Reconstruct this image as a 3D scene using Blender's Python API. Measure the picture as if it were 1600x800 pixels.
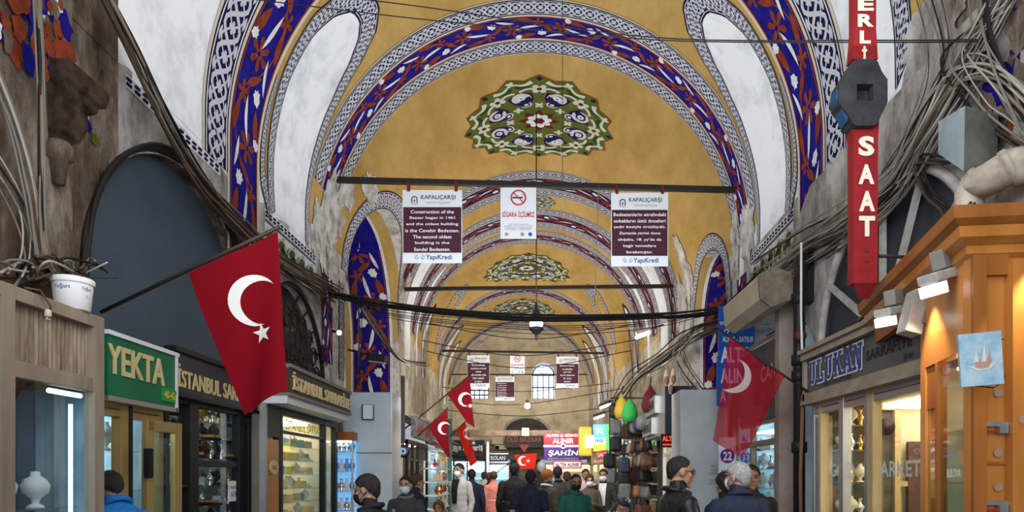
import bpy, bmesh, math, random
import numpy as np
from mathutils import Vector, Matrix, noise
random.seed(7)
SC = bpy.context.scene
COL = SC.collection
PI = math.pi
for o in list(bpy.data.objects): bpy.data.objects.remove(o)

# ------------------------------------------------------------------ camera, world, light, exposure
F, VX, VY, EYE = 1070.0, 838.0, 745.0, 1.6
cam = bpy.data.cameras.new('camera'); cam_o = bpy.data.objects.new('camera', cam); COL.objects.link(cam_o)
cam_o.location = (0, 0, EYE); cam_o.rotation_euler = (PI/2, 0, 0)
cam.sensor_width = 36; cam.lens = F/1600*36; cam.shift_x = (800-VX)/1600; cam.shift_y = (VY-400)/1600
cam.clip_start = .05; cam.clip_end = 200
SC.camera = cam_o
SC.view_settings.view_transform = 'Standard'; SC.view_settings.look = 'None'
SC.view_settings.gamma = 1; SC.view_settings.use_curve_mapping = False
SC.view_settings.exposure = 0.36
wd = bpy.data.worlds.new('World'); SC.world = wd; wd.use_nodes = True
wd.node_tree.nodes['Background'].inputs[0].default_value = (.80, .88, 1, 1)
wd.node_tree.nodes['Background'].inputs[1].default_value = .38

def area(name, loc, direction, sx, sy, watts, col=(1, .97, .92)):
    l = bpy.data.lights.new(name, 'AREA'); l.shape = 'RECTANGLE'; l.size = sx; l.size_y = sy; l.energy = watts; l.color = col
    o = bpy.data.objects.new(name, l); COL.objects.link(o); o.location = loc
    o.rotation_euler = Vector(direction).to_track_quat('-Z', 'Y').to_euler()
    return o
# unseen area fills, added: one behind the viewer, others washing vault and aisle
area('street_fill', (0, -1.5, 3.6), (0, 1, .10), 5, 4, 170, (.88, .94, 1))
for i, (y, w) in enumerate(((5.2, 44), (8.6, 52), (12.4, 58), (17, 66), (22, 66), (27, 46))):
    area('vault_fill', (-.02*max(0, y-16)*2, y, 4.35), (0, .12, 1), 4.6, 2.6, w, (.90, .96, 1) if y < 9 else (1, .97, .93))  # upward panels in mid-air, added to brighten the vault
for y, w in ((10.7, 100), (14.5, 90), (20, 100), (25, 90)):
    area('aisle_fill', (-.1-.03*max(0, y-16), y, 3.6), (0, 1, -.42), 3.4, 1.2, w, (1, .96, .90))  # added panels facing away from the camera, brightening the aisle
area('aisle_fill', (0, 3.0, 3.9), (0, 1, -.25), 3.6, 1.6, 80, (.95, .97, 1))

# ------------------------------------------------------------------ pixel helpers (a pixel of the photograph and a depth or a side plane give a point)
def P(px, py, y): return Vector(((px-VX)/F*y, y, EYE+(VY-py)/F*y))
def PX(px, py, x):
    y = x*F/(px-VX); return Vector((x, y, EYE+(VY-py)/F*y))
def DX(px, x): return x*F/(px-VX)
def ray_plane(px, py, p0, n):
    d = Vector(((px-VX)/F, 1, (VY-py)/F)); o = Vector((0, 0, EYE))
    return o+d*((Vector(p0)-o).dot(n)/d.dot(n))

# ------------------------------------------------------------------ materials
MATS = {}
def mat(name, col, rough=.6, metal=0, emit=0, ecol=None, alpha=1, trans=0, col2=None, scale=8, bump=0, spec=.22, nr=.62, detail=6, stretch=(1, 1, 1), lo=.35, hi=.65, col3=None, coat=0):
    if name in MATS: return MATS[name]
    m = bpy.data.materials.new(name); m.use_nodes = True
    nt = m.node_tree; b = nt.nodes['Principled BSDF']
    b.inputs['Base Color'].default_value = (*col, 1); b.inputs['Roughness'].default_value = rough
    b.inputs['Metallic'].default_value = metal; b.inputs['Specular IOR Level'].default_value = spec
    if coat: b.inputs['Coat Weight'].default_value = coat; b.inputs['Coat Roughness'].default_value = .15
    if emit:
        b.inputs['Emission Color'].default_value = (*(ecol or col), 1); b.inputs['Emission Strength'].default_value = emit
    if alpha < 1: b.inputs['Alpha'].default_value = alpha
    if trans: b.inputs['Transmission Weight'].default_value = trans
    if col2 is not None or bump:
        tc = nt.nodes.new('ShaderNodeTexCoord'); mp = nt.nodes.new('ShaderNodeMapping'); n = nt.nodes.new('ShaderNodeTexNoise')
        mp.inputs['Scale'].default_value = stretch
        nt.links.new(tc.outputs['Object'], mp.inputs['Vector']); nt.links.new(mp.outputs['Vector'], n.inputs['Vector'])
        n.inputs['Scale'].default_value = scale; n.inputs['Detail'].default_value = detail; n.inputs['Roughness'].default_value = nr
        if col2 is not None:
            r = nt.nodes.new('ShaderNodeValToRGB'); e = r.color_ramp.elements
            e[0].position = lo; e[1].position = hi
            e[0].color = (*col, 1); e[1].color = (*col2, 1)
            if col3 is not None:
                x = e.new((lo+hi)/2); x.color = (*col3, 1)
            nt.links.new(n.outputs['Fac'], r.inputs['Fac']); nt.links.new(r.outputs['Color'], b.inputs['Base Color'])
        if bump:
            bp = nt.nodes.new('ShaderNodeBump'); bp.inputs['Strength'].default_value = bump; bp.inputs['Distance'].default_value = .02
            nt.links.new(n.outputs['Fac'], bp.inputs['Height']); nt.links.new(bp.outputs['Normal'], b.inputs['Normal'])
    MATS[name] = m; return m

def glass(name, col, alpha=.15, rough=.02):
    if name in MATS: return MATS[name]
    m = bpy.data.materials.new(name); m.use_nodes = True; nt = m.node_tree
    for n in list(nt.nodes):
        if n.type != 'OUTPUT_MATERIAL': nt.nodes.remove(n)
    out = [n for n in nt.nodes if n.type == 'OUTPUT_MATERIAL'][0]
    tr = nt.nodes.new('ShaderNodeBsdfTransparent'); tr.inputs[0].default_value = (*col, 1)
    gl = nt.nodes.new('ShaderNodeBsdfGlossy'); gl.inputs['Roughness'].default_value = rough
    fr = nt.nodes.new('ShaderNodeFresnel'); fr.inputs['IOR'].default_value = 1.5
    ad = nt.nodes.new('ShaderNodeMath'); ad.operation = 'ADD'; ad.inputs[1].default_value = alpha
    mx = nt.nodes.new('ShaderNodeMixShader')
    ge = nt.nodes.new('ShaderNodeNewGeometry'); fb = nt.nodes.new('ShaderNodeMath'); fb.operation = 'SUBTRACT'; fb.inputs[0].default_value = 1
    mu = nt.nodes.new('ShaderNodeMath'); mu.operation = 'MULTIPLY'      # the rear face of a pane lets everything through
    nt.links.new(ge.outputs['Backfacing'], fb.inputs[1]); nt.links.new(fr.outputs[0], ad.inputs[0]); nt.links.new(ad.outputs[0], mu.inputs[0]); nt.links.new(fb.outputs[0], mu.inputs[1]); nt.links.new(mu.outputs[0], mx.inputs[0])
    nt.links.new(tr.outputs[0], mx.inputs[1]); nt.links.new(gl.outputs[0], mx.inputs[2]); nt.links.new(mx.outputs[0], out.inputs[0])
    MATS[name] = m; return m

def cloth(name, col, transp=.0, tl=.35):
    if name in MATS: return MATS[name]
    m = bpy.data.materials.new(name); m.use_nodes = True; nt = m.node_tree
    for n in list(nt.nodes):
        if n.type != 'OUTPUT_MATERIAL': nt.nodes.remove(n)
    out = [n for n in nt.nodes if n.type == 'OUTPUT_MATERIAL'][0]
    df = nt.nodes.new('ShaderNodeBsdfDiffuse'); df.inputs[0].default_value = (*col, 1)
    tl_ = nt.nodes.new('ShaderNodeBsdfTranslucent'); tl_.inputs[0].default_value = (*col, 1)
    mx = nt.nodes.new('ShaderNodeMixShader'); mx.inputs[0].default_value = tl
    nt.links.new(df.outputs[0], mx.inputs[1]); nt.links.new(tl_.outputs[0], mx.inputs[2])
    last = mx
    if transp:
        tp = nt.nodes.new('ShaderNodeBsdfTransparent'); tp.inputs[0].default_value = (*[c*.45+.55 for c in col], 1)
        m2 = nt.nodes.new('ShaderNodeMixShader'); m2.inputs[0].default_value = transp
        nt.links.new(mx.outputs[0], m2.inputs[1]); nt.links.new(tp.outputs[0], m2.inputs[2]); last = m2
    nt.links.new(last.outputs[0], out.inputs[0])
    MATS[name] = m; return m

# ------------------------------------------------------------------ mesh builder
class MB:
    def __init__(s): s.v = []; s.f = []; s.m = []; s.mats = []; s.sm = []
    def mi(s, m):
        if m not in s.mats: s.mats.append(m)
        return s.mats.index(m)
    def add(s, vs, fs, m, smooth=False):
        b = len(s.v); s.v += [tuple(v) for v in vs]; k = s.mi(m)
        for f in fs: s.f.append(tuple(b+i for i in f)); s.m.append(k); s.sm.append(smooth)
        return s
    def box(s, c, d, m, R=None):
        x, y, z = d[0]/2, d[1]/2, d[2]/2
        vs = [Vector((i*x, j*y, k*z)) for i in (-1, 1) for j in (-1, 1) for k in (-1, 1)]
        c = Vector(c)
        vs = [(R @ v if R else v)+c for v in vs]
        return s.add(vs, [(0, 1, 3, 2), (4, 6, 7, 5), (0, 4, 5, 1), (2, 3, 7, 6), (0, 2, 6, 4), (1, 5, 7, 3)], m)
    def bx(s, a, b, m):
        a, b = Vector(a), Vector(b); return s.box((a+b)/2, [abs(q) for q in (b-a)], m)
    def bevbox(s, c, d, m, bev=.01, R=None):
        bm = bmesh.new(); bmesh.ops.create_cube(bm, size=1)
        bmesh.ops.scale(bm, vec=d, verts=bm.verts)
        bmesh.ops.bevel(bm, geom=list(bm.edges), offset=min(bev, min(d)*.45), segments=2, profile=.6, affect='EDGES')
        if R: bmesh.ops.transform(bm, matrix=R.to_4x4(), verts=bm.verts)
        bmesh.ops.translate(bm, vec=c, verts=bm.verts)
        bm.verts.index_update()
        s.add([v.co.copy() for v in bm.verts], [[v.index for v in f.verts] for f in bm.faces], m); bm.free(); return s
    def prism(s, poly, ext, m, smooth=False):
        n = len(poly); e = Vector(ext); vs = [Vector(p) for p in poly]; vs += [v+e for v in vs]
        fs = [tuple(range(n-1, -1, -1)), tuple(range(n, 2*n))]+[(i, (i+1) % n, n+(i+1) % n, n+i) for i in range(n)]
        return s.add(vs, fs, m, smooth)
    def tube(s, pts, r, m, n=8, cap=True, smooth=True):
        pts = [Vector(p) for p in pts]; k = len(pts); rs = r if isinstance(r, (list, tuple)) else [r]*k
        up = None; vs = []
        for i in range(k):
            t = (pts[min(i+1, k-1)]-pts[max(i-1, 0)])
            t = t.normalized() if t.length > 1e-9 else Vector((0, 0, 1))
            if up is None: up = t.orthogonal().normalized()
            up = (up-t*up.dot(t)); up = up.normalized() if up.length > 1e-6 else t.orthogonal().normalized()
            w = t.cross(up)
            for j in range(n):
                a = 2*PI*j/n; vs.append(pts[i]+(up*math.cos(a)+w*math.sin(a))*rs[i])
        fs = [(i*n+j, i*n+(j+1) % n, (i+1)*n+(j+1) % n, (i+1)*n+j) for i in range(k-1) for j in range(n)]
        if cap: fs += [tuple(range(n-1, -1, -1)), tuple((k-1)*n+j for j in range(n))]
        return s.add(vs, fs, m, smooth)
    def lathe(s, prof, c, m, n=20, axis=(0, 0, 1), smooth=True, cap=True):
        ax = Vector(axis).normalized(); u = ax.orthogonal().normalized(); w = ax.cross(u); c = Vector(c); vs = []
        for r, h in prof:
            for j in range(n):
                a = 2*PI*j/n; vs.append(c+ax*h+(u*math.cos(a)+w*math.sin(a))*r)
        k = len(prof)
        fs = [(i*n+j, i*n+(j+1) % n, (i+1)*n+(j+1) % n, (i+1)*n+j) for i in range(k-1) for j in range(n)]
        if cap: fs += [tuple(range(n-1, -1, -1)), tuple((k-1)*n+j for j in range(n))]
        return s.add(vs, fs, m, smooth)
    def ell(s, c, r, m, R=None, nu=12, nv=8):
        c = Vector(c); vs = [Vector((0, 0, -1))]
        for i in range(1, nv):
            e = -PI/2+PI*i/nv
            for j in range(nu):
                a = 2*PI*j/nu; vs.append(Vector((math.cos(e)*math.cos(a), math.cos(e)*math.sin(a), math.sin(e))))
        vs.append(Vector((0, 0, 1)))
        vs = [Vector((v.x*r[0], v.y*r[1], v.z*r[2])) for v in vs]
        vs = [(R @ v if R else v)+c for v in vs]
        fs = [(0, 1+(j+1) % nu, 1+j) for j in range(nu)]
        for i in range(nv-2):
            for j in range(nu): fs.append((1+i*nu+j, 1+i*nu+(j+1) % nu, 1+(i+1)*nu+(j+1) % nu, 1+(i+1)*nu+j))
        L = len(vs)-1; fs += [(L, 1+(nv-2)*nu+j, 1+(nv-2)*nu+(j+1) % nu) for j in range(nu)]
        return s.add(vs, fs, m, True)
    def grid(s, f, nu, nv, m, smooth=True):
        vs = [f(i/nu, j/nv) for i in range(nu+1) for j in range(nv+1)]
        fs = [(i*(nv+1)+j, (i+1)*(nv+1)+j, (i+1)*(nv+1)+j+1, i*(nv+1)+j+1) for i in range(nu) for j in range(nv)]
        return s.add(vs, fs, m, smooth)
    def build(s, name, parent=None, mods=None):
        me = bpy.data.meshes.new(name); off = parent.location if parent else Vector((0, 0, 0))
        if parent and parent.parent: off = off+parent.parent.location
        me.from_pydata([(v[0]-off[0], v[1]-off[1], v[2]-off[2]) for v in s.v], [], s.f)
        for m in s.mats: me.materials.append(m)
        me.polygons.foreach_set('material_index', s.m); me.polygons.foreach_set('use_smooth', s.sm); me.update()
        o = bpy.data.objects.new(name, me); COL.objects.link(o)
        if parent: o.parent = parent
        return o

def tag(o, label, cat, group=None, kind=None):
    o['label'] = label; o['category'] = cat
    if group: o['group'] = group
    if kind: o['kind'] = kind
    return o
def thing(name, label, cat, loc=(0, 0, 0), group=None):
    o = bpy.data.objects.new(name, None); COL.objects.link(o); o.location = Vector(loc); o.empty_display_size = .1
    return tag(o, label, cat, group)
def struct(o): o['kind'] = 'structure'; return o
def copy_thing(root, loc, label=None, group=None, rz=None):
    r = root.copy(); COL.objects.link(r); r.location = Vector(loc)
    if rz is not None: r.rotation_euler = (0, 0, rz)
    if label: r['label'] = label
    if group: r['group'] = group
    for ch in list(root.children):
        c = ch.copy(); COL.objects.link(c); c.parent = r
        for g in ch.children:
            d = g.copy(); COL.objects.link(d); d.parent = c
    return r

# lettering: text turned into mesh, fitted to a width and height inside a sign's own frame (origin, right, up)
_TX = {}
def text_geo(s, bold=0.0, shear=0.0, ext=0.0):
    k = (s, bold, shear, ext)
    if k in _TX: return _TX[k]
    c = bpy.data.curves.new('t', 'FONT'); c.body = s; c.size = 1; c.offset = bold; c.shear = shear; c.space_character = 1.0+bold*2.2; c.resolution_u = 3; c.extrude = ext
    o = bpy.data.objects.new('t', c); COL.objects.link(o)
    bpy.context.view_layer.update()
    me = bpy.data.meshes.new_from_object(o.evaluated_get(bpy.context.evaluated_depsgraph_get()))
    vs = [v.co.copy() for v in me.vertices]; fs = [tuple(p.vertices) for p in me.polygons]
    bpy.data.objects.remove(o); bpy.data.curves.remove(c); bpy.data.meshes.remove(me)
    _TX[k] = (vs, fs); return _TX[k]
class Frame:
    def __init__(s, o, r, u): s.o = Vector(o); s.r = Vector(r).normalized(); s.u = Vector(u).normalized(); s.n = s.r.cross(s.u)
    def p(s, x, y, z=0): return s.o+s.r*x+s.u*y+s.n*z
    def box(s, mb, x0, y0, x1, y1, z0, z1, m):
        vs = [s.p(x, y, z) for x in (x0, x1) for y in (y0, y1) for z in (z0, z1)]
        return mb.add(vs, [(0, 1, 3, 2), (4, 6, 7, 5), (0, 4, 5, 1), (2, 3, 7, 6), (0, 2, 6, 4), (1, 5, 7, 3)], m)
    def text(s, mb, t, x, y, w, h, m, z=.004, bold=.0, shear=0, ext=.0, align='c', rot=0):
        vs, fs = text_geo(t, bold, shear, ext/max(h, .01) if ext else 0)
        if not vs: return
        xs = [v.x for v in vs]; ys = [v.y for v in vs]; x0, x1, y0, y1 = min(xs), max(xs), min(ys), max(ys)
        sy = h/(y1-y0); sx = (w/(x1-x0)) if w else sy
        W = (x1-x0)*sx; ax = {'c': -W/2, 'l': 0, 'r': -W}[align]
        out = []
        for v in vs:
            lx, ly = (v.x-x0)*sx+ax, (v.y-y0)*sy-h/2
            out.append(s.p(x+lx*math.cos(rot)-ly*math.sin(rot), y+lx*math.sin(rot)+ly*math.cos(rot), z+v.z*sy))
        mb.add(out, fs, m)
    def disc(s, mb, x, y, r, m, z=.004, n=24, r2=0):
        a = [2*PI*i/n for i in range(n)]
        if r2:
            vs = [s.p(x+r*math.cos(t), y+r*math.sin(t), z) for t in a]+[s.p(x+r2*math.cos(t), y+r2*math.sin(t), z) for t in a]
            mb.add(vs, [(i, (i+1) % n, n+(i+1) % n, n+i) for i in range(n)], m)
        else: mb.add([s.p(x+r*math.cos(t), y+r*math.sin(t), z) for t in a], [tuple(range(n))], m)
    def rect(s, mb, x0, y0, x1, y1, m, z=.003): mb.add([s.p(x0, y0, z), s.p(x1, y0, z), s.p(x1, y1, z), s.p(x0, y1, z)], [(0, 1, 2, 3)], m)
LEFT = lambda y, z, x: Frame((x, y, z), (0, 1, 0), (0, 0, 1))
RIGHT = lambda y, z, x: Frame((x, y, z), (0, -1, 0), (0, 0, 1))
FRONT = lambda x, z, y: Frame((x, y, z), (1, 0, 0), (0, 0, 1))

# ================================================================== THE STREET'S SHELL: vault, walls, floor, end wall
R, ZS = 3.0, 5.0
TOT = PI*R
_CD = [0, 7, 11, 16, 21, 26, 32]; _CX = [-.1, -.1, 0, 0, -.3, -.55, -.75]
def cx(d): return float(np.interp(d, _CD, _CX))
def S(d, t, off=0.0):
    """point on the vault/wall: d along the street, t arc length from the left springing (negative = left wall, > TOT = right wall)"""
    c = cx(d)
    if t <= 0: return Vector((c-R+off, d, ZS+t))
    if t >= TOT: return Vector((c+R-off, d, ZS-(t-TOT)))
    a = PI-t/R
    return Vector((c+(R-off)*math.cos(a), d, ZS+(R-off)*math.sin(a)))

ochre = mat('ochre_plaster', (.37, .22, .06), .85, col2=(.56, .38, .145), col3=(.47, .30, .095), scale=1.5, stretch=(1, .35, 1), detail=12, nr=.7, lo=.3, hi=.7, spec=.06)
white = mat('white_plaster', (.50, .54, .58), .8, col2=(.84, .86, .88), scale=2.0, detail=12, nr=.68, lo=.25, hi=.52, bump=.15, spec=.08)
dirty = mat('stained_plaster', (.10, .085, .07), .9, col2=(.56, .55, .53), col3=(.33, .31, .29), scale=2.4, stretch=(1, 1, .55), detail=12, nr=.74, lo=.34, hi=.62, bump=.6, spec=.06)
brown = mat('sooty_plaster', (.020, .014, .010), .9, col2=(.34, .29, .24), col3=(.13, .095, .07), scale=2.6, stretch=(1, 1, .4), detail=12, nr=.76, lo=.33, hi=.66, bump=1, spec=.06)
beige = mat('beige_plaster', (.19, .15, .11), .9, col2=(.66, .61, .51), col3=(.46, .40, .30), scale=2.2, detail=12, nr=.72, lo=.3, hi=.66, bump=.4, spec=.06)
patch = mat('bare_plaster_patch', (.17, .15, .13), .9, col2=(.70, .69, .67), col3=(.46, .44, .41), scale=4, detail=12, nr=.74, lo=.33, hi=.62, bump=.6, spec=.06)
navy = mat('navy_paint', (.010, .011, .060), .7, spec=.04)
blue = mat('ultramarine_paint', (.008, .007, .15), .7, col2=(.018, .014, .24), scale=6, spec=.04)
plum = mat('plum_paint', (.022, .008, .050), .7, col2=(.04, .014, .085), scale=6, spec=.04)
rust = mat('rust_paint', (.17, .030, .013), .7, col2=(.27, .056, .026), scale=9, spec=.04)
bone = mat('bone_paint', (.58, .58, .58), .7, col2=(.78, .78, .79), scale=9, spec=.04)
pearl = mat('pale_grey_paint', (.54, .55, .60), .7, spec=.04)
cream = mat('cream_paint', (.62, .53, .44), .7, spec=.04)
darkline = mat('dark_line_paint', (.02, .014, .03), .7, spec=.04)
green = mat('olive_paint', (.075, .10, .014), .7, col2=(.11, .145, .026), scale=8, spec=.04)
dgreen = mat('dark_olive_paint', (.035, .052, .010), .7, spec=.04)
mint = mat('pale_sage_paint', (.55, .59, .48), .7, spec=.04)
umber = mat('umber_paint', (.17, .085, .02), .7, spec=.04)
maroon = mat('maroon_paint', (.10, .018, .016), .7, spec=.04)

# openings in the side walls (from the street floor up to a curved head); value = arc length t of the head at depth d
def arc(d, c, a, z0, h, p=2.0):
    u = min(1, abs(d-c)/a)
    return z0+h*(max(0, 1-u**p))**(1/p)
OPEN_L = [(4.68, 7.40, lambda d: arc(d, 6.04, 1.36, 2.95, 1.36)-ZS),
          (7.52, 10.02, lambda d: arc(d, 8.77, 1.25, 2.74, 1.32)-ZS),
          (10.80, 14.90, lambda d: arc(d, 12.85, 2.05, 4.0, 2.50, 2.3)-ZS),
          (15.40, 29.60, lambda d: 3.02-ZS)]
OPEN_R = [(3.2, 6.78, lambda d: arc(d, 5.35, 2.15, 2.75, 1.35, 2.3)-ZS if d > 4.9 else arc(5.2, 5.35, 2.15, 2.75, 1.35, 2.3)-ZS),
          (7.15, 9.80, lambda d: 3.62-ZS),
          (10.74, 13.05, lambda d: arc(d, 11.90, 1.16, 4.1, 1.36, 2.3)-ZS),
          (13.4, 29.60, lambda d: 3.25-ZS)]
def head(openings, d, side):
    for a, b, f in openings:
        if a-1e-6 <= d <= b+1e-6 and not (side < 0 and abs(d-a) < 1e-5) and not (side > 0 and abs(d-b) < 1e-5): return f(min(max(d, a), b))
    return None
brk = sorted(set([round(x*.5, 2) for x in range(0, 63)]+[round(q, 3) for O in (OPEN_L, OPEN_R) for a, b, f in O for q in ([a, b]+[a+(b-a)*(.5-.5*math.cos(PI*k/56)) for k in range(57)] if b-a < 5 else [a, b])]))
vault = MB(); wl = MB(); wr = MB()
def zone_wall(d, t):
    z = ZS+(t if t <= 0 else TOT-t)
    if d < 5.08: return brown
    if z > 4.66 and d < 10.2: return white
    if d < 9.8: return dirty
    return beige if d > 15 else patch
for i in range(len(brk)-1):
    a, b = brk[i], brk[i+1]
    if b-a < 1e-4: continue
    hl = (head(OPEN_L, a, 1), head(OPEN_L, b, -1)); hr = (head(OPEN_R, a, 1), head(OPEN_R, b, -1))
    if None in hl: hl = (None, None)
    if None in hr: hr = (None, None)
    ta = [max(0, q) if q is not None else 0 for q in hl]; tb = [TOT-(max(0, q) if q is not None else 0) for q in hr]
    n = 56
    vs = [S((a, b)[k], ta[k]+(tb[k]-ta[k])*j/n) for k in (0, 1) for j in range(n+1)]
    for j in range(n):
        tm = (ta[0]+(tb[0]-ta[0])*(j+.5)/n); dm = (a+b)/2
        low = min(tm, TOT-tm)
        m = ochre
        if dm < 6.4 and low < 2.5: m = white
        elif dm > 28.6: m = beige
        vault.add([vs[j], vs[j+1], vs[n+1+j+1], vs[n+1+j]], [(0, 1, 2, 3)], m, True)
    for side, h, w in ((-1, hl, wl), (1, hr, wr)):
        lo = [(-ZS if q is None else q) for q in h]
        if min(lo) >= 0: continue
        lo = [min(0, q) for q in lo]
        nz = 10
        for j in range(nz):
            q = [[lo[k]*(1-(j+e)/nz) for e in (0, 1)] for k in (0, 1)]
            g = lambda d, t: S(d, t) if side < 0 else S(d, TOT-t)
            m = zone_wall((a+b)/2, (q[0][0]+q[0][1])/2)
            w.add([g(a, q[0][0]), g(b, q[1][0]), g(b, q[1][1]), g(a, q[0][1])], [(0, 1, 2, 3)], m, False)
# reveals of the openings
for side, O, w in ((-1, OPEN_L, wl), (1, OPEN_R, wr)):
    for (a, b, f) in O:
        cross = a in (10.80, 10.74)
        dep = 3.4 if cross else .32
        N = 56
        ds = [a+(b-a)*(.5-.5*math.cos(PI*k/N)) for k in range(N+1)]
        line = [(a, -ZS)]+[(d, f(d)) for d in ds]+[(b, -ZS)]
        pts = [(S(d, t) if side < 0 else S(d, TOT-t)) for d, t in line]
        for k in range(len(pts)-1):
            p, q = pts[k], pts[k+1]
            dm = (p.y+q.y)/2; zm = (p.z+q.z)/2
            if not cross:
                e = Vector((side*dep, 0, 0)); w.add([p, q, q+e, p+e], [(0, 1, 2, 3)], patch if dm > 7.2 else brown, False); continue
            xs = [0, .16, .40, .46, 1.25, 1.31, 1.6, 3.4]
            ms = [patch, ochre if zm > 4.6 and dm > 12 else patch, bone, blue, bone, ochre, patch]
            xe = [pts[k].x, pts[k+1].x]
            for j in range(len(xs)-1):
                base = cx(dm)+side*2.72
                # strips keep clear of the curved mouth of the arch
                A = [Vector((side*max(abs(base)+xs[j], abs(r_.x)), r_.y, r_.z)) for r_ in (p, q)] if j else [p, q]
                B = [Vector((side*max(abs(base)+xs[j+1], abs(p.x)), p.y, p.z)), Vector((side*max(abs(base)+xs[j+1], abs(q.x)), q.y, q.z))]
                w.add([A[0], A[1], B[1], B[0]], [(0, 1, 2, 3)], ms[j], False)
# back walls of the two crossing streets
wl.box((-6.4, 12.85, 3.2), (.1, 5, 7), beige); wr.box((6.4, 11.9, 3.2), (.1, 3, 7), beige)

# ------------------------------------------------------------------ painted ornament (thin paint skins on the vault)
def ribbon(mb, f, pts, w, m, off):
    n = len(pts); L = []; Rr = []
    for i in range(n):
        a, b = pts[max(0, i-1)], pts[min(n-1, i+1)]
        tx, ty = b[0]-a[0], b[1]-a[1]; l = math.hypot(tx, ty) or 1
        ww = w(i/(n-1)) if callable(w) else w
        nx, ny = -ty/l*ww/2, tx/l*ww/2
        L.append(f(pts[i][0]+nx, pts[i][1]+ny, off)); Rr.append(f(pts[i][0]-nx, pts[i][1]-ny, off))
    mb.add(L+Rr, [(i, i+1, n+i+1, n+i) for i in range(n-1)], m)
def blob(mb, f, pts, m, off): mb.add([f(x, y, off) for x, y in pts], [tuple(range(len(pts)))], m)
def leafpts(x, y, l, w, a, bend=0, n=7):
    out = []
    for sgn, rng in ((1, range(n)), (-1, range(n-1, -1, -1))):
        for i in rng:
            u = i/(n-1); px = (u-.5)*l; py = sgn*w/2*math.sin(PI*u)**.8+bend*(.25-(u-.5)**2)
            if sgn < 0 and i in (0, n-1): continue
            out.append((x+px*math.cos(a)-py*math.sin(a), y+px*math.sin(a)+py*math.cos(a)))
    return out
def petals(x, y, r, k, a0=0, inner=.35, n=4):
    out = []
    for i in range(k*n):
        u = i/n; fr = abs(math.sin(PI*u)); rr = r*(inner+(1-inner)*fr**.8)
        out.append((x+rr*math.cos(a0+2*PI*i/(k*n)), y+rr*math.sin(a0+2*PI*i/(k*n))))
    return out
TULIP = [(-.9, .25), (-.55, .75), (.1, .7), (.45, .95), (.6, .5), (1, .35), (.75, 0), (1, -.35), (.6, -.5), (.45, -.95), (.1, -.7), (-.55, -.75), (-.9, -.25), (-1.2, 0)]
def flower_band(mb, f, L, w, ground, simple=False, seed=0):
    """f(s, v, off): s metres along, v metres across (0..w)"""
    n = max(2, int(L/.09)); nv = 2
    mb.grid(lambda i, j: f(i*L, j*w, .006), n, nv, ground)
    per = w*1.45; k = max(1, round(L/per)); per = L/k; rnd = random.Random(seed)
    for i in range(k):
        s0 = i*per; fl = 1 if i % 2 == 0 else -1
        V = lambda v: w*(v if fl > 0 else 1-v)
        ribbon(mb, f, [(s0+per*q/10, w*(.5+.36*math.sin(2*PI*q/20+(0 if fl > 0 else PI)))) for q in range(11)], w*.035, rust, .009)
        blob(mb, f, petals(s0+per*.30, V(.42), w*.30, 6, .3*fl, .22), rust, .011)
        blob(mb, f, petals(s0+per*.82, V(.74), w*.20, 5, -.4*fl, .25), rust, .011)
        blob(mb, f, leafpts(s0+per*.58, V(.16), per*.42, w*.19, .25*fl), rust, .011)
        blob(mb, f, leafpts(s0+per*.55, V(.86), per*.40, w*.17, -.2*fl), rust, .011)
        blob(mb, f, leafpts(s0+per*.02, V(.5), per*.34, w*.15, .9*fl), rust, .011)
        blob(mb, f, leafpts(s0+per*.60, V(.50), per*.50, w*.10, .22*fl, .08*fl), bone, .014)
        blob(mb, f, leafpts(s0+per*.16, V(.80), per*.40, w*.09, -.30*fl, -.06*fl), bone, .014)
        c, sn = math.cos(.5*fl), math.sin(.5*fl); q = w*.135
        blob(mb, f, [(s0+per*.90+(x*c-y*sn)*q, V(.30)+(x*sn+y*c)*q) for x, y in TULIP], bone, .014)
        if not simple:
            blob(mb, f, [(s0+per*.42+(x*sn-y*c)*q*.8, V(.10)+(x*c+y*sn)*q*.8) for x, y in TULIP], bone, .014)
            blob(mb, f, petals(s0+per*.30, V(.40), w*.05, 5, 0, .8), blue, .014)
    for v in (.012, w-.012): ribbon(mb, f, [(L*q/n, v) for q in range(n+1)], .022, rust if not simple else darkline, .012)
def geo_band(mb, f, L, w, simple=False):
    n = max(2, int(L/.1)); mb.grid(lambda i, j: f(i*L, j*w, .006), n, 2, navy)
    per = w*1.25; k = max(1, round(L/per)); per = L/k; ns = k*10
    for ph, am in ((0, .33), (PI, .33)):
        ribbon(mb, f, [(L*q/ns, w*(.5+am*math.sin(2*PI*q/10+ph))) for q in range(ns+1)], w*.105, pearl, .010)
    if not simple:
        for ph in (PI/2, -PI/2):
            ribbon(mb, f, [(L*q/ns, w*(.5+.30*math.sin(2*PI*q/10+ph))) for q in range(ns+1)], w*.05, pearl, .012)
    for i in range(k):
        for h in (.25, .75):
            blob(mb, f, petals(per*(i+h), w*.5, w*.15, 4, PI/4, .4), pearl, .013)
        for h in (.5, 1.0):
            for v in (.14, .86):
                blob(mb, f, leafpts(per*(i+h), w*v, per*.26, w*.12, 0), pearl, .013)
    for v, m2 in ((w*.03, bone), (w*.97, bone)): ribbon(mb, f, [(L*q/n, v) for q in range(n+1)], w*.05, m2, .011)
    for v in (-.006, w+.006): ribbon(mb, f, [(L*q/n, v) for q in range(n+1)], .022, darkline, .012)
def ring(d0, t0, t1):           # band of constant depth: s runs along the arc, v along the street
    return lambda s, v, off: S(d0+v, t0+s, off)
def line_ring(d, t0, t1, w, m, off=.011):
    n = int((t1-t0)/.12)
    ribbon(vault, lambda s, v, o: S(v, s, o), [(t0+(t1-t0)*q/n, d) for q in range(n+1)], w, m, off)
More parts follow.
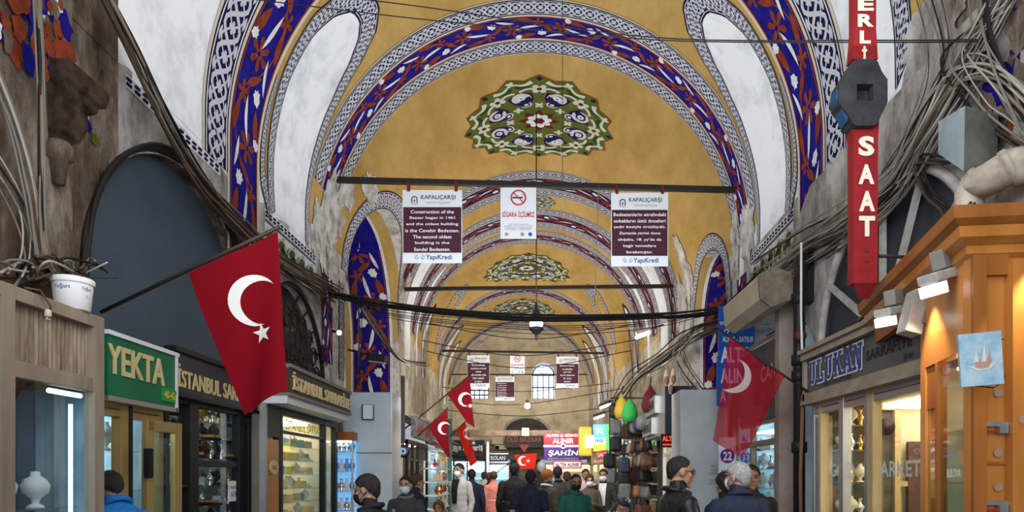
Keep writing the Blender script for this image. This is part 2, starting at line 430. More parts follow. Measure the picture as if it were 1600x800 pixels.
def edge_band(A, B):            # band between two polylines in (d, t)
    def res(pl, n):
        d = [0]
        for i in range(len(pl)-1): d.append(d[-1]+math.dist(pl[i], pl[i+1]))
        xs = np.linspace(0, d[-1], n); return np.stack([np.interp(xs, d, [p[0] for p in pl]), np.interp(xs, d, [p[1] for p in pl])], 1), d[-1]
    a, la = res(A, 200); b, lb = res(B, 200); L = (la+lb)/2; w = float(np.mean(np.hypot(*(a-b).T)))
    g = np.linspace(0, L, 200)
    def f(s, v, off):
        u = min(max(v/w, -.2), 1.2)
        p = [np.interp(s, g, a[:, k])*(1-u)+np.interp(s, g, b[:, k])*u for k in (0, 1)]
        return S(p[0], p[1], off)
    return f, L, w
def fill(A, B, m, off=.004, n=40, nv=8):
    f, L, w = edge_band(A, B); vault.grid(lambda i, j: f(i*L, j*w, off), n, nv, m)
mir = lambda pl: [(d, TOT-t) for d, t in pl]

# near bay: two ribs, painted loop panels between them on both sides
for sd in (0, 1):
    def T(a, b):  # arc range on this side
        return (a, b) if sd == 0 else (TOT-b, TOT-a)
    a, b = T(-.35, 4.3)
    geo_band(vault, (lambda s, v, o, a=a: S(6.40+v, a+s, o)), b-a, .44)
    a, b = T(-1.15, 4.6)
    flower_band(vault, (lambda s, v, o, a=a: S(6.92+v, a+s, o)), b-a, .62, blue, seed=3+sd)
    a, b = T(-1.15, 4.7)
    for d, w, m in ((6.875, .05, cream), (7.57, .05, cream), (6.36, .04, cream)): line_ring(d, a if d != 6.36 else T(-.35, 4)[0], b, w, m)
    # loop panel: white, geometric border
    mm = (lambda x: x) if sd == 0 else mir
    inner = [(8.02, -.30), (7.93, .5), (7.86, 1.2), (7.86, 1.8), (7.95, 2.15), (8.12, 2.38), (8.34, 2.42), (8.56, 2.30), (8.74, 2.05), (8.88, 1.6), (8.96, 1.0), (9.0, .4), (9.02, -.30)]
    outer = [(7.88, -.42), (7.78, .5), (7.70, 1.2), (7.68, 1.9), (7.78, 2.35), (8.02, 2.64), (8.36, 2.70), (8.68, 2.54), (8.90, 2.20), (9.03, 1.7), (9.10, 1.0), (9.12, .4), (9.15, -.30)]
    half = 6
    fill(mm(inner[:7]), mm(inner[12:5:-1]), white, .005)
    f, L, w = edge_band(mm(outer), mm(inner)); geo_band(vault, f, L, w)
    # ochre sliver with V border beside the loop, between rib and loop
    # next bay towards the viewer (on the left a sooty pier takes its place)
    fill(mm([(6.34, -.3), (6.3, 1), (6.1, 2.2)]), mm([(5.5 if sd else 5.07, -.3), (5.5 if sd else 5.07, 1), (5.6 if sd else 5.07, 2.2)]), white, .004)
    if sd == 0:
        fill([(5.06, -.34), (5.06, 1), (5.06, 2.6)], [(2.6, -.34), (2.6, 1), (2.6, 2.6)], brown, .008)
    else:
        f, L, w = edge_band(mm([(5.50, -.28), (5.52, .6), (5.55, 1.4), (5.6, 2.4)]), mm([(5.28, -.10), (5.30, .6), (5.30, 1.4), (5.36, 2.4)])); geo_band(vault, f, L, w)
        fill(mm([(5.27, .02), (5.28, 1), (5.28, 2)]), mm([(5.02, .25), (5.02, 1), (5.02, 2)]), ochre, .005)
        f, L, w = edge_band(mm([(5.26, -.2), (5.0, .1), (4.98, .8), (4.98, 2)]), mm([(5.22, -.42), (4.83, -.05), (4.80, .8), (4.80, 2)])); geo_band(vault, f, L, w)
    # V of border with an ochre sliver between rib and loop
    f, L, w = edge_band(mm([(7.88, -.44), (7.64, -.12), (7.61, .4), (7.61, 1.1)]), mm([(7.86, -.2), (7.73, .08), (7.71, .4), (7.66, 1.1)])); geo_band(vault, f, L, w)
    for d0, d1, h in ((15.55, 16.33, 2.3), (17.53, 17.78, 2.2)):
        fill(mm([(d0, -.8), (d0, h*.8), (d0+.1, h)]), mm([(d1, -.8), (d1, h*.8), (d1-.1, h)]), white, .006)
# ornamental frieze under the springing
for sd in (0, 1):
    g = (lambda d, t, o: S(d, t, o)) if sd == 0 else (lambda d, t, o: S(d, TOT-t, o))
    w = wl if sd == 0 else wr
    for d0, d1 in ((7.75, 9.4), (5.15, 6.7)):
        w.grid(lambda i, j: g(d0+(d1-d0)*i, -.36-.10*j, .008), 8, 1, bone)
        k = int((d1-d0)/.11)
        for i in range(k):
            for q in (0, 1): blob(w, g, [(d0+(i+.15)*.11, -.375-q*.04), (d0+(i+.8)*.11, -.375-q*.04), (d0+(i+.65)*.11, -.405-q*.04), (d0+(i+.0)*.11, -.405-q*.04)], navy, .012)
        if d0 > 7:
            w.grid(lambda i, j: g(d0+(d1-d0)*i, -.48-.42*j, .007), 8, 2, bone)
            for i in range(5):
                s0 = d0+.16+i*.33
                blob(w, g, petals(s0, -.66, .15, 4, .4, .5), green, .010); blob(w, g, leafpts(s0+.15, -.70, .26, .08, 1.1), green, .010)
                ribbon(w, g, [(s0+.14*math.cos(q*.55), -.68+.13*math.sin(q*.55)) for q in range(11)], .03, pearl, .013)
                blob(w, g, petals(s0+.02, -.67, .05, 5), navy, .014)
            ribbon(w, g, [(d0, -.49), (d1, -.49)], .015, navy, .012); ribbon(w, g, [(d0, -.9), (d1, -.9)], .015, darkline, .012)

def rib(d0, d1, ground, tl, tr, simple=False, seed=0):
    w = d1-d0; gw = w*.24
    a, b = tl, TOT-tr
    geo_band(vault, lambda s, v, o: S(d0+v, a+s, o), b-a, gw, simple)
    geo_band(vault, lambda s, v, o: S(d1-gw+v, a+s, o), b-a, gw, simple)
    flower_band(vault, lambda s, v, o: S(d0+gw+.05+v, a+s, o), b-a, w-2*gw-.10, ground, simple, seed)
    for d in (d0+gw+.025, d1-gw-.025): line_ring(d, a, b, .05, cream)
    for d in (d0-.02, d1+.02): line_ring(d, a, b, .035, cream, .009)
rib(9.18, 10.30, blue, .62, .25, seed=1)
rib(14.32, 15.52, plum, .9, -.4, True, 2)
rib(16.36, 17.50, plum, .15, .1, True, 5)
rib(17.80, 18.72, plum, .5, .3, True, 6)
rib(22.95, 24.05, plum, .6, .4, True, 8)
rib(27.7, 28.6, plum, .4, .4, True, 9)
# white side panels between the far ribs, ochre again above
for sd in (0, 1):
    mm = (lambda x: x) if sd == 0 else mir
    for d0, d1, h in ((24.3, 25.3, 2.3), (26.0, 26.9, 2.0), (18.9, 19.6, 1.5)):
        A = [(d0, -.6), (d0, h*.6), (d0+.2, h*.9), ((d0+d1)/2, h)]; B = [(d1, -.6), (d1, h*.6), (d1-.2, h*.9), ((d0+d1)/2+.01, h)]
        fill(mm(A), mm(B), white, .006)
        ribbon(vault, lambda s, v, o: S(s, v, o), mm(A+B[::-1]), .10, navy, .009)
    # V shaped loop of border with amber inside
    V0 = [(22.15, .55), (21.2, 1.5), (20.45, 2.3), (20.5, 2.75), (21.1, 2.8), (21.8, 2.4), (22.3, 1.7), (22.45, .7)]
    V1 = [(22.2, .95), (21.5, 1.6), (20.85, 2.2), (20.85, 2.4), (21.15, 2.45), (21.6, 2.1), (22.0, 1.6), (22.2, .97)]
    f, L, w = edge_band(mm(V0), mm(V1)); geo_band(vault, f, L, w, True)
    amber = mat('amber_paint', (.52, .24, .02), .8, col2=(.62, .32, .04), scale=5)
    fill(mm(V1[:4]), mm(V1[7:3:-1]), amber, .005, 16, 4)
# geometric bands round the heads of the crossing arches
for sd, O, wdt in ((0, OPEN_L[2], .30), (1, OPEN_R[2], .26)):
    a, b, f = O; inn = []; out = []; c = (a+b)/2; H = f(c)
    for k in range(57):
        th = PI*k/56; d = c-(b-a)/2*math.cos(th); d = min(max(d, a), b)
        t = f(d); inn.append((d, t))
    lowt = -.35 if sd == 0 else -.7
    inn = [(d, max(t, lowt)) for d, t in inn if t > lowt-.6]
    for i, (d, t) in enumerate(inn):
        p, q = inn[max(0, i-1)], inn[min(len(inn)-1, i+1)]; tx, ty = q[0]-p[0], q[1]-p[1]; l = math.hypot(tx, ty) or 1
        out.append((d-ty/l*wdt, t+tx/l*wdt))
    mm = (lambda x: x) if sd == 0 else mir
    g, L, w = edge_band(mm(out), mm([(d+(q[0]-d)*.06, t+(q[1]-t)*.06) for (d, t), q in zip(inn, out)])); geo_band(vault, g, L, w)
# flowers on the far jamb and soffit of the two crossing arches
for sd, O, w in ((-1, OPEN_L[2], wl), (1, OPEN_R[2], wr)):
    a, b, f = O; ln = [(b-.001, -ZS+2.9), (b-.001, f(b)-.3)]
    for k in range(57):
        d = b-(b-a)*.5*(1-math.cos(PI*k/56)); ln.append((d, f(d)))
    ln.append((a+.001, f(a)-1.2)); cum = [0]
    for i in range(len(ln)-1): cum.append(cum[-1]+math.dist(ln[i], ln[i+1]))
    def fj(s, v, off, ln=ln, cum=cum, sd=sd):
        d = float(np.interp(s, cum, [p[0] for p in ln])); t = float(np.interp(s, cum, [p[1] for p in ln]))
        d2 = float(np.interp(s+.01, cum, [p[0] for p in ln])); t2 = float(np.interp(s+.01, cum, [p[1] for p in ln]))
        nx, ny = (t2-t), -(d2-d); l = math.hypot(nx, ny) or 1; off = off*1.6+.008
        # push towards the inside of the opening
        d -= abs(nx)/l*off*(1 if d > (a+b)/2 else -1) if True else 0; t -= abs(ny)/l*off
        return Vector((cx(d)+sd*(3.19+v), d, ZS+t))
    flower_band(w, fj, cum[-1], .78, blue, seed=21)
for sd, w in ((0, wl), (1, wr)):
    flower_band(w, (lambda s, v, o, sd=sd: S(9.66+v, -1.75+s, o) if sd == 0 else S(9.66+v, TOT+1.75-s, o)), 1.25, .46, blue, seed=40)
    geo_band(w, (lambda s, v, o, sd=sd: S(10.44+v, -1.9+s, o) if sd == 0 else S(10.44+v, TOT+1.9-s, o)), 1.5, .22)
# bare, damaged plaster at the springings
rp = random.Random(4)
def scar(c, rad, m=patch, off=.017, st=(1, 1)):
    n = 84; pts = []
    for i in range(n):
        a = 2*PI*i/n; r = .80+.45*noise.noise(Vector((math.cos(a)*1.6+c[0]*3, math.sin(a)*1.6+c[1]*5, rad)))+.30*noise.noise(Vector((math.cos(a)*6+c[0], math.sin(a)*6, c[1])))+.10*rp.random()
        pts.append((c[0]+rad*r*st[0]*math.cos(a), c[1]+rad*r*st[1]*math.sin(a)))
    vs = [S(*c, off)]+[S(c[0]+(p[0]-c[0])*k/3, c[1]+(p[1]-c[1])*k/3, off) for k in (1, 2, 3) for p in pts]
    fs = [(0, 1+i, 1+(i+1) % n) for i in range(n)]+[(1+k*n+i, 1+k*n+(i+1) % n, 1+(k+1)*n+(i+1) % n, 1+(k+1)*n+i) for k in (0, 1) for i in range(n)]
    vault.add(vs, fs, m, False)
scar((9.95, .35), .55, st=(.9, 1.25)); scar((10.3, .9), .36); scar((9.6, .0), .4, st=(1, 1.3)); scar((11.1, 1.35), .25, st=(2.0, .8))
scar((9.6, TOT-.05), .42, st=(.9, 1.2)); scar((10.2, TOT-.1), .4, st=(.8, 1.3)); scar((13.4, TOT-.6), .55, st=(.8, 1.4)); scar((14.1, TOT-.1), .55, st=(.8, 1.5))
scar((15.2, .4), .5, st=(.8, 1.5)); scar((5.0, TOT+.15), .35, dirty, st=(1.3, 1.4)); scar((19.4, TOT-.3), .6, beige, st=(1, 1.5)); scar((23.2, TOT-.1), .7, beige, st=(1, 1.2)); scar((19.7, .1), .6, beige, st=(1, 1.2))

# mandalas
def mandala(dc, tc, rad):
    f = lambda r, ph, off: S(dc-r*rad*math.cos(ph), tc+r*rad*math.sin(ph), off)
    g = lambda x, y, off: S(dc-x*rad, tc+y*rad, off)
    def pol(pts, m, off): blob(vault, f, pts, m, off)
    def star(k, r1, r0, m, off, a0=0, rings=3):
        n = 2*k; o = [((r1 if i % 2 == 0 else r0), a0+PI*i/k) for i in range(n)]
        vs = [f(0, 0, off)]+[f(r*q/rings, p, off) for q in range(1, rings+1) for r, p in o]
        fs = [(0, 1+i, 1+(i+1) % n) for i in range(n)]+[(1+q*n+i, 1+q*n+(i+1) % n, 1+(q+1)*n+(i+1) % n, 1+(q+1)*n+i) for q in range(rings-1) for i in range(n)]
        vault.add(vs, fs, m)
    def at(r, ph, pts): return [(r*math.cos(ph)+x*math.cos(ph)-y*math.sin(ph), r*math.sin(ph)+x*math.sin(ph)+y*math.cos(ph)) for x, y in pts]
    star(16, 1.0, .90, umber, .006, 0, 8); star(16, .965, .872, green, .009, 0, 8)
    for i in range(8):
        a = PI/4*i; b = a+PI/8
        blob(vault, g, at(.925, a, [(-.045, 0), (0, .04), (.05, 0), (0, -.04)]), darkline, .013)
        blob(vault, g, at(.90, b, petals(0, 0, .06, 4, 0, .5)), mint, .014)
        for sg in (-1, 1):
            ribbon(vault, g, [((.87-.05*math.sin(q/8*PI))*math.cos(b+sg*(.05+.24*q/8)), (.87-.05*math.sin(q/8*PI))*math.sin(b+sg*(.05+.24*q/8))) for q in range(9)], lambda u: .025+.04*u, mint, .014)
            blob(vault, g, at(.79, b+sg*.13, leafpts(0, 0, .20, .085, PI/2+.15*sg)), dgreen, .012)
            ribbon(vault, g, [((.70+.03*math.sin(q/6*PI))*math.cos(a+sg*(.03+.32*q/6)), (.70+.03*math.sin(q/6*PI))*math.sin(a+sg*(.03+.32*q/6))) for q in range(7)], .035, mint, .013)
        blob(vault, g, at(.72, a, petals(0, 0, .105, 4, 0, .45)), mint, .015)
        blob(vault, g, at(.72, a, petals(0, 0, .034, 5, 0, .8)), maroon, .017)
        # navy kite with white drops
        blob(vault, g, [(r*math.cos(p), r*math.sin(p)) for r, p in ((.30, b), (.50, b+.30), (.66, b+.285), (.70, b), (.66, b-.285), (.50, b-.30))], umber, .011)
        blob(vault, g, [(r*math.cos(p), r*math.sin(p)) for r, p in ((.33, b), (.51, b+.27), (.645, b+.255), (.68, b), (.645, b-.255), (.51, b-.27))], navy, .013)
        blob(vault, g, at(.565, b, [(.10*math.cos(q*.45)*1.1, .125*math.sin(q*.45)) for q in range(14)]), pearl, .015)
        blob(vault, g, at(.57, b, [(.065*math.cos(q*.45), .08*math.sin(q*.45)) for q in range(14)]), navy, .017)
        blob(vault, g, at(.57, b, [(.042*math.cos(q*.45), .05*math.sin(q*.45)) for q in range(14)]), bone, .019)
        blob(vault, g, at(.57, b, petals(0, 0, .018, 4)), navy, .021)
        blob(vault, g, at(.415, b, [(.062*math.cos(q*.45), .075*math.sin(q*.45)) for q in range(14)]), pearl, .015)
        blob(vault, g, at(.415, b, [(.042*math.cos(q*.45), .05*math.sin(q*.45)) for q in range(14)]), navy, .017)
        blob(vault, g, at(.415, b, [(.022*math.cos(q*.45), .028*math.sin(q*.45)) for q in range(14)]), bone, .019)
        blob(vault, g, at(.37, a, petals(0, 0, .065, 4, 0, .4)), mint, .015)
    star(8, .285, .18, umber, .014); star(8, .265, .165, maroon, .016)
    blob(vault, g, petals(0, 0, .17, 8, .2, .75), bone, .018); blob(vault, g, petals(0, 0, .075, 6, 0, .8), maroon, .020)
mandala(12.28, TOT/2+.05, 1.40); mandala(20.95, TOT/2, 1.40); mandala(25.9, TOT/2, 1.38); mandala(15.94, TOT/2+.05, .42)
struct(vault.build('ceiling'))
struct(wl.build('wall_left')); struct(wr.build('wall_right'))

# near piers, dark stone, standing proud of the walls
mb = MB(); mb.bx((-3.6, 0.2, 0), (-2.98, 4.40, 5.2), brown)
for i in range(110):
    y, z = rp.uniform(3.5, 4.33), rp.uniform(4.02, 4.7); r = rp.uniform(.025, .085); m = rp.choice((blue, rust, rust, blue, blue, rust, bone, brown))
    mb.add([(-2.976+.0002*i, y+r*(.5+.6*rp.random())*math.cos(a*.45), z+r*1.5*(.5+.6*rp.random())*math.sin(a*.45)) for a in range(14)], [tuple(range(14))], m)
for y, z, r, m in ((4.72, 4.02, .05, blue), (4.80, 3.96, .05, green), (4.70, 4.10, .05, bone)):
    mb.add([(-3.09, y+r*(.6+.6*rp.random())*math.cos(a*.45), z+r*(.6+.6*rp.random())*math.sin(a*.45)) for a in range(14)], [tuple(range(14))], m)
struct(mb.build('wall_left_pier'))
mb = MB(); mb.bx((2.98, 0.2, 3.0), (3.6, 5.0, 9), dirty); mb.bx((2.98, .2, 0), (3.6, 3.3, 3), dirty)
for i in range(40):
    y, z = rp.uniform(3.85, 4.30), rp.uniform(3.62, 4.25); r = rp.uniform(.04, .12); m = rp.choice((blue, maroon, rust, blue, dirty, brown, brown))
    mb.add([(2.815-.0006*i, y+r*(.5+.6*rp.random())*math.cos(a*.45), z+r*1.4*(.5+.6*rp.random())*math.sin(a*.45)) for a in range(14)], [tuple(range(14))], m)
struct(mb.build('wall_right_pier'))
# floor: worn grey paving
mb = MB(); stone = mat('paving', (.16, .16, .155), .45, col2=(.30, .29, .28), scale=3, detail=8)
mb.bx((-7, -4, -.12), (7, 36, 0), stone)
struct(mb.build('floor'))
# end wall with two arched windows and a doorway
endm = mat('end_wall_plaster', (.30, .24, .15), .9, col2=(.68, .60, .45), col3=(.52, .43, .29), scale=1.6, detail=12, nr=.7, lo=.3, hi=.66, bump=.3, spec=.05)
ew = MB(); YE = 30.0; ce = cx(YE)
wins = [(P(849, 600, YE).x, P(0, 566, YE).z, P(0, 623, YE).z, .50), (P(748, 600, YE).x, P(0, 590, YE).z-.05, P(0, 623, YE).z, .44)]
door = (P(822, 0, YE).x, 4.2, 0, 1.05)
def endhole(x):
    hs = []
    for (c, zt, zb, hw) in wins:
        u = abs(x-c)/hw
        if u < 1: hs.append((zb, zt-hw+hw*math.sqrt(1-u*u)))
    return hs
xs = sorted(set([ce-3.2, ce+3.2]+[ce-3.2+i*.4 for i in range(17)]+[c+hw*math.cos(PI*k/16)*.9999 for c, _, _, hw in wins for k in range(17)]))
for i in range(len(xs)-1):
    a, b = xs[i], xs[i+1]; ha, hb = endhole(a+1e-4), endhole(b-1e-4); seg = [((2.9, 2.9), None)]
    cuts = [(2.9, 2.9)]
    for (p, q) in zip(ha, hb): cuts += [(p[0], q[0]), (p[1], q[1])]
    cuts.append((8.3, 8.3))
    for k in range(0, len(cuts), 2):
        ew.add([(a, YE, cuts[k][0]), (b, YE, cuts[k][1]), (b, YE, cuts[k+1][1]), (a, YE, cuts[k+1][0])], [(0, 1, 2, 3)], endm)
struct(ew.build('wall_far'))
sky = mat('daylight_pane', (.80, .88, 1), .4, emit=1.5, ecol=(.80, .9, 1)); lead = mat('window_bars', (.04, .05, .09), .5); rev = mat('window_reveal', (.62, .58, .56), .8, col2=(.72, .70, .70), scale=5)
for k, (c, zt, zb, hw) in enumerate(wins):
    root = bpy.data.objects.new('window_%d' % (k+1), None); COL.objects.link(root); root.location = (c, YE+.3, zb); struct(root)
    mb = MB(); pl = [(c-hw, zb), (c+hw, zb)]+[(c+hw*math.cos(PI*q/16), zt-hw+hw*math.sin(PI*q/16)) for q in range(17)]
    mb.add([(x, YE, z) for x, z in pl]+[(x, YE+.5, z) for x, z in pl], [(i, (i+1) % len(pl), len(pl)+(i+1) % len(pl), len(pl)+i) for i in range(len(pl))], rev)
    struct(mb.build('window_reveal', root))
    mb = MB(); mb.add([(x, YE+.46, z) for x, z in pl], [tuple(range(len(pl)))], sky); struct(mb.build('window_pane', root))
    mb = MB(); zs = zt-hw-.02
    for x in (-hw+.04, -hw*.5, 0, hw*.5, hw-.04): mb.bx((c+x-.022, YE+.38, zb), (c+x+.022, YE+.42, zs), lead)
    for z in (zb+.03, (zb+zs)/2, zs): mb.bx((c-hw, YE+.375, z-.028), (c+hw, YE+.425, z+.028), lead)
    for a in (45, 90, 135): mb.tube([(c, YE+.4, zs), (c+hw*math.cos(math.radians(a)), YE+.4, zs+hw*math.sin(math.radians(a)))], .015, lead, 6)
    mb.tube([(c+(hw-.03)*math.cos(PI*q/16), YE+.4, zs+(hw-.03)*math.sin(PI*q/16)) for q in range(17)], .03, lead, 6)
    struct(mb.build('window_bars', root))

# ================================================================== SHOPS
oldwood = mat('weathered_wood', (.20, .155, .11), .65, col2=(.34, .28, .21), scale=5, stretch=(1, 1, .2), detail=8)
flute = mat('fluted_wood', (.13, .085, .055), .6, col2=(.34, .27, .19), scale=7, stretch=(1, 3, .4), detail=8)
pane = glass('shop_glass', (.93, .97, .97), .05)
mirror = mat('smoked_mirror', (.18, .24, .30), .06, metal=1)
black = mat('black_metal', (.012, .012, .014), .35)
darkgrey = mat('dark_grey_paint', (.05, .05, .055), .45)
gold = mat('gold', (.72, .45, .12), .28, metal=1)
brass = mat('brass_frame', (.50, .34, .13), .35, metal=.6)
silver = mat('silver', (.75, .76, .78), .25, metal=1)
alu = mat('aluminium', (.50, .51, .52), .35, metal=.8)
velvet = mat('black_velvet', (.012, .011, .013), .9)
cool = mat('cool_lamp', (.9, .97, 1), .5, emit=6, ecol=(.75, .92, 1))
warm = mat('warm_lamp', (1, .93, .8), .5, emit=6, ecol=(1, .86, .6))
coolwall = mat('pale_blue_interior', (.45, .60, .68), .7, col2=(.62, .74, .80), scale=4)
warmwall = mat('cream_interior', (.62, .54, .38), .7, col2=(.74, .68, .54), scale=4)
darkwall = mat('dark_interior', (.06, .055, .05), .7, col2=(.14, .12, .10), scale=6)
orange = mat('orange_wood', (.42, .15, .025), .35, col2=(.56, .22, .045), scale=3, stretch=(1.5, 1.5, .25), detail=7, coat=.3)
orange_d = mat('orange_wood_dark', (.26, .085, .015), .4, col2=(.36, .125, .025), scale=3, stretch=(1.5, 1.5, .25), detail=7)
whitep = mat('white_paint', (.74, .76, .78), .45)
plastic = mat('white_plastic', (.78, .78, .76), .4)
blued = mat('blue_paint', (.02, .06, .30), .5)
redp = mat('red_paint', (.45, .015, .02), .5)

tubel = mat('tube_lamp', (.8, .95, 1), .5, emit=3, ecol=(.62, .88, 1))
# near cabinet at the left edge
DC = thing('display_cabinet', 'weathered wooden display cabinet with fluted top panel and tall glass front', 'display cabinet', (-2.75, 3.4, 0))
X = -2.60; mb = MB()
mb.bevbox((X-.19, 3.40, 2.515), (.40, 1.42, .07), oldwood, .006); mb.bevbox((X-.02, 3.40, 2.14), (.05, 1.42, .085), oldwood, .006); mb.bevbox((X-.02, 3.40, .5), (.05, 1.42, .12), oldwood, .006)
for y in (2.74, 3.36, 4.06): mb.bx((X-.05, y-.0425, 0), (X+.012, y+.0425, 2.55), oldwood)
mb.bevbox((X-.20, 4.085, 1.27), (.38, .03, 2.54), oldwood, .006); mb.bevbox((X-.19, 3.4, .22), (.38, 1.4, .44), oldwood, .01)
mb.build('cabinet_frame', DC)
mb = MB(); n = 150
mb.grid(lambda i, j: Vector((X-.035-.008*abs(math.sin(i*n/4*PI)), 2.78+1.26*i, 2.18+.30*j)), n*2, 1, flute, False); mb.build('fluted_panel', DC)
for y0, y1 in ((2.78, 3.32), (3.40, 3.66), (3.665, 4.02)):
    mb = MB(); mb.bx((X-.028, y0, .56), (X-.022, y1, 2.10), pane); mb.build('glass_pane', DC)
mb = MB(); mb.bx((X-.37, 2.76, .5), (X-.36, 4.04, 2.10), mirror); mb.build('mirror_back', DC)
for z in (.95, 1.42):
    mb = MB(); mb.bx((X-.34, 2.80, z), (X-.08, 4.0, z+.008), glass('shelf_glass', (.85, .95, .93), .12)); mb.build('glass_shelf', DC)
mb = MB(); mb.tube([(X-.10, 3.97, .62), (X-.10, 3.97, 2.02)], .011, tubel); mb.tube([(X-.05, 3.72, 2.07), (X-.05, 3.98, 2.07)], .014, tubel); mb.build('strip_lamp', DC)
mb = MB(); mb.bx((X-.36, 4.045, .5), (X-.06, 4.06, 2.10), mat('dusky_blue_lining', (.13, .20, .25), .4, col2=(.24, .32, .37), scale=3)); mb.bx((X-.24, 4.03, .5), (X-.21, 4.045, 2.10), alu); mb.build('end_lining', DC)

# goods ---------------------------------------------------------------
def bust(m=velvet, chain=gold, h=.24, label='', group=''):
    r = thing('necklace_bust', label, 'necklace bust', (0, 0, 0), group)
    mb = MB(); prof = [(.055, 0), (.05, .01), (.02, .03), (.03, .06), (.075, .10), (.085, .15), (.06, .19), (.03, .21), (.026, .24), (.0, .242)]
    mb.lathe([(a*h/.24, b*h/.24) for a, b in prof], (0, 0, 0), m, 12); mb.build('bust', r)
    mb = MB(); k = h/.24
    mb.tube([(.07*k*math.cos(a)-.0*k, .062*k*math.sin(a), (.185-.055*(.5+.5*math.cos(a)))*k) for a in [2*PI*i/14 for i in range(15)]], .007*k, chain, 5); mb.build('necklace', r)
    return r
def tray(label, group, m=velvet, it=gold, w=.16, d=.16):
    r = thing('jewellery_tray', label, 'jewellery tray', (0, 0, 0), group)
    mb = MB(); mb.bevbox((0, 0, .012), (d, w, .024), m, .005); mb.build('tray_base', r)
    mb = MB()
    for i in range(3):
        for j in range(4):
            c = Vector((-d*.32+d*.32*i, -w*.36+w*.24*j, .038)); mb.tube([c+Vector((0, .012*math.cos(a), .014*math.sin(a))) for a in [2*PI*q/8 for q in range(9)]], .004, it, 5, False)
    mb.build('rings', r); return r
def vase(label, group, m, h=.2, seed=0):
    rr = random.Random(seed); b = h*.28
    mb = MB(); mb.lathe([(b*.6, 0), (b*.62, .02*h), (b*.4, .08*h), (b*(.8+.3*rr.random()), .38*h), (b*.9, .5*h), (b*.35, .74*h), (b*.3, .86*h), (b*.55, .98*h), (b*.5, h)], (0, 0, 0), m, 14)
    o = mb.build('ornamental_vase'); return tag(o, label, 'vase', group)
def box_item(label, group, m, name='gift_box', cat='box', d=(.12, .16, .12)):
    mb = MB(); mb.bevbox((0, 0, d[2]/2), d, m, .01); o = mb.build(name); return tag(o, label, cat, group)
def bag_item(label, group, m, w=.3, h=.26, dp=.12):
    r = thing('handbag', label, 'handbag', (0, 0, 0), group)
    mb = MB(); pl = []
    for (sx, z) in ((.42, 0), (.5, .12), (.48, .7), (.36, 1)): pl.append((sx, z))
    poly = [(-dp*.5, 0)]; vs = []
    bm = bmesh.new(); bmesh.ops.create_cube(bm, size=1); bmesh.ops.subdivide_edges(bm, edges=bm.edges[:], cuts=2, use_grid_fill=True)
    for v in bm.verts:
        z = v.co.z+.5; k = 1-.30*z*z; v.co.x *= dp*(1.0-.62*z)*(1+.25*math.cos(v.co.y*PI)*(1-z)); v.co.y *= w*(1-.16*z); v.co.z = z*h
    bm.verts.index_update(); mb.add([v.co.copy() for v in bm.verts], [[v.index for v in f.verts] for f in bm.faces], m, True); bm.free(); bb = mb.build('bag_body', r)
    mb = MB(); mb.tube([(0, -w*.26+w*.52*i/8, h*.93+h*.5*math.sin(PI*i/8)) for i in range(9)], .010, m, 6); mb.build('handle', r)
    mb = MB(); mb.bevbox((dp*.36, 0, h*.55), (.02, w*.16, h*.12), gold, .004); mb.build('clasp', bb)
    return r
def scatter(protos, spots, jitter=0):
    """first use moves the prototype, then copies"""
    used = set()
    for i, (p, loc, rz) in enumerate(spots):
        if p not in used:
            used.add(p); protos[p].location = Vector(loc); protos[p].rotation_euler = (0, 0, rz)
        else: copy_thing(protos[p], loc, rz=rz)
    for k, o in enumerate(protos):
        if k not in used:
            for c in list(o.children): bpy.data.objects.remove(c)
            bpy.data.objects.remove(o)

def shopfront(name, label, side, x, d0, d1, z1, fm, posts, rails, depth=.9, inner=coolwall, lamp=cool, shelves=(), sill=.5, pw=.06, post_m=None, lampz=None, loc=None):
    r = thing(name, label, 'shopfront', (x, (d0+d1)/2, 0)); s = side
    mb = MB(); xi = x+s*.05
    for y in (d0+pw/2, d1-pw/2): mb.bevbox((x+s*.025, y, z1/2), (.07, pw, z1), fm, .006)
    mb.bevbox((x+s*.025, (d0+d1)/2, z1-pw/2), (.068, d1-d0, pw), fm, .006); mb.bevbox((x+s*.04, (d0+d1)/2, sill/2), (.08, d1-d0, sill), fm, .008)
    mb.build('window_frame', r)
    for (y, w, *mm) in posts:
        mb = MB(); mb.bevbox((x+s*.022, y, z1/2), (.075, w, z1), mm[0] if mm else fm, .006); mb.build('mullion', r)
    for (z, a, b, w) in rails:
        mb = MB(); mb.bevbox((x+s*.024, (a+b)/2, z), (.066, b-a, w), fm, .005); mb.build('rail', r)
    ed = sorted([d0+pw]+[y for y, *_ in posts]+[d1-pw])
    for a, b in zip(ed[:-1], ed[1:]):
        mb = MB(); mb.bx((x+s*.03, a, sill), (x+s*.036, b, z1-pw), pane); mb.build('glass_pane', r)
    mb = MB(); xb = x+s*depth
    mb.bx((xb, d0, 0), (xb+s*.02, d1, z1), inner); mb.bx((x+s*.08, d0, z1-.02), (xb, d1, z1), inner); mb.bx((x+s*.08, d0, sill-.04), (xb, d1, sill), inner)
    mb.bx((x+s*.08, d0, 0), (xb, d0+.02, z1), inner); mb.bx((x+s*.08, d1-.02, 0), (xb, d1, z1), inner); mb.build('interior_lining', r)
    mb = MB(); lz = (lampz or z1-.06); mb.bx((x+s*depth*.35, d0+.15, lz), (x+s*depth*.7, d1-.15, lz+.02), lamp); mb.build('ceiling_lamp', r)
    for z in shelves:
        mb = MB(); mb.bx((x+s*.12, d0+.06, z-.012), (x+s*.42, d1-.06, z), glass('shelf_glass', (.85, .95, .93), .12)); mb.build('display_shelf', r)
    return r

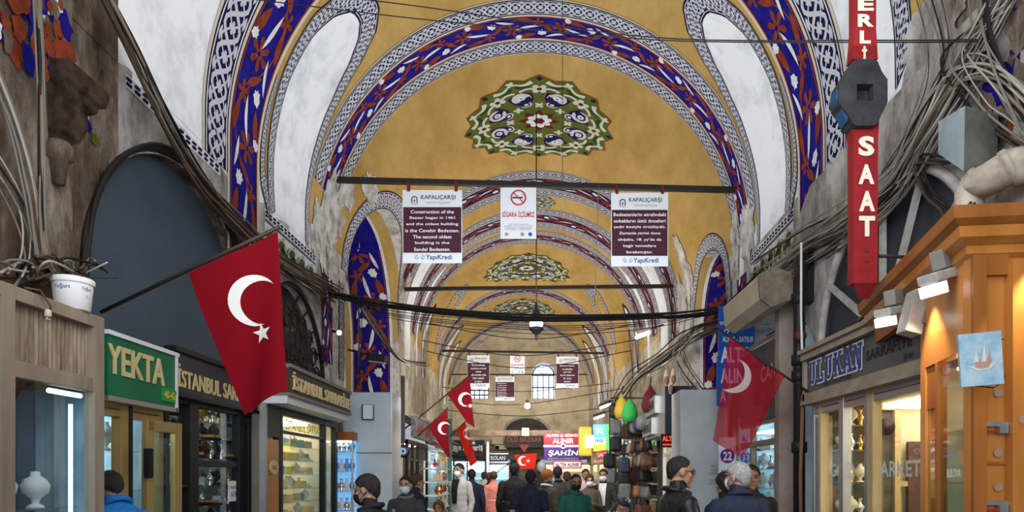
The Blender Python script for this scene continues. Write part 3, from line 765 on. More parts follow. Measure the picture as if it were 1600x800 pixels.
# YEKTA shop ------------------------------------------------------------
sgreen = mat('green_sign', (.006, .12, .055), .35, col2=(.010, .16, .07), scale=3)
lgold = mat('gold_letters', (.74, .60, .30), .35, metal=.2)
ygreen = mat('lime_label', (.03, .30, .06), .5)
yellowp = mat('yellow_paint', (.80, .62, .06), .5)
shopfront('gold_shop_front', 'brass framed shop doorway under the green sign', -1, -2.97, 4.46, 5.44, 2.14, brass, [(4.92, .09), (4.99, .06, black)], [(2.05, 4.5, 5.4, .05)], 1.2, coolwall, cool, (.9, 1.2, 1.5, 1.8))
fr = LEFT(4.60, 2.155, -2.88)
sg = thing('shop_sign', 'green shop sign with large pale gold letters and a street number', 'sign', (-2.9, 5.0, 2.15))
mb = MB(); fr.box(mb, 0, 0, .86, .41, -.09, 0, sgreen); mb.build('sign_board', sg)
mb = MB(); fr.box(mb, -.01, .405, .90, .435, -.10, .015, whitep); fr.box(mb, .86, -.04, .885, .42, -.09, .012, whitep); fr.box(mb, -.01, -.04, .88, -.005, -.09, .012, alu); mb.build('sign_edge', sg)
mb = MB(); fr.text(mb, 'YEKTA', .34, .245, .70, .20, lgold, .008, .018, ext=.004); mb.build('lettering', sg)
mb = MB(); fr.box(mb, .66, .03, .845, .135, 0, .012, ygreen); fr.text(mb, '40-42', .752, .083, .155, .06, yellowp, .016, .02); mb.build('number_plate', sg)
# open door leaf with gold frame
dl = thing('door_leaf', 'gold framed glass door standing open below the green sign', 'door', (-2.93, 5.05, 0))
Rz = Matrix.Rotation(math.radians(-12), 3, 'Z'); c0 = Vector((-2.90, 5.06, 0))
mb = MB()
for y, w in ((.04, .075), (.33, .075)): mb.bevbox(c0+Rz @ Vector((0, y, 1.02)), (.05, w, 2.0), brass, .006, Rz)
for z, w in ((.1, .2), (1.98, .08)): mb.bevbox(c0+Rz @ Vector((0, .185, z)), (.05, .33, w), brass, .006, Rz)
mb.build('door_frame', dl)
mb = MB(); mb.box(c0+Rz @ Vector((0, .185, 1.05)), (.008, .24, 1.8), pane, Rz); mb.build('glass_pane', dl)
mb = MB(); mb.bevbox(c0+Rz @ Vector((.04, .0, 1.70)), (.05, .05, .22), black, .01, Rz); mb.build('hinge', dl)

# black shop (first of the two gold dealers)
shopfront('black_shop_front', 'black framed jewellery window with a narrow and a wide pane', -1, -2.97, 5.46, 7.12, 2.28, black, [(5.92, .16), (6.88, .14)], [(1.72, 6.0, 6.82, .06), (1.52, 5.5, 5.86, .02)], 1.0, darkwall, cool, (.95, 1.14, 1.33, 1.52, 1.77, 1.94, 2.11), pw=.07)
fr = LEFT(5.46, 2.28, -2.90)
sg = thing('shop_sign', 'long black fascia with pale gold lettering, beside the green sign', 'sign', (-2.93, 6.2, 2.28))
mb = MB(); fr.box(mb, 0, 0, 1.66, .34, -.07, 0, mat('charcoal_fascia', (.030, .030, .034), .4, col2=(.05, .05, .055), scale=4)); mb.build('sign_board', sg)
mb = MB(); fr.box(mb, 0, .33, 1.66, .37, -.07, .03, black); fr.box(mb, 0, -.03, 1.66, .0, -.07, .03, black); mb.build('sign_edge', sg)
mb = MB(); fr.text(mb, 'İSTANBUL SARRAFİYE', .06, .145, 1.62, .19, lgold, .008, .012, ext=.004, align='l'); mb.build('lettering', sg)
# blue lunette panel filling the arch above
panelblue = mat('slate_blue_panel', (.050, .075, .105), .5, col2=(.062, .09, .122), scale=2)
mb = MB(); pl = [(6.04-1.36, 2.62), (6.04+1.36, 2.62)]+[(6.04+1.36*math.cos(PI*k/32), 2.95+1.36*math.sin(PI*k/32)) for k in range(33)]
mb.prism([(-3.24, y, z) for y, z in pl], (.04, 0, 0), panelblue)
o = mb.build('lunette_board'); tag(o, 'plain slate blue panel filling the arch above the green sign', 'panel')
mb = MB(); pts = [(-3.08, 6.04+1.39*math.cos(a), 2.95+1.39*math.sin(a)) for a in [PI*k/28 for k in range(31, -1, -1)]]
for k in (0, 1, 2): mb.tube([Vector(p)+Vector((.012*k, .012*math.sin(i*.9+k*2), .02*k)) for i, p in enumerate(pts)], .017, mat('black_cable', (.018, .015, .013), .6), 6)
tag(mb.build('arch_cable_run'), 'dark cables clipped round the blue arch panel', 'cable')

# second gold dealer with the awning sign
shopfront('dealer_shopfront', 'dark framed shop window crowded with gold under the awning sign', -1, -2.80, 7.42, 9.62, 2.36, black, [(7.50, .07), (9.05, .07)], [(2.10, 7.5, 9.0, .03)], 1.0, warmwall, warm, (.95, 1.12, 1.29, 1.46, 1.63, 1.80, 1.97), pw=.08)
sg = thing('awning_sign', 'projecting dark awning box with raised gold lettering below the iron grille', 'sign', (-2.75, 8.2, 2.44)); fr = LEFT(7.07, 2.46, -2.55)
mb = MB(); fr.box(mb, 0, 0, 2.31, .28, -.40, 0, mat('umber_fascia', (.055, .045, .035), .5)); mb.build('awning_box', sg)
mb = MB(); fr.box(mb, -.01, .27, 2.33, .31, -.42, .02, mat('aged_metal', (.22, .21, .19), .5)); fr.box(mb, -.01, -.02, 2.33, .01, -.42, .015, mat('aged_metal', (.22, .21, .19), .5)); mb.build('metal_edge', sg)
mb = MB(); fr.box(mb, 0, -.10, 2.31, -.02, -.40, -.02, whitep); mb.build('soffit', sg)
mb = MB(); fr.text(mb, 'İSTANBUL SARRAFİYE', 1.15, .145, 2.16, .19, lgold, .014, .012, ext=.010); mb.build('lettering', sg)
mb = MB()
for k in range(8): mb.tube([(-2.74, 7.28, 2.36+.012*k), (-2.74, 9.6, 2.36+.012*k)], .008, alu, 6)
tag(mb.build('roller_shutter'), 'grey roller shutter rolled up under the awning box', 'shutter')
fr = LEFT(7.58, 2.10, -2.785)
mb = MB(); fr.text(mb, 'İSTANBUL SARRAF', .62, .10, 1.2, .15, yellowp, .004, .02); o = mb.build('window_lettering'); tag(o, 'yellow letters stuck across the top of the gold dealer window', 'lettering')
dp = thing('door_panel', 'orange wooden door with an oval brass plaque beside the gold window', 'door', (-2.83, 7.24, 0))
mb = MB(); mb.bx((-2.83, 7.0, 0), (-2.77, 7.05, 2.36), alu); mb.bx((-2.80, 7.06, 2.02), (-2.78, 7.44, 2.36), darkgrey); mb.build('door_surround', dp)
mb = MB(); mb.bevbox((-2.80, 7.24, 1.0), (.03, .34, 2.0), orange, .008); mb.bevbox((-2.785, 7.24, .6), (.02, .22, .7), orange_d, .008); mb.build('door_leaf', dp)
mb = MB(); fr2 = LEFT(7.24, 1.70, -2.782); mb.add([fr2.p(.115*math.cos(a), .075*math.sin(a), z) for z in (0, .015) for a in [2*PI*i/24 for i in range(24)]], [tuple(range(24, 48))]+[(i, (i+1) % 24, 24+(i+1) % 24, 24+i) for i in range(24)], mat('plaque', (.62, .50, .24), .4)); fr2.text(mb, 'saat', 0, 0, .12, .045, mat('brown_letters', (.12, .06, .02), .5), .018); mb.build('oval_plaque', dp)
# iron grille lunette
iron = mat('wrought_iron', (.025, .022, .02), .5)
gr = thing('iron_grille', 'scrolled wrought iron grille in the arch above the awning sign', 'grille', (-3.1, 8.77, 2.7))
mb = MB(); mb.tube([(-3.10, 8.77+1.22*math.cos(PI*k/24), 2.72+1.32*math.sin(PI*k/24)) for k in range(25)], .03, iron); mb.tube([(-3.10, 7.54, 2.74), (-3.10, 10.0, 2.74)], .03, iron); mb.build('grille_frame', gr)
for i in range(9):
    a = PI*(i+1)/10; mb = MB()
    mb.tube([(-3.10, 8.77+r*math.cos(a+.25*math.sin(r*3)), 2.72+r*1.01*math.sin(a+.25*math.sin(r*3))) for r in [.1+1.12*q/10 for q in range(11)]], .016, iron, 6)
    mb.tube([(-3.09, 8.77+.9*math.cos(a)+(.16-.10*q/12)*math.cos(q*.75), 2.72+.9*math.sin(a)+(.16-.10*q/12)*math.sin(q*.75)) for q in range(13)], .013, iron, 6)
    mb.tube([(-3.09, 8.77+.5*math.cos(a)+(.12-.07*q/12)*math.cos(-q*.75), 2.72+.5*math.sin(a)+(.12-.07*q/12)*math.sin(-q*.75)) for q in range(13)], .013, iron, 6); mb.build('scroll_bar', gr)
mb = MB(); pl = [(7.54, 2.5), (10.0, 2.5)]+[(8.77+1.23*math.cos(PI*k/24), 2.72+1.31*math.sin(PI*k/24)) for k in range(25)]
mb.prism([(-3.24, y, z) for y, z in pl], (.02, 0, 0), mat('dusty_dark_glass', (.05, .05, .045), .3, col2=(.13, .12, .10), scale=3)); tag(mb.build('arch_glazing'), 'dusty dark glazing behind the scrolled iron grille', 'glazing')
# blue lit cabinet
bc = thing('lit_cabinet', 'tall blue lit glass cabinet of small silver goods by the white pier', 'display cabinet', (-2.75, 9.8, 0))
mb = MB(); mb.bx((-2.93, 9.74, 0), (-2.61, 9.94, .35), black); mb.bx((-2.93, 9.72, 2.12), (-2.60, 9.95, 2.24), orange_d); mb.bx((-2.93, 9.92, .35), (-2.61, 9.94, 2.12), mat('blue_lit_back', (.10, .30, .62), .4, emit=.5, ecol=(.25, .6, 1)))
for x in (-2.92, -2.62): mb.bx((x-.01, 9.74, .35), (x+.01, 9.76, 2.12), alu)
mb.build('cabinet_body', bc)
for k in range(6):
    mb = MB(); mb.bx((-2.91, 9.75, .55+.28*k), (-2.63, 9.92, .558+.28*k), alu); mb.build('glass_shelf', bc)
mb = MB(); mb.tube([(-2.90, 9.77, 2.10), (-2.64, 9.77, 2.10)], .012, cool); mb.build('strip_lamp', bc)
rr = random.Random(3); pro = [vase('small silver ornament on the shelves of the blue lit cabinet', 'silver ornaments in the blue cabinet', m, .18, i) for i, m in enumerate((silver, mat('sky_blue_enamel', (.15, .4, .75), .3), whitep))]
scatter(pro, [((rr.randrange(3)), (-2.87+.075*j, 9.83, .56+.28*k), rr.random()*6) for k in range(6) for j in range(4)])
# white piers at both sides of the crossing
pierm = mat('pale_blue_gloss', (.46, .55, .62), .22, col2=(.58, .67, .73), scale=1.5, spec=.6)
mb = MB(); mb.bevbox((-2.47, 10.36, 1.42), (.72, .66, 2.84), pierm, .015); mb.bx((-2.84, 10.0, 1.95), (-2.11, 10.026, 1.955), darkgrey)
struct(mb.build('partition_left'))
mb = MB(); mb.bevbox((2.46, 10.36, 1.44), (.70, .66, 2.88), mat('pale_grey_gloss', (.46, .50, .54), .35, col2=(.60, .64, .67), scale=1.5), .015)
struct(mb.build('partition_right'))
bx_ = thing('meter_box', 'small white metal meter box on the pale blue pier', 'meter box', (-2.47, 10.0, 2.5)); q = P(575, 644, 9.99)
mb = MB(); mb.bevbox((q.x, 9.99, q.z), (.17, .07, .22), black, .006); mb.build('box_body', bx_)
mb = MB(); mb.bevbox((q.x+.008, 9.95, q.z), (.145, .02, .205), whitep, .006); mb.build('box_door', bx_)
st = FRONT(2.62, 1.66, 10.02); mb = MB(); ink = mat('stencil_ink', (.16, .17, .18), .7)
for i, t in enumerate(('SAAT', 'TAMİRİ', 'YAPILIR')): st.text(mb, t, -.02, .10-.055*i, None, .035, ink, .012)
for i, t in enumerate(('BİLEZİK', 'YAPILIR')): st.text(mb, t, -.02, -.10-.055*i, None, .035, ink, .012)
tag(mb.build('stencilled_notice'), 'small grey stencilled words on the grey pier by the blue board', 'notice')

# goods in the left windows
rr = random.Random(11)
pro = [bust(velvet, gold, .16, 'black necklace bust on the shelves of the black framed window', 'busts in the black framed window'), bust(mat('grey_velvet', (.16, .16, .17), .8), silver, .15, 'grey necklace bust with silver chain in the black framed window', 'grey busts in the black framed window'),
       tray('small tray of gold rings in the black framed window', 'ring trays in the black framed window'), vase('gold ornament in the black framed window', 'gold ornaments in the black framed window', gold, .12, 2), vase('silver ornament in the black framed window', 'silver ornaments in the black framed window', silver, .14, 5), box_item('white gift box in the black framed window', 'white boxes in the black framed window', whitep, d=(.1, .12, .08))]
sp = []
for z in (.95, 1.14, 1.33, 1.52, 1.77, 1.94, 2.11):
    y = 5.56
    while y < 7.0:
        if not (5.84 < y < 6.02 or y > 6.80 and y < 6.95):
            k = rr.choices(range(6), (4 if z > 1.6 else 1, 2, 3 if z < 1.6 else 1, 3, 2, 1))[0]
            sp.append((k, (-3.16-.08*rr.random(), y, z+.001), rr.uniform(-.4, .4)))
            if rr.random() < .55: sp.append((rr.choice((2, 3, 4, 0)), (-3.06, y+.03, z+.001), rr.uniform(-.4, .4)))
        y += .085+.03*rr.random()
scatter(pro, sp)
pro = [tray('white tray of gold bangles in the gold dealer window', 'bangle trays in the gold dealer window', whitep, gold, .20, .16), bust(mat('cream_velvet', (.72, .66, .52), .8), gold, .15, 'cream necklace bust hung with gold in the gold dealer window', 'busts in the gold dealer window'), vase('gold coin stand in the gold dealer window', 'gold stands in the gold dealer window', gold, .13, 8), box_item('yellow gift box in the gold dealer window', 'yellow boxes in the gold dealer window', yellowp, d=(.12, .2, .09)), box_item('teal gift box in the gold dealer window', 'teal boxes in the gold dealer window', mat('teal_card', (.02, .25, .25), .5), d=(.1, .13, .1))]
sp = []
for z in (.95, 1.12, 1.29, 1.46, 1.63, 1.80, 1.97):
    y = 7.62
    while y < 9.0:
        sp.append((rr.choices(range(5), (4, 3, 1, 3, 1))[0], (-2.98-.08*rr.random(), y, z+.001), rr.uniform(-.4, .4))); y += .14+.04*rr.random()
scatter(pro, sp)
pro = [bust(whitep, silver, .22, 'white necklace bust inside the doorway under the green sign', 'busts under the green sign'), vase('silver ornament inside the doorway under the green sign', 'ornaments under the green sign', silver, .2, 3), box_item('pale gift box inside the doorway under the green sign', 'boxes under the green sign', whitep)]
scatter(pro, [(rr.randrange(3), (-3.3, 4.6+.16*j, z+.001), rr.random()) for z in (.9, 1.2, 1.5, 1.8) for j in range(5)])
pro = [bust(mat('white_velvet', (.7, .72, .74), .8), silver, .20, 'pale necklace bust inside the weathered wooden cabinet', 'busts in the weathered cabinet')]
scatter(pro, [(0, (-2.78, y, z+.009), 0) for z in (.95, 1.42) for y in (3.0, 3.3, 3.56, 3.80)])

nt_ = thing('paper_notice', 'white paper notice taped low inside the black framed window', 'notice', (-2.99, 6.5, 1.5)); fr = LEFT(DX(357, -2.985), 1.36, -2.985)
mb = MB(); fr.box(mb, 0, 0, .24, .20, -.003, 0, whitep); mb.build('paper', nt_); mb = MB(); fr.text(mb, 'TAKSİTLE', .12, .14, .19, .035, ink, .003, .02); fr.text(mb, 'ALTIN', .12, .07, .14, .05, ink, .003, .02); mb.build('lettering', nt_)
lm = thing('pier_lamp', 'small bright lamp clipped to the wall above the pale blue pier', 'lamp', PX(530, 520, -2.93)); c = PX(530, 520, -2.9)
mb = MB(); mb.ell(c, (.035, .035, .035), mat('bulb_white', (1, 1, 1), .3, emit=9)); mb.build('bulb', lm); mb = MB(); mb.tube([c, c+Vector((-.10, .02, .03))], .018, black, 8); mb.build('holder', lm)
sp_ = thing('flood_box', 'black box floodlight on an arm in front of the left blue arch', 'floodlight', P(590, 560, 10.9)); c = P(590, 560, 10.9); Rm = Matrix.Rotation(.12, 3, 'Y')
mb = MB(); mb.bevbox(c, (.30, .14, .13), black, .02, Rm); mb.build('housing', sp_); mb = MB(); mb.bevbox(c+Vector((0, -.03, -.07)), (.26, .10, .02), mat('lamp_face_grey', (.3, .3, .32), .3), .005, Rm); mb.build('lamp_face', sp_); mb = MB(); mb.tube([c+Vector((-.1, 0, .05)), c+Vector((-.45, -.1, .12))], .015, black, 6); mb.build('arm', sp_)
# yoghurt tub and loose cord on the near cabinet
tb = thing('plastic_tub', 'white plastic yoghurt tub standing on the wooden cabinet', 'tub', (-2.66, 3.93, 2.55)); c = Vector((-2.66, 3.93, 2.55))
mb = MB(); mb.lathe([(.082, 0), (.088, .004), (.103, .155), (.103, .16)], c, plastic, 28); mb.build('tub_body', tb)
mb = MB(); mb.lathe([(.108, .150), (.110, .155), (.110, .178), (.104, .184), (.098, .178), (.0, .176)], c, plastic, 28, cap=False); mb.build('lid_rim', tb)
mb = MB(); bl = mat('label_blue', (.05, .12, .42), .5)
def onround(x, y, off=.0015):
    a = -PI*.36+x/.095; r = .084+.019*(y/.155)+off; return c+Vector((r*math.cos(a), r*math.sin(a), y))
for t, x, y, w, h, m in (('Yoğurt', -.04, .118, .085, .030, bl), ('Yoğurt', .085, .118, .06, .026, bl), ('süt', .09, .07, .035, .03, bl)):
    vs, fs = text_geo(t, .02); xs = [v.x for v in vs]; ys = [v.y for v in vs]; kx = w/(max(xs)-min(xs)); ky = h/(max(ys)-min(ys))
    mb.add([onround(x+(v.x-min(xs))*kx-w/2, y+(v.y-min(ys))*ky-h/2) for v in vs], fs, m)
mb.add([onround(x, y) for x, y in [(-.02+.11*i/10, .008) for i in range(11)]+[(.09-.11*i/10, .018+.026*math.sin(PI*i/10)) for i in range(11)]], [tuple(range(22))], redp)
mb.add([onround(-.07+.03*math.cos(i*.5), .05+.03*math.sin(i*.5)) for i in range(13)], [tuple(range(13))], mat('label_grey', (.45, .45, .5), .5))
mb.build('printed_label', tb)
pg = thing('plug_cord', 'pale plug dangling on a brown cord over the fluted cabinet panel', 'cord', (-2.57, 3.58, 2.4))
mb = MB(); q = PX(75, 492, -2.58); mb.tube([(-2.60, q.y-.14, 2.56), (-2.58, q.y-.06, 2.57), (-2.565, q.y, 2.50), (-2.57, q.y, q.z+.03)], .006, mat('brown_cable', (.10, .07, .045), .6), 6); mb.build('cord', pg)
mb = MB(); mb.lathe([(.010, .03), (.016, .02), (.018, -.005), (.012, -.012)], q, mat('ivory_plastic', (.6, .52, .38), .5), 12); mb.tube([q+Vector((0, -.008, -.01)), q+Vector((0, -.008, -.035))], .003, silver, 6); mb.tube([q+Vector((0, .008, -.01)), q+Vector((0, .008, -.035))], .003, silver, 6); mb.build('plug', pg)
# stone bracket high on the left pier
cap = mat('dark_stone', (.014, .009, .006), .85, col2=(.07, .048, .034), scale=9, bump=.4, detail=9, spec=.08)
sb = thing('stone_bracket', 'dark moulded stone bracket on the sooty pier at upper left', 'bracket', (-2.9, 4.3, 4.0)); mb = MB()
prof = [(0, .02), (.0, .10), (.05, .14), (.09, .24), (.09, .33), (.14, .37), (.15, .41), (.19, .43), (.21, .50), (.21, .54)]
zb = 3.60
for (a, za), (b, zb2) in zip(prof[:-1], prof[1:]):
    A, B = [[(-3.0, 4.18-q*.12, zb+z), (-2.95+q*.55, 4.18-q*.12, zb+z), (-2.95+q*.55, 4.34+q, zb+z), (-3.0, 4.34+q, zb+z)] for q, z in ((a, za), (b, zb2))]
    mb.add(A+B, [(0, 1, 5, 4), (1, 2, 6, 5), (2, 3, 7, 6), (3, 2, 1, 0), (4, 5, 6, 7)], cap)
mb.build('bracket_block', sb)
mb = MB(); mb.lathe([(.03, -.20), (.05, -.05), (.075, -.04), (.08, .02), (.06, .06)], (-2.94, 4.22, 3.6), brown, 14); mb.build('shaft', sb)

# ------------------------------------------------------------------ right-hand shops
# orange wooden kiosk with a canted bay
A2 = Vector((2.343, 4.178, 0)); B2 = Vector((2.17, 3.43, 0)); C2 = Vector((3.1, 3.34, 0)); AF = Vector((2.62, 5.25, 0))
ki = thing('wooden_kiosk', 'orange wooden shop kiosk with a canted glass bay and deep moulded cornice', 'kiosk', (2.6, 3.9, 0))
ab = (B2-A2).normalized(); nab = Vector((ab.y, -ab.x, 0))
if nab.x > 0: nab = -nab
fk = Frame(A2, ab, (0, 0, 1))
Lab = (B2-A2).length
if fk.n.x > 0: fk.n = -fk.n
def kbox(x0, x1, z0, z1, y0, y1, m, name, par=ki):
    mb = MB(); fk.box(mb, x0, z0, x1, z1, y0, y1, m); return mb.build(name, par)
kbox(0, Lab+.01, 2.25, 2.80, -.06, 0, orange, 'fascia')
kbox(0, .09, 0, 2.25, -.06, 0, orange, 'post'); kbox(Lab-.07, Lab+.01, 0, 2.25, -.06, .0, orange, 'post')
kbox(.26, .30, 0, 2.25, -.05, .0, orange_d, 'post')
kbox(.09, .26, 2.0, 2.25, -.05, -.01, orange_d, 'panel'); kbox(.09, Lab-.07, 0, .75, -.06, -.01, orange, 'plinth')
mb = MB(); fk.box(mb, .30, .75, Lab-.07, 2.22, -.02, -.015, glass('green_glass', (.86, .96, .92), .06)); fk.box(mb, .09, .75, .26, 2.0, -.02, -.015, pane); mb.build('glass_pane', ki)
for z in (1.0, 1.28, 1.56, 1.84): kbox(.10, Lab-.07, z, z+.012, -.35, -.05, glass('shelf_glass', (.85, .95, .93), .12), 'glass_shelf')
mb = MB(); fk.box(mb, .09, .7, Lab-.05, 2.25, -.42, -.40, warmwall); fk.box(mb, .0, .6, Lab, .74, -.42, -.05, orange_d); fk.box(mb, 0, .7, .05, 2.25, -.42, -.06, warmwall); mb.build('interior_lining', ki)
mb = MB(); fk.box(mb, .3, 2.20, Lab-.1, 2.215, -.3, -.1, warm); mb.build('ceiling_lamp', ki)
# front face with recess and broad column
mb = MB(); bc_ = (C2-B2).normalized(); ff = Frame(B2, bc_, (0, 0, 1))
if ff.n.y > 0: ff.n = -ff.n
ff.box(mb, 0, 0, .9, 2.80, -.06, 0, orange); mb.build('front_panel', ki)
mb = MB(); ff.box(mb, .0, 0, .06, 2.70, 0, .04, orange_d); ff.box(mb, .0, 2.60, .17, 2.70, 0, .03, orange_d); ff.box(mb, .06, 1.20, .17, 1.215, 0, .012, orange_d); ff.box(mb, .06, 1.66, .17, 1.675, 0, .012, orange_d); ff.box(mb, .06, 2.1, .17, 2.115, 0, .012, orange_d); mb.build('panel_moulding', ki)
mb = MB(); ff.box(mb, .165, 0, .42, 2.66, 0, .07, orange); mb.build('column', ki)
hm = mat('hinge_metal', (.35, .40, .43), .35, metal=.7)
for z in (1.46, 1.85):
    mb = MB(); ff.box(mb, .055, z, .165, z+.02, .01, .035, hm); ff.box(mb, .12, z-.035, .16, z+.005, .01, .045, hm); ff.box(mb, .06, z-.03, .12, z-.02, .02, .03, redp); mb.build('hook_rail', ki)
dotm = mat('faded_sticker', (.36, .25, .18), .6)
for x, z in ((.215, 1.88), (.13, 1.72), (.13, 2.02), (.13, 1.55)):
    mb = MB(); ff.disc(mb, x, z, .022, dotm, .072 if x > .165 else .012); mb.build('round_sticker', ki)
# cornice swept round the corner
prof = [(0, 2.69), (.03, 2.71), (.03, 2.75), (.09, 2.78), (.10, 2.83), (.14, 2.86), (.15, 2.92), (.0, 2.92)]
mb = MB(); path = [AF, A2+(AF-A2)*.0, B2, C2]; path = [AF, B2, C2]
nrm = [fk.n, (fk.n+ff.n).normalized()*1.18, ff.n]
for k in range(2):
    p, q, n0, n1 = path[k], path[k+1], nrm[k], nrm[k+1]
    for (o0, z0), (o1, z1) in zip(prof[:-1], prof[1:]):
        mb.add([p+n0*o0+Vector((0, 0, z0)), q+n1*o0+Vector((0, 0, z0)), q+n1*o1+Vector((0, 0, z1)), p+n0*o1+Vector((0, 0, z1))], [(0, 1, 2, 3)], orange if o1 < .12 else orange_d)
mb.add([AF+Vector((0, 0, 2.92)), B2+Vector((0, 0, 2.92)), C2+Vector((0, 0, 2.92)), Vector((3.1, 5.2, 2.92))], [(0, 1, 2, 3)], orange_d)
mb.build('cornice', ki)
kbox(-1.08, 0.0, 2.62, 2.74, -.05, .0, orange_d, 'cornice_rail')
mb = MB(); fk.text(mb, 'BULOVA', .52, 1.62, .20, .045, mat('white_letters', (.8, .8, .8), .5), -.010, .02); mb.build('window_lettering', ki)
# small downlights washing the kiosk front (spots under its cornice)
for (p, w) in ((fk.p(.25, 2.67, .10), 5), (fk.p(.62, 2.67, .10), 5), (ff.p(.30, 2.69, .13), 7)):
    l = bpy.data.lights.new('cornice_spot', 'SPOT'); l.energy = w*7; l.spot_size = 1.5; l.spot_blend = .6; l.color = (1, .84, .62); l.shadow_soft_size = .02
    o = bpy.data.objects.new('cornice_spot', l); COL.objects.link(o); o.location = p; o.rotation_euler = (0, 0, 0)
# goods in the kiosk bay
rr = random.Random(5); pro = [vase('small silver watch stand in the canted kiosk bay', 'watch stands in the kiosk bay', silver, .13, 4), box_item('white watch box in the canted kiosk bay', 'white boxes in the kiosk bay', whitep, 'watch_box', 'box', (.08, .08, .06)), vase('gold ornament in the canted kiosk bay', 'gold ornaments in the kiosk bay', gold, .15, 6), box_item('red watch box in the canted kiosk bay', 'red boxes in the kiosk bay', redp, 'watch_box', 'box', (.07, .08, .08))]
scatter(pro, [(rr.choices(range(4), (4, 2, 2, 1))[0], fk.p(.14+.10*j, z+.013, -.2-.06*rr.random()), rr.random()) for z in (1.0, 1.28, 1.56, 1.84) for j in range(6)])
# painted canvas hung on the corner
cv = thing('boat_painting', 'small pale blue canvas painting of a sailing boat hung on the kiosk corner', 'painting', (2.06, 3.22, 2.15)); c = P(1533, 561, 3.24)
fc = Frame(c, (.97, -.24, .06), (.03, -.02, 1)); fc.u = (fc.u-fc.r*fc.u.dot(fc.r)).normalized(); fc.n = fc.r.cross(fc.u)
sea = mat('canvas_sea', (.25, .45, .58), .6, col2=(.50, .64, .70), scale=14, detail=8)
mb = MB(); fc.box(mb, -.090, -.125, .090, .125, -.022, 0, sea); mb.build('canvas', cv)
mb = MB(); sl = mat('sail_white', (.70, .68, .64), .6); hull = mat('hull_pink', (.50, .30, .24), .6)
mb.add([fc.p(x, y, .002) for x, y in [(-.055, -.03), (-.02, -.055), (.035, -.05), (.06, -.02), (.03, -.028), (-.03, -.03)]], [(0, 1, 2, 3, 4, 5)], sl)
mb.add([fc.p(x, y, .003) for x, y in [(-.03, -.035), (-.01, -.045), (.03, -.042), (.04, -.015), (.01, .005), (-.02, -.01)]], [(0, 1, 2, 3, 4, 5)], hull)
for x0, x1, y1, m in ((-.035, -.012, .05, sl), (0.0, .022, .08, sl), (.024, .042, .045, hull)): mb.add([fc.p(x0, -.015, .004), fc.p(x1, -.012, .004), fc.p((x0+x1)/2+.004, y1, .004)], [(0, 1, 2)], m)
mb.build('painted_boat', cv)
mb = MB(); mb.tube([fc.p(.085, .09, -.02), fc.p(.12, .095, -.06)], .006, iron); mb.tube([fc.p(-.03, -.12, -.02), fc.p(.06, -.135, -.05), fc.p(.09, -.12, -.06)], .004, iron); mb.build('wire_hook', cv)
# two floodlights on the kiosk cornice
lampg = mat('lamp_housing', (.30, .29, .27), .5, col2=(.42, .41, .38), scale=20); lens = mat('lamp_glass', (.85, .88, .95), .3, emit=1.2, ecol=(.95, .97, 1))
def flood(px, py, y, label, s=1.0, tilt=.35, yaw=.5):
    c = P(px, py, y); r = thing('floodlight', label, 'floodlight', c); Rm = Matrix.Rotation(yaw, 3, 'Z') @ Matrix.Rotation(-tilt, 3, 'Y')
    mb = MB(); mb.bevbox(c, (.17*s, .12*s, .05*s), lampg, .008, Rm); mb.bevbox(c+Rm @ Vector((-.04*s, 0, -.045*s)), (.075*s, .10*s, .07*s), lampg, .006, Rm); mb.build('housing', r)
    mb = MB(); mb.bevbox(c+Rm @ Vector((-.055*s, 0, -.062*s)), (.085*s, .105*s, .06*s), lens, .004, Rm); mb.build('lamp_glass', r)
    mb = MB(); mb.box(c+Vector((.05*s, .02, .07*s)), (.02, .05*s, .14*s), lampg, Rm); mb.bevbox(c+Vector((.04*s, .02, .10*s)), (.10*s, .08*s, .10*s), mat('grey_bracket', (.22, .21, .19), .6), .006, Rm); mb.build('bracket', r)
flood(1466, 432, 3.62, 'grey floodlight with white glowing face, nearer the kiosk column', 1.0, .3, .35); flood(1390, 487, 4.30, 'grey floodlight at the far end of the kiosk cornice', .95, .2, .5)
jb = thing('cable_box', 'grey metal junction box under the kiosk cornice beside a floodlight', 'junction box', P(1428, 495, 4.15)); c = P(1428, 490, 4.15)
mb = MB(); mb.bevbox(c, (.10, .12, .26), mat('box_grey', (.26, .25, .22), .55, col2=(.36, .34, .30), scale=12), .006, Matrix.Rotation(.25, 3, 'Y')); mb.build('box_body', jb)
mb = MB(); mb.bevbox(c+Vector((.06, -.02, .02)), (.05, .10, .20), mat('box_brown', (.15, .12, .09), .6), .006, Matrix.Rotation(.25, 3, 'Y')); mb.build('box_cover', jb)

# ULUKAN shop
woodf = mat('pale_wood_frame', (.42, .30, .15), .5, col2=(.55, .41, .22), scale=5, stretch=(1, 1, .3))
xu = 2.66
uf = shopfront('gold_shop_front', 'grey framed gold shop window with warm cream interior under the grey fascia', 1, xu, 4.52, 6.58, 2.30, alu, [(5.43, .09, woodf), (5.50, .05, alu), (5.95, .085, alu), (6.40, .05, woodf)], [(2.22, 4.55, 6.55, .05)], 1.7, warmwall, warm, (1.0,), pw=.05, sill=.75)
mb = MB(); q = lambda px: (px-VX)/F*6.46
for a, b, c_, d_ in ((1355, 1363, 640, 1000), (1395, 1404, 640, 1000), (1355, 1404, 632, 641), (1288, 1298, 650, 1000)): mb.bx((q(a), 6.42, P(0, d_, 6.46).z), (q(b), 6.48, P(0, c_, 6.46).z), woodf)
mb.build('inner_door_frame', uf)
mb = MB(); mb.bx((q(1363), 6.47, .3), (q(1395), 6.49, P(0, 641, 6.46).z), darkwall); mb.bx((q(1299), 6.47, .3), (q(1352), 6.49, P(0, 632, 6.46).z), mat('dusky_glass', (.10, .10, .07), .15)); mb.build('inner_door_glass', uf)
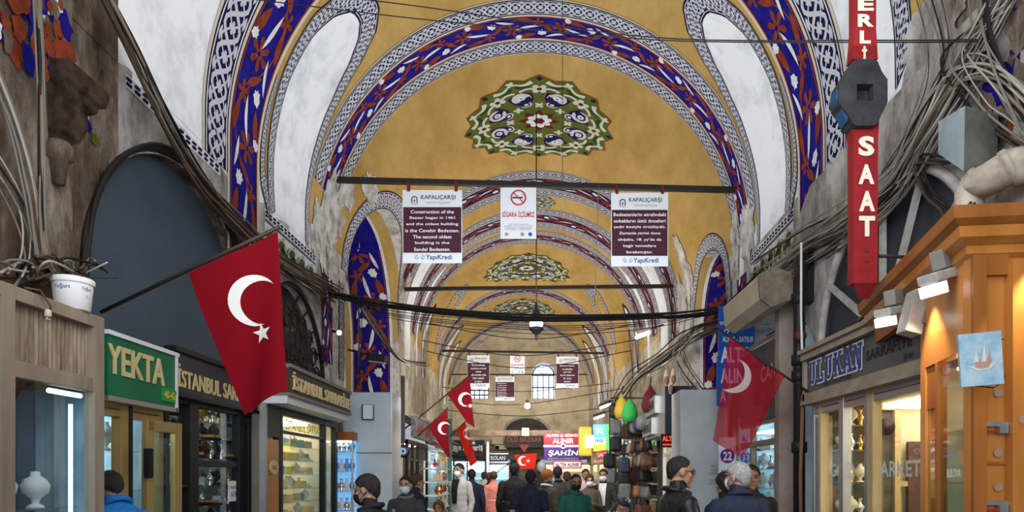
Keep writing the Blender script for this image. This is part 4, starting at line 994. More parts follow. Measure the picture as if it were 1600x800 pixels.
mb = MB(); mb.bx((q(1418), 6.44, .3), (q(1452), 6.49, P(0, 690, 6.46).z), mat('maroon_wood', (.10, .05, .045), .5)); mb.bx((q(1405), 6.45, P(0, 760, 6.46).z), (q(1470), 6.50, P(0, 752, 6.46).z), woodf); mb.build('inner_cabinet', uf)
mb = MB(); mb.lathe([(.0, 0), (.075, 0), (.08, .01), (.08, .03)], P(1383, 667, 6.40), black, 20, (0, -1, 0)); tag(mb.build('wall_clock'), 'round black wall clock inside the grey framed gold shop', 'clock')
fr = RIGHT(6.5, 1.66, xu+.045); mb = MB(); wl_ = mat('white_letters', (.8, .8, .8), .5)
fr.text(mb, 'GOLD', .45, .0, .46, .12, wl_, .004, .02); fr.text(mb, 'MARKET', 1.34, .0, .70, .12, wl_, .004, .02); tag(mb.build('window_lettering'), 'white letters stuck low on the grey framed shop window', 'lettering')
rr = random.Random(77); pro = [bust(mat('cream_velvet', (.72, .66, .52), .8), gold, .17, 'cream necklace bust inside the grey framed gold shop', 'busts in the grey framed shop'), vase('silver goblet inside the grey framed gold shop', 'goblets in the grey framed shop', silver, .15, 12), box_item('cream ledger box inside the grey framed gold shop', 'boxes in the grey framed shop', mat('cream_card', (.6, .52, .36), .6), d=(.14, .2, .08)), vase('gold ornament inside the grey framed gold shop', 'gold ornaments in the grey framed shop', gold, .14, 13)]
scatter(pro, [(rr.randrange(4), (2.80+.12*(j % 2), 4.75+.17*j, 1.001), rr.random()) for j in range(10)]+[(rr.choice((1, 3, 0)), (q(1308+14*j), 6.36, z), rr.random()) for z in (1.25, 1.55, 1.85, 2.08) for j in range(4)])
mb = MB()
for z in (1.245, 1.545, 1.845, 2.075): mb.bx((q(1299), 6.28, z-.012), (q(1352), 6.44, z-.001), glass('shelf_glass', (.85, .95, .93), .12))
mb.build('display_shelf', uf)
sg = thing('shop_sign', 'grey fascia with blue and white outlined serif letters', 'sign', (2.62, 5.6, 2.4)); fr = RIGHT(6.62, 2.42, 2.62)
ugrey = mat('grey_fascia', (.075, .08, .085), .4, col2=(.11, .115, .12), scale=2)
mb = MB(); fr.box(mb, 0, -.02, 2.25, .32, -.06, 0, ugrey); mb.build('sign_board', sg)
mb = MB(); tan = mat('tan_moulding', (.27, .22, .17), .5, col2=(.38, .32, .25), scale=6)
for z0, z1, q in ((.30, .36, .05), (.36, .40, .08), (-.09, -.02, .03), (-.13, -.09, .05)): fr.box(mb, -.05, z0, 2.25, z1, -.06, q, tan)
fr.box(mb, -.05, -.09, .0, .36, -.06, .03, tan); mb.build('sign_moulding', sg)
ub = mat('royal_blue_letters', (.03, .05, .26), .4)
def rc_(a, b, c, d): return [(a, b), (c, b), (c, d), (a, d)]
bowl = lambda e: [[(.41+(.31+e)*math.cos(PI+PI*i/10), .28+(.28+e)*math.sin(PI+PI*i/10)), (.41+(.31+e)*math.cos(PI+PI*(i+1)/10), .28+(.28+e)*math.sin(PI+PI*(i+1)/10)), (.41+(.12-e)*math.cos(PI+PI*(i+1)/10), .28+(.14-e)*math.sin(PI+PI*(i+1)/10)), (.41+(.12-e)*math.cos(PI+PI*i/10), .28+(.14-e)*math.sin(PI+PI*i/10))] for i in range(10)]
SLAB = {'U': [rc_(.10, .26, .30, 1), rc_(.55, .26, .72, 1), rc_(0, .88, .40, 1), rc_(.46, .88, .82, 1)], 'L': [rc_(.12, 0, .32, 1), rc_(0, .88, .46, 1), rc_(0, 0, .78, .13), rc_(.64, 0, .78, .36)],
        'K': [rc_(.10, 0, .30, 1), rc_(0, .88, .40, 1), rc_(0, 0, .40, .12), [(.28, .40), (.28, .60), (.62, .95), (.82, .95)], rc_(.52, .88, .88, 1), [(.36, .58), (.52, .68), (.88, .06), (.62, .06)], rc_(.54, 0, .94, .12)],
        'A': [[(.06, .06), (.20, .06), (.50, 1), (.36, 1)], [(.36, 1), (.56, 1), (.90, .06), (.64, .06)], rc_(.24, .28, .70, .40), rc_(0, 0, .32, .12), rc_(.54, 0, .96, .12)],
        'N': [rc_(.12, 0, .26, 1), rc_(.66, 0, .80, 1), [(.12, 1), (.36, 1), (.80, 0), (.58, 0)], rc_(0, .88, .34, 1), rc_(.54, .88, .92, 1), rc_(0, 0, .38, .12)]}
mb = MB()
for e, z, m in ((.07, .006, whitep), (0, .012, ub)):
    x0 = .07
    for ch in 'ULUKAN':
        pls = list(SLAB[ch])+(bowl(e) if ch == 'U' else [])
        for j, pl in enumerate(pls):
            gx, gy = sum(p[0] for p in pl)/4, sum(p[1] for p in pl)/4
            q4 = pl if (ch == 'U' and j >= 4) else [(p[0]+(e if p[0] > gx else -e), p[1]+(e if p[1] > gy else -e)) for p in pl]
            mb.add([fr.p(x0+px_*.185, .055+py_*.21, z+j*.0002) for px_, py_ in q4], [(0, 1, 2, 3)], m)
        x0 += .180
mb.build('name_lettering', sg)
mb = MB(); fr.text(mb, 'SARRAFİYE', 1.52, .15, .66, .11, mat('black_letters', (.012, .012, .014), .4), .006, .02); mb.build('trade_lettering', sg); mb = MB(); fr.text(mb, 'Toptan ve Perakende', .62, .02, .62, .055, mat('black_letters', (0, 0, 0)), .006, 0, .25); mb.build('script_lettering', sg); mb = MB(); fr.text(mb, '37-41', 1.80, .03, .12, .05, mat('black_letters', (0, 0, 0)), .006, .01); mb.build('number_lettering', sg)
# half-round window above
fw = thing('arch_window', 'half round window with pale spokes and dark panes above the grey fascia', 'window', (2.9, 5.5, 2.8)); frm = mat('grey_white_frame', (.36, .36, .34), .6, col2=(.55, .54, .51), scale=9, detail=8); xw = 2.80
cyc, rz0, aw, hw_ = 5.50, 2.76, 1.24, 1.20
E = lambda th, k=1.0, x=xw: Vector((x, cyc+aw*k*math.cos(th), rz0+hw_*k*math.sin(th)))
mb = MB(); pl = [E(PI*k/32, 1.0, xw+.06) for k in range(33)]; mb.prism(pl, (.02, 0, 0), mat('slate_pane', (.030, .036, .050), .35, col2=(.045, .05, .065), scale=3)); mb.build('dark_panes', fw)
mb = MB(); mb.tube([E(PI*k/32, 1.0) for k in range(33)], .040, frm, 6); mb.build('arch_frame', fw)
for a in (34, 62, 90, 118, 146):
    mb = MB(); th = math.radians(a); p, q = E(th, .30), E(th, .99); d = (q-p).normalized(); w = d.cross(Vector((1, 0, 0)))*.026
    mb.prism([p+w, q+w, q-w, p-w], (-.035, 0, 0), frm); mb.build('spoke', fw)
mb = MB(); mb.tube([E(PI*k/16, .30) for k in range(17)], .028, frm, 6); mb.build('inner_hub', fw)
mb = MB(); mb.bevbox((xw, cyc, rz0), (.07, 2*aw+.1, .07), frm, .01); mb.build('bottom_rail', fw)
# filling wall between the arch window and the wide opening
ul = MB(); N = 32
for k in range(N):
    t0, t1 = PI*k/N, PI*(k+1)/N; a, b = E(t0, 1.0, xw+.02), E(t1, 1.0, xw+.02)
    ul.add([a, b, Vector((xw+.02, b.y+ (b.y-cyc)*.75, min(b.z+1.0, 4.6))), Vector((xw+.02, a.y+(a.y-cyc)*.75, min(a.z+1.0, 4.6)))], [(0, 1, 2, 3)], dirty)
ul.bx((xw+.02, 2.6, 2.9), (xw+.05, 4.27, 4.6), brown); struct(ul.build('wall_right_infill'))
# downpipe, posts
dpm = mat('black_pipe', (.016, .016, .017), .45)
pp = thing('downpipe', 'black cast iron downpipe running up between two shops', 'pipe', (2.66, 6.95, 0)); mb = MB()
mb.tube([(2.66, 6.93, 0), (2.66, 6.93, 3.45), (2.70, 6.97, 3.7), (2.86, 7.02, 3.95)], .058, dpm, 14); mb.build('pipe', pp)
for z in (1.9, 2.62, 2.78, 3.4):
    mb = MB(); mb.lathe([(.060, -.06), (.078, -.05), (.078, .05), (.060, .06)], (2.66, 6.93, z), dpm, 14); mb.build('collar', pp)
mb = MB(); mb.lathe([(.03, -.02), (.055, 0), (.055, .05), (.03, .06)], (2.63, 6.80, 3.0), mat('dull_maroon', (.10, .025, .025), .5), 16, (-.5, -.8, 0)); mb.build('round_boss', pp)
mb = MB(); mb.bevbox((2.80, 7.02, 3.62), (.30, .14, .5), dpm, .04); mb.build('hopper', pp)
mb = MB(); mb.tube([(2.60, 6.72, 3.9), (2.61, 6.75, 3.2), (2.60, 6.70, 2.85), (2.63, 6.72, 2.75)], .012, whitep, 6); tag(mb.build('white_cable'), 'thin white cable hanging beside the black downpipe', 'cable')
mb = MB()
mb.tube([(2.60, 6.68, 2.4), (2.58, 6.69, 1.6), (2.60, 6.70, .3)], .018, mat('rusty_pipe', (.18, .10, .06), .6), 8); tag(mb.build('thin_conduit'), 'thin rusty conduit beside the black downpipe', 'conduit')
# dark shop beyond the pipe
shopfront('dark_shop_front', 'dark shop window with tan frame and lit shelves beyond the black downpipe', 1, 2.80, 7.55, 9.78, 3.3, mat('tan_frame', (.30, .25, .18), .5), [(8.0, .05), (8.9, .05)], [(2.28, 7.6, 9.7, .06), (2.02, 7.6, 9.7, .07)], .8, coolwall, cool, (.95, 1.2, 1.45, 1.7, 1.95), pw=.06, lampz=2.20)
mb = MB(); mb.bevbox((2.70, 7.46, 1.85), (.16, .14, 3.7), mat('beige_stone_post', (.26, .21, .17), .7, col2=(.36, .31, .26), scale=4), .01); struct(mb.build('trim_1'))
sg = thing('dark_sign', 'black glass sign panel with pale letters over the tan window', 'sign', (2.78, 8.6, 2.3)); fr = RIGHT(9.70, 2.30, 2.775)
mb = MB(); fr.box(mb, 0, 0, 2.10, .92, -.02, 0, mat('black_glass', (.02, .022, .025), .2)); mb.build('panel', sg)
mb = MB(); fr.text(mb, 'CANLI', 1.62, .55, .74, .19, mat('pale_letters', (.62, .63, .64), .5), .004, .02); fr.text(mb, 'ALTIN', 1.55, .16, .66, .12, mat('grey_letters', (.14, .14, .14), .5), .004, .02); mb.build('lettering', sg)
rr = random.Random(8); pro = [bust(mat('white_velvet', (.7, .72, .74), .8), gold, .21, 'pale necklace bust in the tan framed window', 'busts in the tan framed window'), vase('silver ornament in the tan framed window', 'ornaments in the tan framed window', silver, .18, 9), box_item('white box in the tan framed window', 'boxes in the tan framed window', whitep), tray('tray of gold rings in the tan framed window', 'ring trays in the tan framed window')]
scatter(pro, [(rr.choices(range(4), (3, 2, 1, 2))[0], (3.0+.1*rr.random(), 7.7+.17*j, z+.001), rr.random()+PI) for z in (.95, 1.2, 1.45, 1.7, 1.95) for j in range(11)])
# shutter housing above
sh = thing('shutter_housing', 'beige metal shutter housing with brown end cap above the dark sign', 'shutter housing', (2.45, 7.5, 3.5)); mb = MB()
q = [P(1140, 520, 8.0), P(1185, 428, 7.0), P(1186, 466, 7.0), P(1232, 425, 7.0), P(1236, 462, 7.0)]
a, b, c_, d_, e_ = q; sec = [Vector((2.27, 0, 3.66)), Vector((2.29, 0, 3.42)), Vector((2.40, 0, 3.34)), Vector((2.62, 0, 3.42)), Vector((2.60, 0, 3.68)), Vector((2.42, 0, 3.74))]
bm_ = mat('beige_metal', (.52, .45, .33), .5, col2=(.62, .55, .42), scale=4)
mb.prism([v+Vector((0, 7.02, 0)) for v in sec], (0, 1.3, 0), bm_); mb.build('housing', sh)
mb = MB(); mb.prism([Vector(((v.x-2.45)*1.03+2.45, 6.99, (v.z-3.54)*1.03+3.54)) for v in sec], (0, .03, 0), mat('rusty_cap', (.13, .10, .075), .7, col2=(.24, .20, .16), scale=9, detail=9)); mb.build('end_cap', sh)
# blue and white boards on the far pier
skyb = mat('sign_blue', (.012, .09, .42), .4); wl_ = mat('white_letters', (.8, .8, .8), .5)
b1 = thing('gold_dealer_sign', 'tall blue board with large white capitals hanging behind the red flag', 'sign', P(1150, 560, 9.25)); fr = FRONT(P(1121, 0, 9.25).x, P(0, 634, 9.25).z, 9.25); W = 58/F*9.25; H = (634-478)/F*9.25
mb = MB(); fr.box(mb, 0, 0, W*.32, H*.5, -.055, -.004, skyb); fr.box(mb, .02, H*.22, W, H, -.05, .0, skyb); mb.build('board', b1)
mb = MB()
fr.text(mb, 'BURADA', W*.55, H*.93, W*.7, H*.045, wl_, .006, .02); fr.text(mb, 'DÖVİZ', W*.22, H*.83, W*.3, H*.04, wl_, .006, .02)
fr.text(mb, 'ALINIR - SATILIR', W*.55, H*.665, W*.84, H*.055, wl_, .006, .03); fr.text(mb, 'ALTIN', W*.53, H*.51, W*.88, H*.16, wl_, .006, .03); fr.text(mb, 'ALINIR', W*.53, H*.30, W*.88, H*.15, wl_, .006, .03); fr.text(mb, 'A', W*.15, H*.10, W*.17, H*.13, wl_, .006, .03)
fr.disc(mb, W*.24, H*.745, W*.08, wl_, .006, 4, W*.05)
mb.build('lettering', b1)
b2 = thing('price_board', 'white board with the number 22 in a purple circle, on the grey pier', 'sign', P(1137, 720, 9.4)); fr = FRONT(P(1123, 0, 9.4).x, P(0, 775, 9.4).z, 9.4); W = 27/F*9.4; H = 92/F*9.4
purple = mat('purple_disc', (.14, .02, .25), .5)
mb = MB(); fr.box(mb, 0, 0, W, H, -.04, 0, whitep); mb.build('board', b2)
mb = MB(); fr.disc(mb, W/2, H*.68, W*.42, purple, .004); fr.text(mb, '22', W/2, H*.68, W*.5, H*.15, wl_, .008, .03); fr.text(mb, 'AYAR', W/2, H*.36, W*.88, H*.17, mat('navy_letters', (.02, .025, .12), .5), .004, .03); fr.rect(mb, 0, 0, W, H*.16, skyb, .004); mb.build('lettering', b2)
b3 = thing('price_board', 'narrow blue board with a small round number, right of the white one', 'sign', P(1163, 720, 9.35)); fr = FRONT(P(1155, 0, 9.35).x, P(0, 742, 9.35).z, 9.35); W = 20/F*9.35; H = 90/F*9.35
mb = MB(); fr.box(mb, 0, 0, W, H, -.04, 0, mat('pale_blue_board', (.40, .58, .75), .4)); mb.build('board', b3)
mb = MB(); fr.disc(mb, W/2, H*.3, W*.42, skyb, .004); fr.text(mb, '53', W/2, H*.3, W*.5, H*.10, wl_, .008, .03); fr.text(mb, 'AL', W/2, H*.62, W*.7, H*.16, skyb, .004, .03); mb.build('lettering', b3)
# duct pipe and stone block high at right
plas = mat('plastered_duct', (.20, .17, .13), .85, col2=(.52, .47, .40), scale=4, detail=9, bump=.4)
du = thing('duct_pipe', 'fat plastered duct with an elbow resting on the wooden cornice', 'pipe', (2.5, 3.9, 3.1)); mb = MB()
mb.tube([P(1515, 340, 4.1), P(1515, 300, 4.1), P(1522, 288, 4.08), P(1545, 280, 3.95), P(1575, 262, 3.85), P(1640, 248, 3.7)], [.08, .08, .085, .095, .10, .10], plas, 14); mb.build('duct', du)
for (u, v, y, r) in ((1528, 287, 4.04, .10), (1578, 262, 3.84, .112)):
    mb = MB(); c = P(u, v, y); mb.tube([c-Vector((.014, -.012, .008)), c+Vector((.014, -.012, .008))], r, plas, 14); mb.build('joint_band', du)
ob = thing('concrete_block', 'grey green concrete corbel block with a chamfered face high on the right wall', 'corbel', (2.8, 4.5, 3.6)); mb = MB(); bs = mat('grey_green_stone', (.055, .055, .045), .85, col2=(.11, .11, .09), scale=5, detail=9); bs2 = mat('pale_teal_stone', (.22, .30, .33), .8, col2=(.36, .42, .44), scale=4, detail=8)
pts = [P(1466, 190, 4.45), P(1508, 165, 4.05), P(1506, 268, 4.05), P(1466, 240, 4.45), P(1560, 180, 4.05), P(1558, 250, 4.05), P(1530, 276, 4.05)]
mb.add([pts[0], pts[1], pts[2], pts[3]], [(0, 1, 2, 3)], bs2); mb.add([pts[1], pts[4], pts[5], pts[6], pts[2]], [(0, 1, 2, 3, 4)], bs)
bk = [p+Vector((.45, .25, 0)) for p in pts]
mb.add([pts[0], pts[1], pts[4], bk[4], bk[0]], [(0, 1, 2, 3, 4)], bs); mb.add([pts[3], pts[2], pts[6], pts[5], bk[5], bk[3]], [(0, 1, 2, 3, 4, 5)], bs); mb.build('block', ob)

# ================================================================== HANGING THINGS: tie beams, banners, flags, the big watch, lantern, cables
rod = mat('dark_iron_beam', (.020, .016, .015), .5)
def beam(n, a, b, s):
    a, b = Vector(a), Vector(b); d = (b-a); mb = MB(); ang = math.atan2(d.z, d.x)
    mb.bevbox((a+b)/2, (d.length, s, s), rod, .006, Matrix.Rotation(-ang, 3, 'Y')); struct(mb.build('trim_%d' % n))
beam(2, P(524, 281, 9.9), P(1148, 297, 9.9), .075); beam(3, P(632, 452, 14.6), P(1064, 447, 14.6), .075)
beam(4, P(688, 548, 23.8), P(944, 552, 23.8), .07); beam(5, P(703, 585, 28.0), P(918, 585, 28.0), .05)
bmar = mat('banner_maroon', (.055, .012, .028), .55); bwh = mat('banner_white', (.66, .69, .74), .5); lets = mat('white_letters', (.8, .8, .8), .5)
dkl = mat('banner_dark_letters', (.035, .035, .04), .5); grl = mat('banner_grey_letters', (.30, .31, .34), .5); bbl = mat('banner_blue', (.03, .09, .22), .5); strapm = mat('maroon_strap', (.12, .012, .018), .6)
def banner(x0, y0, x1, y1, Y, lines, label, list_style=False, hang=.03):
    o = P(x0, y1, Y); W = (x1-x0)/F*Y; H = (y1-y0)/F*Y; fr = FRONT(o.x, o.z, Y)
    r = thing('hanging_banner', label, 'banner', (o.x+W/2, Y, o.z))
    mb = MB(); fr.box(mb, 0, 0, W, H, -.012, 0, bwh); mb.build('banner_board', r)
    mb = MB(); fr.rect(mb, .012*W, .14*H, .988*W, .765*H, bmar, .003); mb.build('text_panel', r)
    mb = MB(); n = len(lines); lh = .60/n
    for i, t in enumerate(lines):
        w = min(.92, .037*len(t)+.02)*W if not list_style else .5*W
        fr.text(mb, t, W*.5 if not list_style else W*.35, H*(.752-.03-lh*(i+.25)), w, H*lh*.54, lets, .006, .010)
    fr.text(mb, 'KAPALIÇARŞI', W*.60, H*.895, W*.58, H*.075, dkl, .006, .01); fr.text(mb, 'GRAND BAZAAR', W*.60, H*.825, W*.42, H*.030, grl, .006, 0)
    fr.text(mb, 'YapıKredi', W*.61, H*.07, W*.44, H*.085, bbl, .006, .015); mb.build('lettering', r)
    mb = MB()
    c = (W*.20, H*.86); k = W*.045     # little gate emblem
    mb.tube([fr.p(c[0]-k, c[1]-k, .004), fr.p(c[0]-k, c[1]+k*.5, .004)]+[fr.p(c[0]-k*math.cos(a), c[1]+k*.5+k*.8*math.sin(a), .004) for a in [PI*i/8 for i in range(9)]]+[fr.p(c[0]+k, c[1]-k, .004)], W*.009, dkl, 5)
    mb.tube([fr.p(c[0], c[1]-k*.8, .004), fr.p(c[0], c[1]+k*.2, .004)], W*.010, dkl, 5); fr.rect(mb, c[0]-k*1.3, c[1]-k*1.6, c[0]+k*1.3, c[1]-k*1.3, grl, .005)
    for sg in (-1, 1):                 # paired scroll emblem
        cc = (W*.29+sg*W*.042, H*.072); mb.tube([fr.p(cc[0]+sg*q*W*.0034*math.cos(q*.62), cc[1]+q*W*.0034*math.sin(q*.62), .004) for q in range(1, 14)], W*.006, grl, 5)
    mb.build('emblem', r)
    for u in (.10, .90):
        mb = MB(); fr.box(mb, W*u-.02*W-.004, H-.02, W*u+.02*W+.004, H+hang, -.03, .012, strapm); mb.build('strap', r)
banner(629, 297, 722, 411, 9.86, ['Construction of the', 'Bazaar began in 1461', 'and the oldest building', 'is the Cevahir Bedesten.', 'The second oldest', 'building is the', 'Sandal Bedesten.'], 'maroon and white hanging banner with English text starting Construction of the', hang=.12)
banner(955, 301, 1044, 416, 9.86, ['Bedestenlerin etrafındaki', 'sokakların üstü önceleri', 'çadır beziyle örtülüydü.', 'Zamanla yerini önce', 'ahşaba, 18. yy\'da da', 'kagir tonozlara', 'bırakmıştır.'], 'maroon and white hanging banner with Turkish text starting Bedestenlerin', hang=.10)
banner(730, 555, 765, 606, 23.75, ['The Grand Bazaar', 'started as covered', 'market', 'with wooden stalls', 'later rebuilt', 'in stone'], 'far maroon banner hanging left of the far no smoking sign', hang=.12)
banner(869, 557, 904, 606, 23.75, ['Bedesten kapıları', 've sokakları', 'aynı çatı', 'altında toplanmış', 'bir çarşı', 'olmuştur'], 'far maroon banner hanging to the right of the far arched window', hang=.12)
banner(774, 588, 804, 626, 27.9, ['Kalpakçılar', 'Yağlıkçılar', 'Fesçiler', 'Kavaflar', 'Keseciler', 'Sipahi', 'Takkeciler'], 'far maroon list banner hanging between the two arched windows', True, hang=.10)
def nosmoke(x0, y0, x1, y1, Y, label, hang):
    o = P(x0, y1, Y); W = (x1-x0)/F*Y; H = (y1-y0)/F*Y; fr = FRONT(o.x, o.z, Y); r = thing('no_smoking_sign', label, 'sign', (o.x+W/2, Y, o.z))
    mb = MB(); fr.box(mb, 0, 0, W, H, -.008, 0, bwh); mb.build('sign_board', r)
    rd = mat('sign_red', (.50, .02, .03), .5); mb = MB(); fr.disc(mb, W/2, H*.80, W*.22, rd, .006, 28, W*.18); fr.rect(mb, W*.33, H*.785, W*.62, H*.815, dkl, .004); fr.text(mb, 'S', W*.62, H*.85, W*.07, H*.05, grl, .004)
    a = [(-.155, .135), (-.135, .155), (.155, -.135), (.135, -.155)]; mb.add([fr.p(W/2+W*x, H*.80+W*y, .008) for x, y in a], [(0, 1, 2, 3)], rd); mb.build('pictogram', r)
    mb = MB(); fr.text(mb, 'SİGARA İÇİLMEZ', W/2, H*.475, W*.90, H*.15, rd, .004, .02)
    for i, w in enumerate((.55, .78, .78, .70)): fr.text(mb, ('4207 sayılı kanuna göre', 'kapalı alanlarda tütün', 'ürünleri kullanmak', 'cezaya tabidir')[i], W/2, H*(.28-.035*i), W*w, H*.022, dkl, .004)
    mb.build('lettering', r)
    mb = MB()
    for i, m in enumerate((grl, bwh, mat('crest_gold', (.35, .26, .1), .5), bbl)): fr.disc(mb, W*(.17+.22*i), H*.085, W*.055, m, .004, 14)
    mb.build('crests', r)
    mb = MB()
    for u in (.06, .94): mb.tube([fr.p(W*u, H-.01, 0), fr.p(W*u, H+hang, 0)], .004, dkl, 5)
    mb.build('hanging_wire', r)
nosmoke(782, 293, 838, 373, 9.86, 'white hanging sign with a crossed out cigarette between the two banners', .03)
nosmoke(797, 555, 820, 584, 23.75, 'far small white sign with a red no smoking ring', .08)

# flags ---------------------------------------------------------------
def crescent_px(c, R_, ci, r, k=22):
    dx, dy = ci[0]-c[0], ci[1]-c[1]; d = math.hypot(dx, dy); ph = math.atan2(dy, dx)
    al = math.acos(max(-1, min(1, (R_*R_+d*d-r*r)/(2*R_*d)))); X_ = (c[0]+R_*math.cos(ph+al), c[1]+R_*math.sin(ph+al)); be = math.atan2(X_[1]-ci[1], X_[0]-ci[0])-ph
    be = be % (2*PI)
    A = [(c[0]+R_*math.cos(ph+al+(2*PI-2*al)*i/k), c[1]+R_*math.sin(ph+al+(2*PI-2*al)*i/k)) for i in range(k+1)]
    B = [(ci[0]+r*math.cos(ph+be+(2*PI-2*be)*i/k), ci[1]+r*math.sin(ph+be+(2*PI-2*be)*i/k)) for i in range(k+1)]
    return A, B
def star_px(c, r, a0):
    return [(c[0]+(r if i % 2 == 0 else r*.40)*math.cos(a0+PI*i/5), c[1]+(r if i % 2 == 0 else r*.40)*math.sin(a0+PI*i/5)) for i in range(10)]
def flag(label, quad, p0, nrm, m, pole, cres=None, star=None, amp=.02, waves=2.2, pole_r=.012, xs=1.0, group=None, name='red_flag', pm=None, wm=None, taper=None):
    """quad: pixels TL, TR, BR, BL of the cloth, lying in the plane (p0, nrm)"""
    nrm = Vector(nrm).normalized(); TL, TR, BR, BL = [Vector(q) for q in quad]; sz = max((TR-TL).length, 1)
    def pt(x, y, off=0):
        q = ray_plane(x, y, p0, nrm); u = (x-TL.x)/sz; v = max(0, (y-TL.y)/sz)
        wv = amp*min(1, .25+v*.6)*(math.sin(waves*2*PI*u+v*1.3)+.4*math.sin(waves*4.1*PI*u+1+v))
        return q+nrm*(wv+off)
    root = thing(name, label, 'flag', ray_plane(*pole[0], p0, nrm), group)
    mb = MB(); nu, nv = 26, 26
    def g(i, j):
        t = TL.lerp(TR, i); b = BL.lerp(BR, i); q = t.lerp(b, j); return pt(q.x, q.y+ (taper*math.sin(PI*i)*j if taper else 0))
    mb.grid(g, nu, nv, m)
    wm = wm or mat('flag_white', (.72, .70, .66), .7)
    for off in (.004, -.004):
        if cres:
            A, B = crescent_px(*cres); n = len(A); mb.add([pt(*a, off) for a in A]+[pt(*b, off) for b in B], [(i, i+1, n+i+1, n+i) for i in range(n-1)], wm)
        if star: mb.add([pt(*q, off) for q in star_px(*star)]+[pt(*star[0], off)], [(i, (i+1) % 10, 10) for i in range(10)], wm)
    mb.build('flag_cloth', root)
    mb = MB(); mb.tube([ray_plane(*q, p0, nrm) for q in pole], pole_r, pm or mat('dark_pole', (.03, .022, .016), .5), 8); mb.build('pole', root)
fred = cloth('flag_red', (.25, .008, .016)); fdark = cloth('flag_dark_red', (.20, .010, .018)); fbright = cloth('flag_bright_red', (.66, .035, .02))
base = PX(158, 488, -2.92); tip = P(437, 355, 4.30); dpole = tip-base
nplane = dpole.cross(Vector((0, 0, 1))); nplane = nplane if nplane.y < 0 else -nplane
flag('large red flag with white crescent and star on a dark pole above the gold shops', [(295, 427), (434, 361), (452, 609), (378, 648)], base, nplane, fred, [(158, 488), (300, 419), (437, 355)], ((397, 469), 40, (409, 472), 34), ((409, 520), 17, -.55), amp=.030, waves=1.1, pole_r=.013, taper=0)
# sheer flag on the right
base = PX(1262, 612, 2.60); tip = P(1122, 513, 6.9); dpole = tip-base; npl = dpole.cross(Vector((0, 0, 1))); npl = npl if npl.y < 0 else -npl
fsheer = cloth('flag_sheer_red', (.60, .015, .035), .42, .5)
flag('sheer red flag drooping in folds over the blue board at right', [(1140, 527), (1228, 588), (1160, 716), (1113, 688)], base, npl, fsheer, [(1262, 612), (1190, 563), (1122, 513)], ((1147, 588), 27, (1137, 582), 27), None, amp=.07, waves=1.35, pole_r=.012, wm=cloth('flag_sheer_white', (.75, .72, .72), .2))
# small flags far along the left side
flag('dark red flag with crescent, uppermost of the far left flags', [(699, 617), (734, 587), (741, 668), (730, 660)], (0, 17.0, 3), (.35, -1, 0), fdark, [(617, 682), (660, 648), (737, 584)], ((727, 624), 11, (730, 625), 9), ((735, 634), 4, 0), amp=.03, waves=1.0, pole_r=.018)
flag('dark red flag with crescent hanging lower beside the black poles', [(668, 666), (699, 639), (703, 716), (699, 713)], (0, 16.2, 3), (.35, -1, 0), fdark, [(652, 682), (700, 637)], ((694, 669), 10, (697, 670), 8), None, amp=.03, waves=1.0, pole_r=.015)
flag('bright red flag with crescent hanging below the uppermost far flag', [(713, 673), (727, 659), (745, 722), (735, 729)], (0, 19.4, 3), (0, -1, 0), fbright, [(703, 682), (729, 657)], ((734, 677), 10, (737, 677), 8), ((740, 692), 4, 0), amp=.03, waves=1.6, pole_r=.015)
flag('red flag with crescent and star held out flat at the street end', [(803, 711), (839, 708), (836, 732), (812, 733)], (0, 26.33, 2), (0, -1, 0), fbright, [(763, 748), (816, 709)], ((817, 720), 7.5, (819.5, 720), 6), ((825, 720), 3.2, 0), amp=.02, waves=1.2, pole_r=.02)

# the big wristwatch sign
YW = 4.5; wt = thing('watch_sign', 'tall red wristwatch shaped sign with pale capitals and a black watch case', 'sign', P(1352, 465, YW))
wr_ = mat('strap_red', (.19, .010, .013), .45, col2=(.26, .014, .016), scale=8); wk = mat('watch_black', (.022, .023, .026), .5, col2=(.045, .045, .05), scale=9); wl2 = mat('watch_letters', (.66, .60, .48), .5)
def px_prism(pts, y, dep, m, name):
    mb = MB(); mb.prism([P(a, b, y) for a, b in pts], (0, dep, 0), m); return mb.build(name, wt)
px_prism([(1336, -90), (1369, -90), (1369, 45), (1372, 92), (1332, 92), (1336, 45)], YW, .09, wr_, 'upper_strap')
px_prism([(1330, 186), (1374, 186), (1372, 222), (1371, 442), (1334, 442), (1334, 222)], YW, .09, wr_, 'lower_strap')
mb = MB(); A = [P(a, b, YW) for a, b in ((1334, 442), (1371, 442), (1361, 465), (1344, 465))]; B = [P(a, b, YW+.09) for a, b in ((1334, 442), (1371, 442), (1361, 462), (1344, 462))]
A[2].y += .03; A[3].y += .03
mb.add(A+B, [(0, 1, 2, 3), (4, 7, 6, 5), (0, 3, 7, 4), (1, 5, 6, 2), (3, 2, 6, 7), (0, 4, 5, 1)], mat('strap_tip', (.14, .008, .010), .4)); mb.build('strap_tip', wt)
oc = [(1334, 92), (1370, 92), (1378, 112), (1387, 124), (1387, 160), (1376, 182), (1370, 196), (1334, 196), (1326, 180), (1311, 160), (1311, 130), (1325, 108)]
mb = MB(); hole = [(1339, 131), (1365, 131), (1365, 157), (1339, 157)]; cen = (1352, 144); N = 48
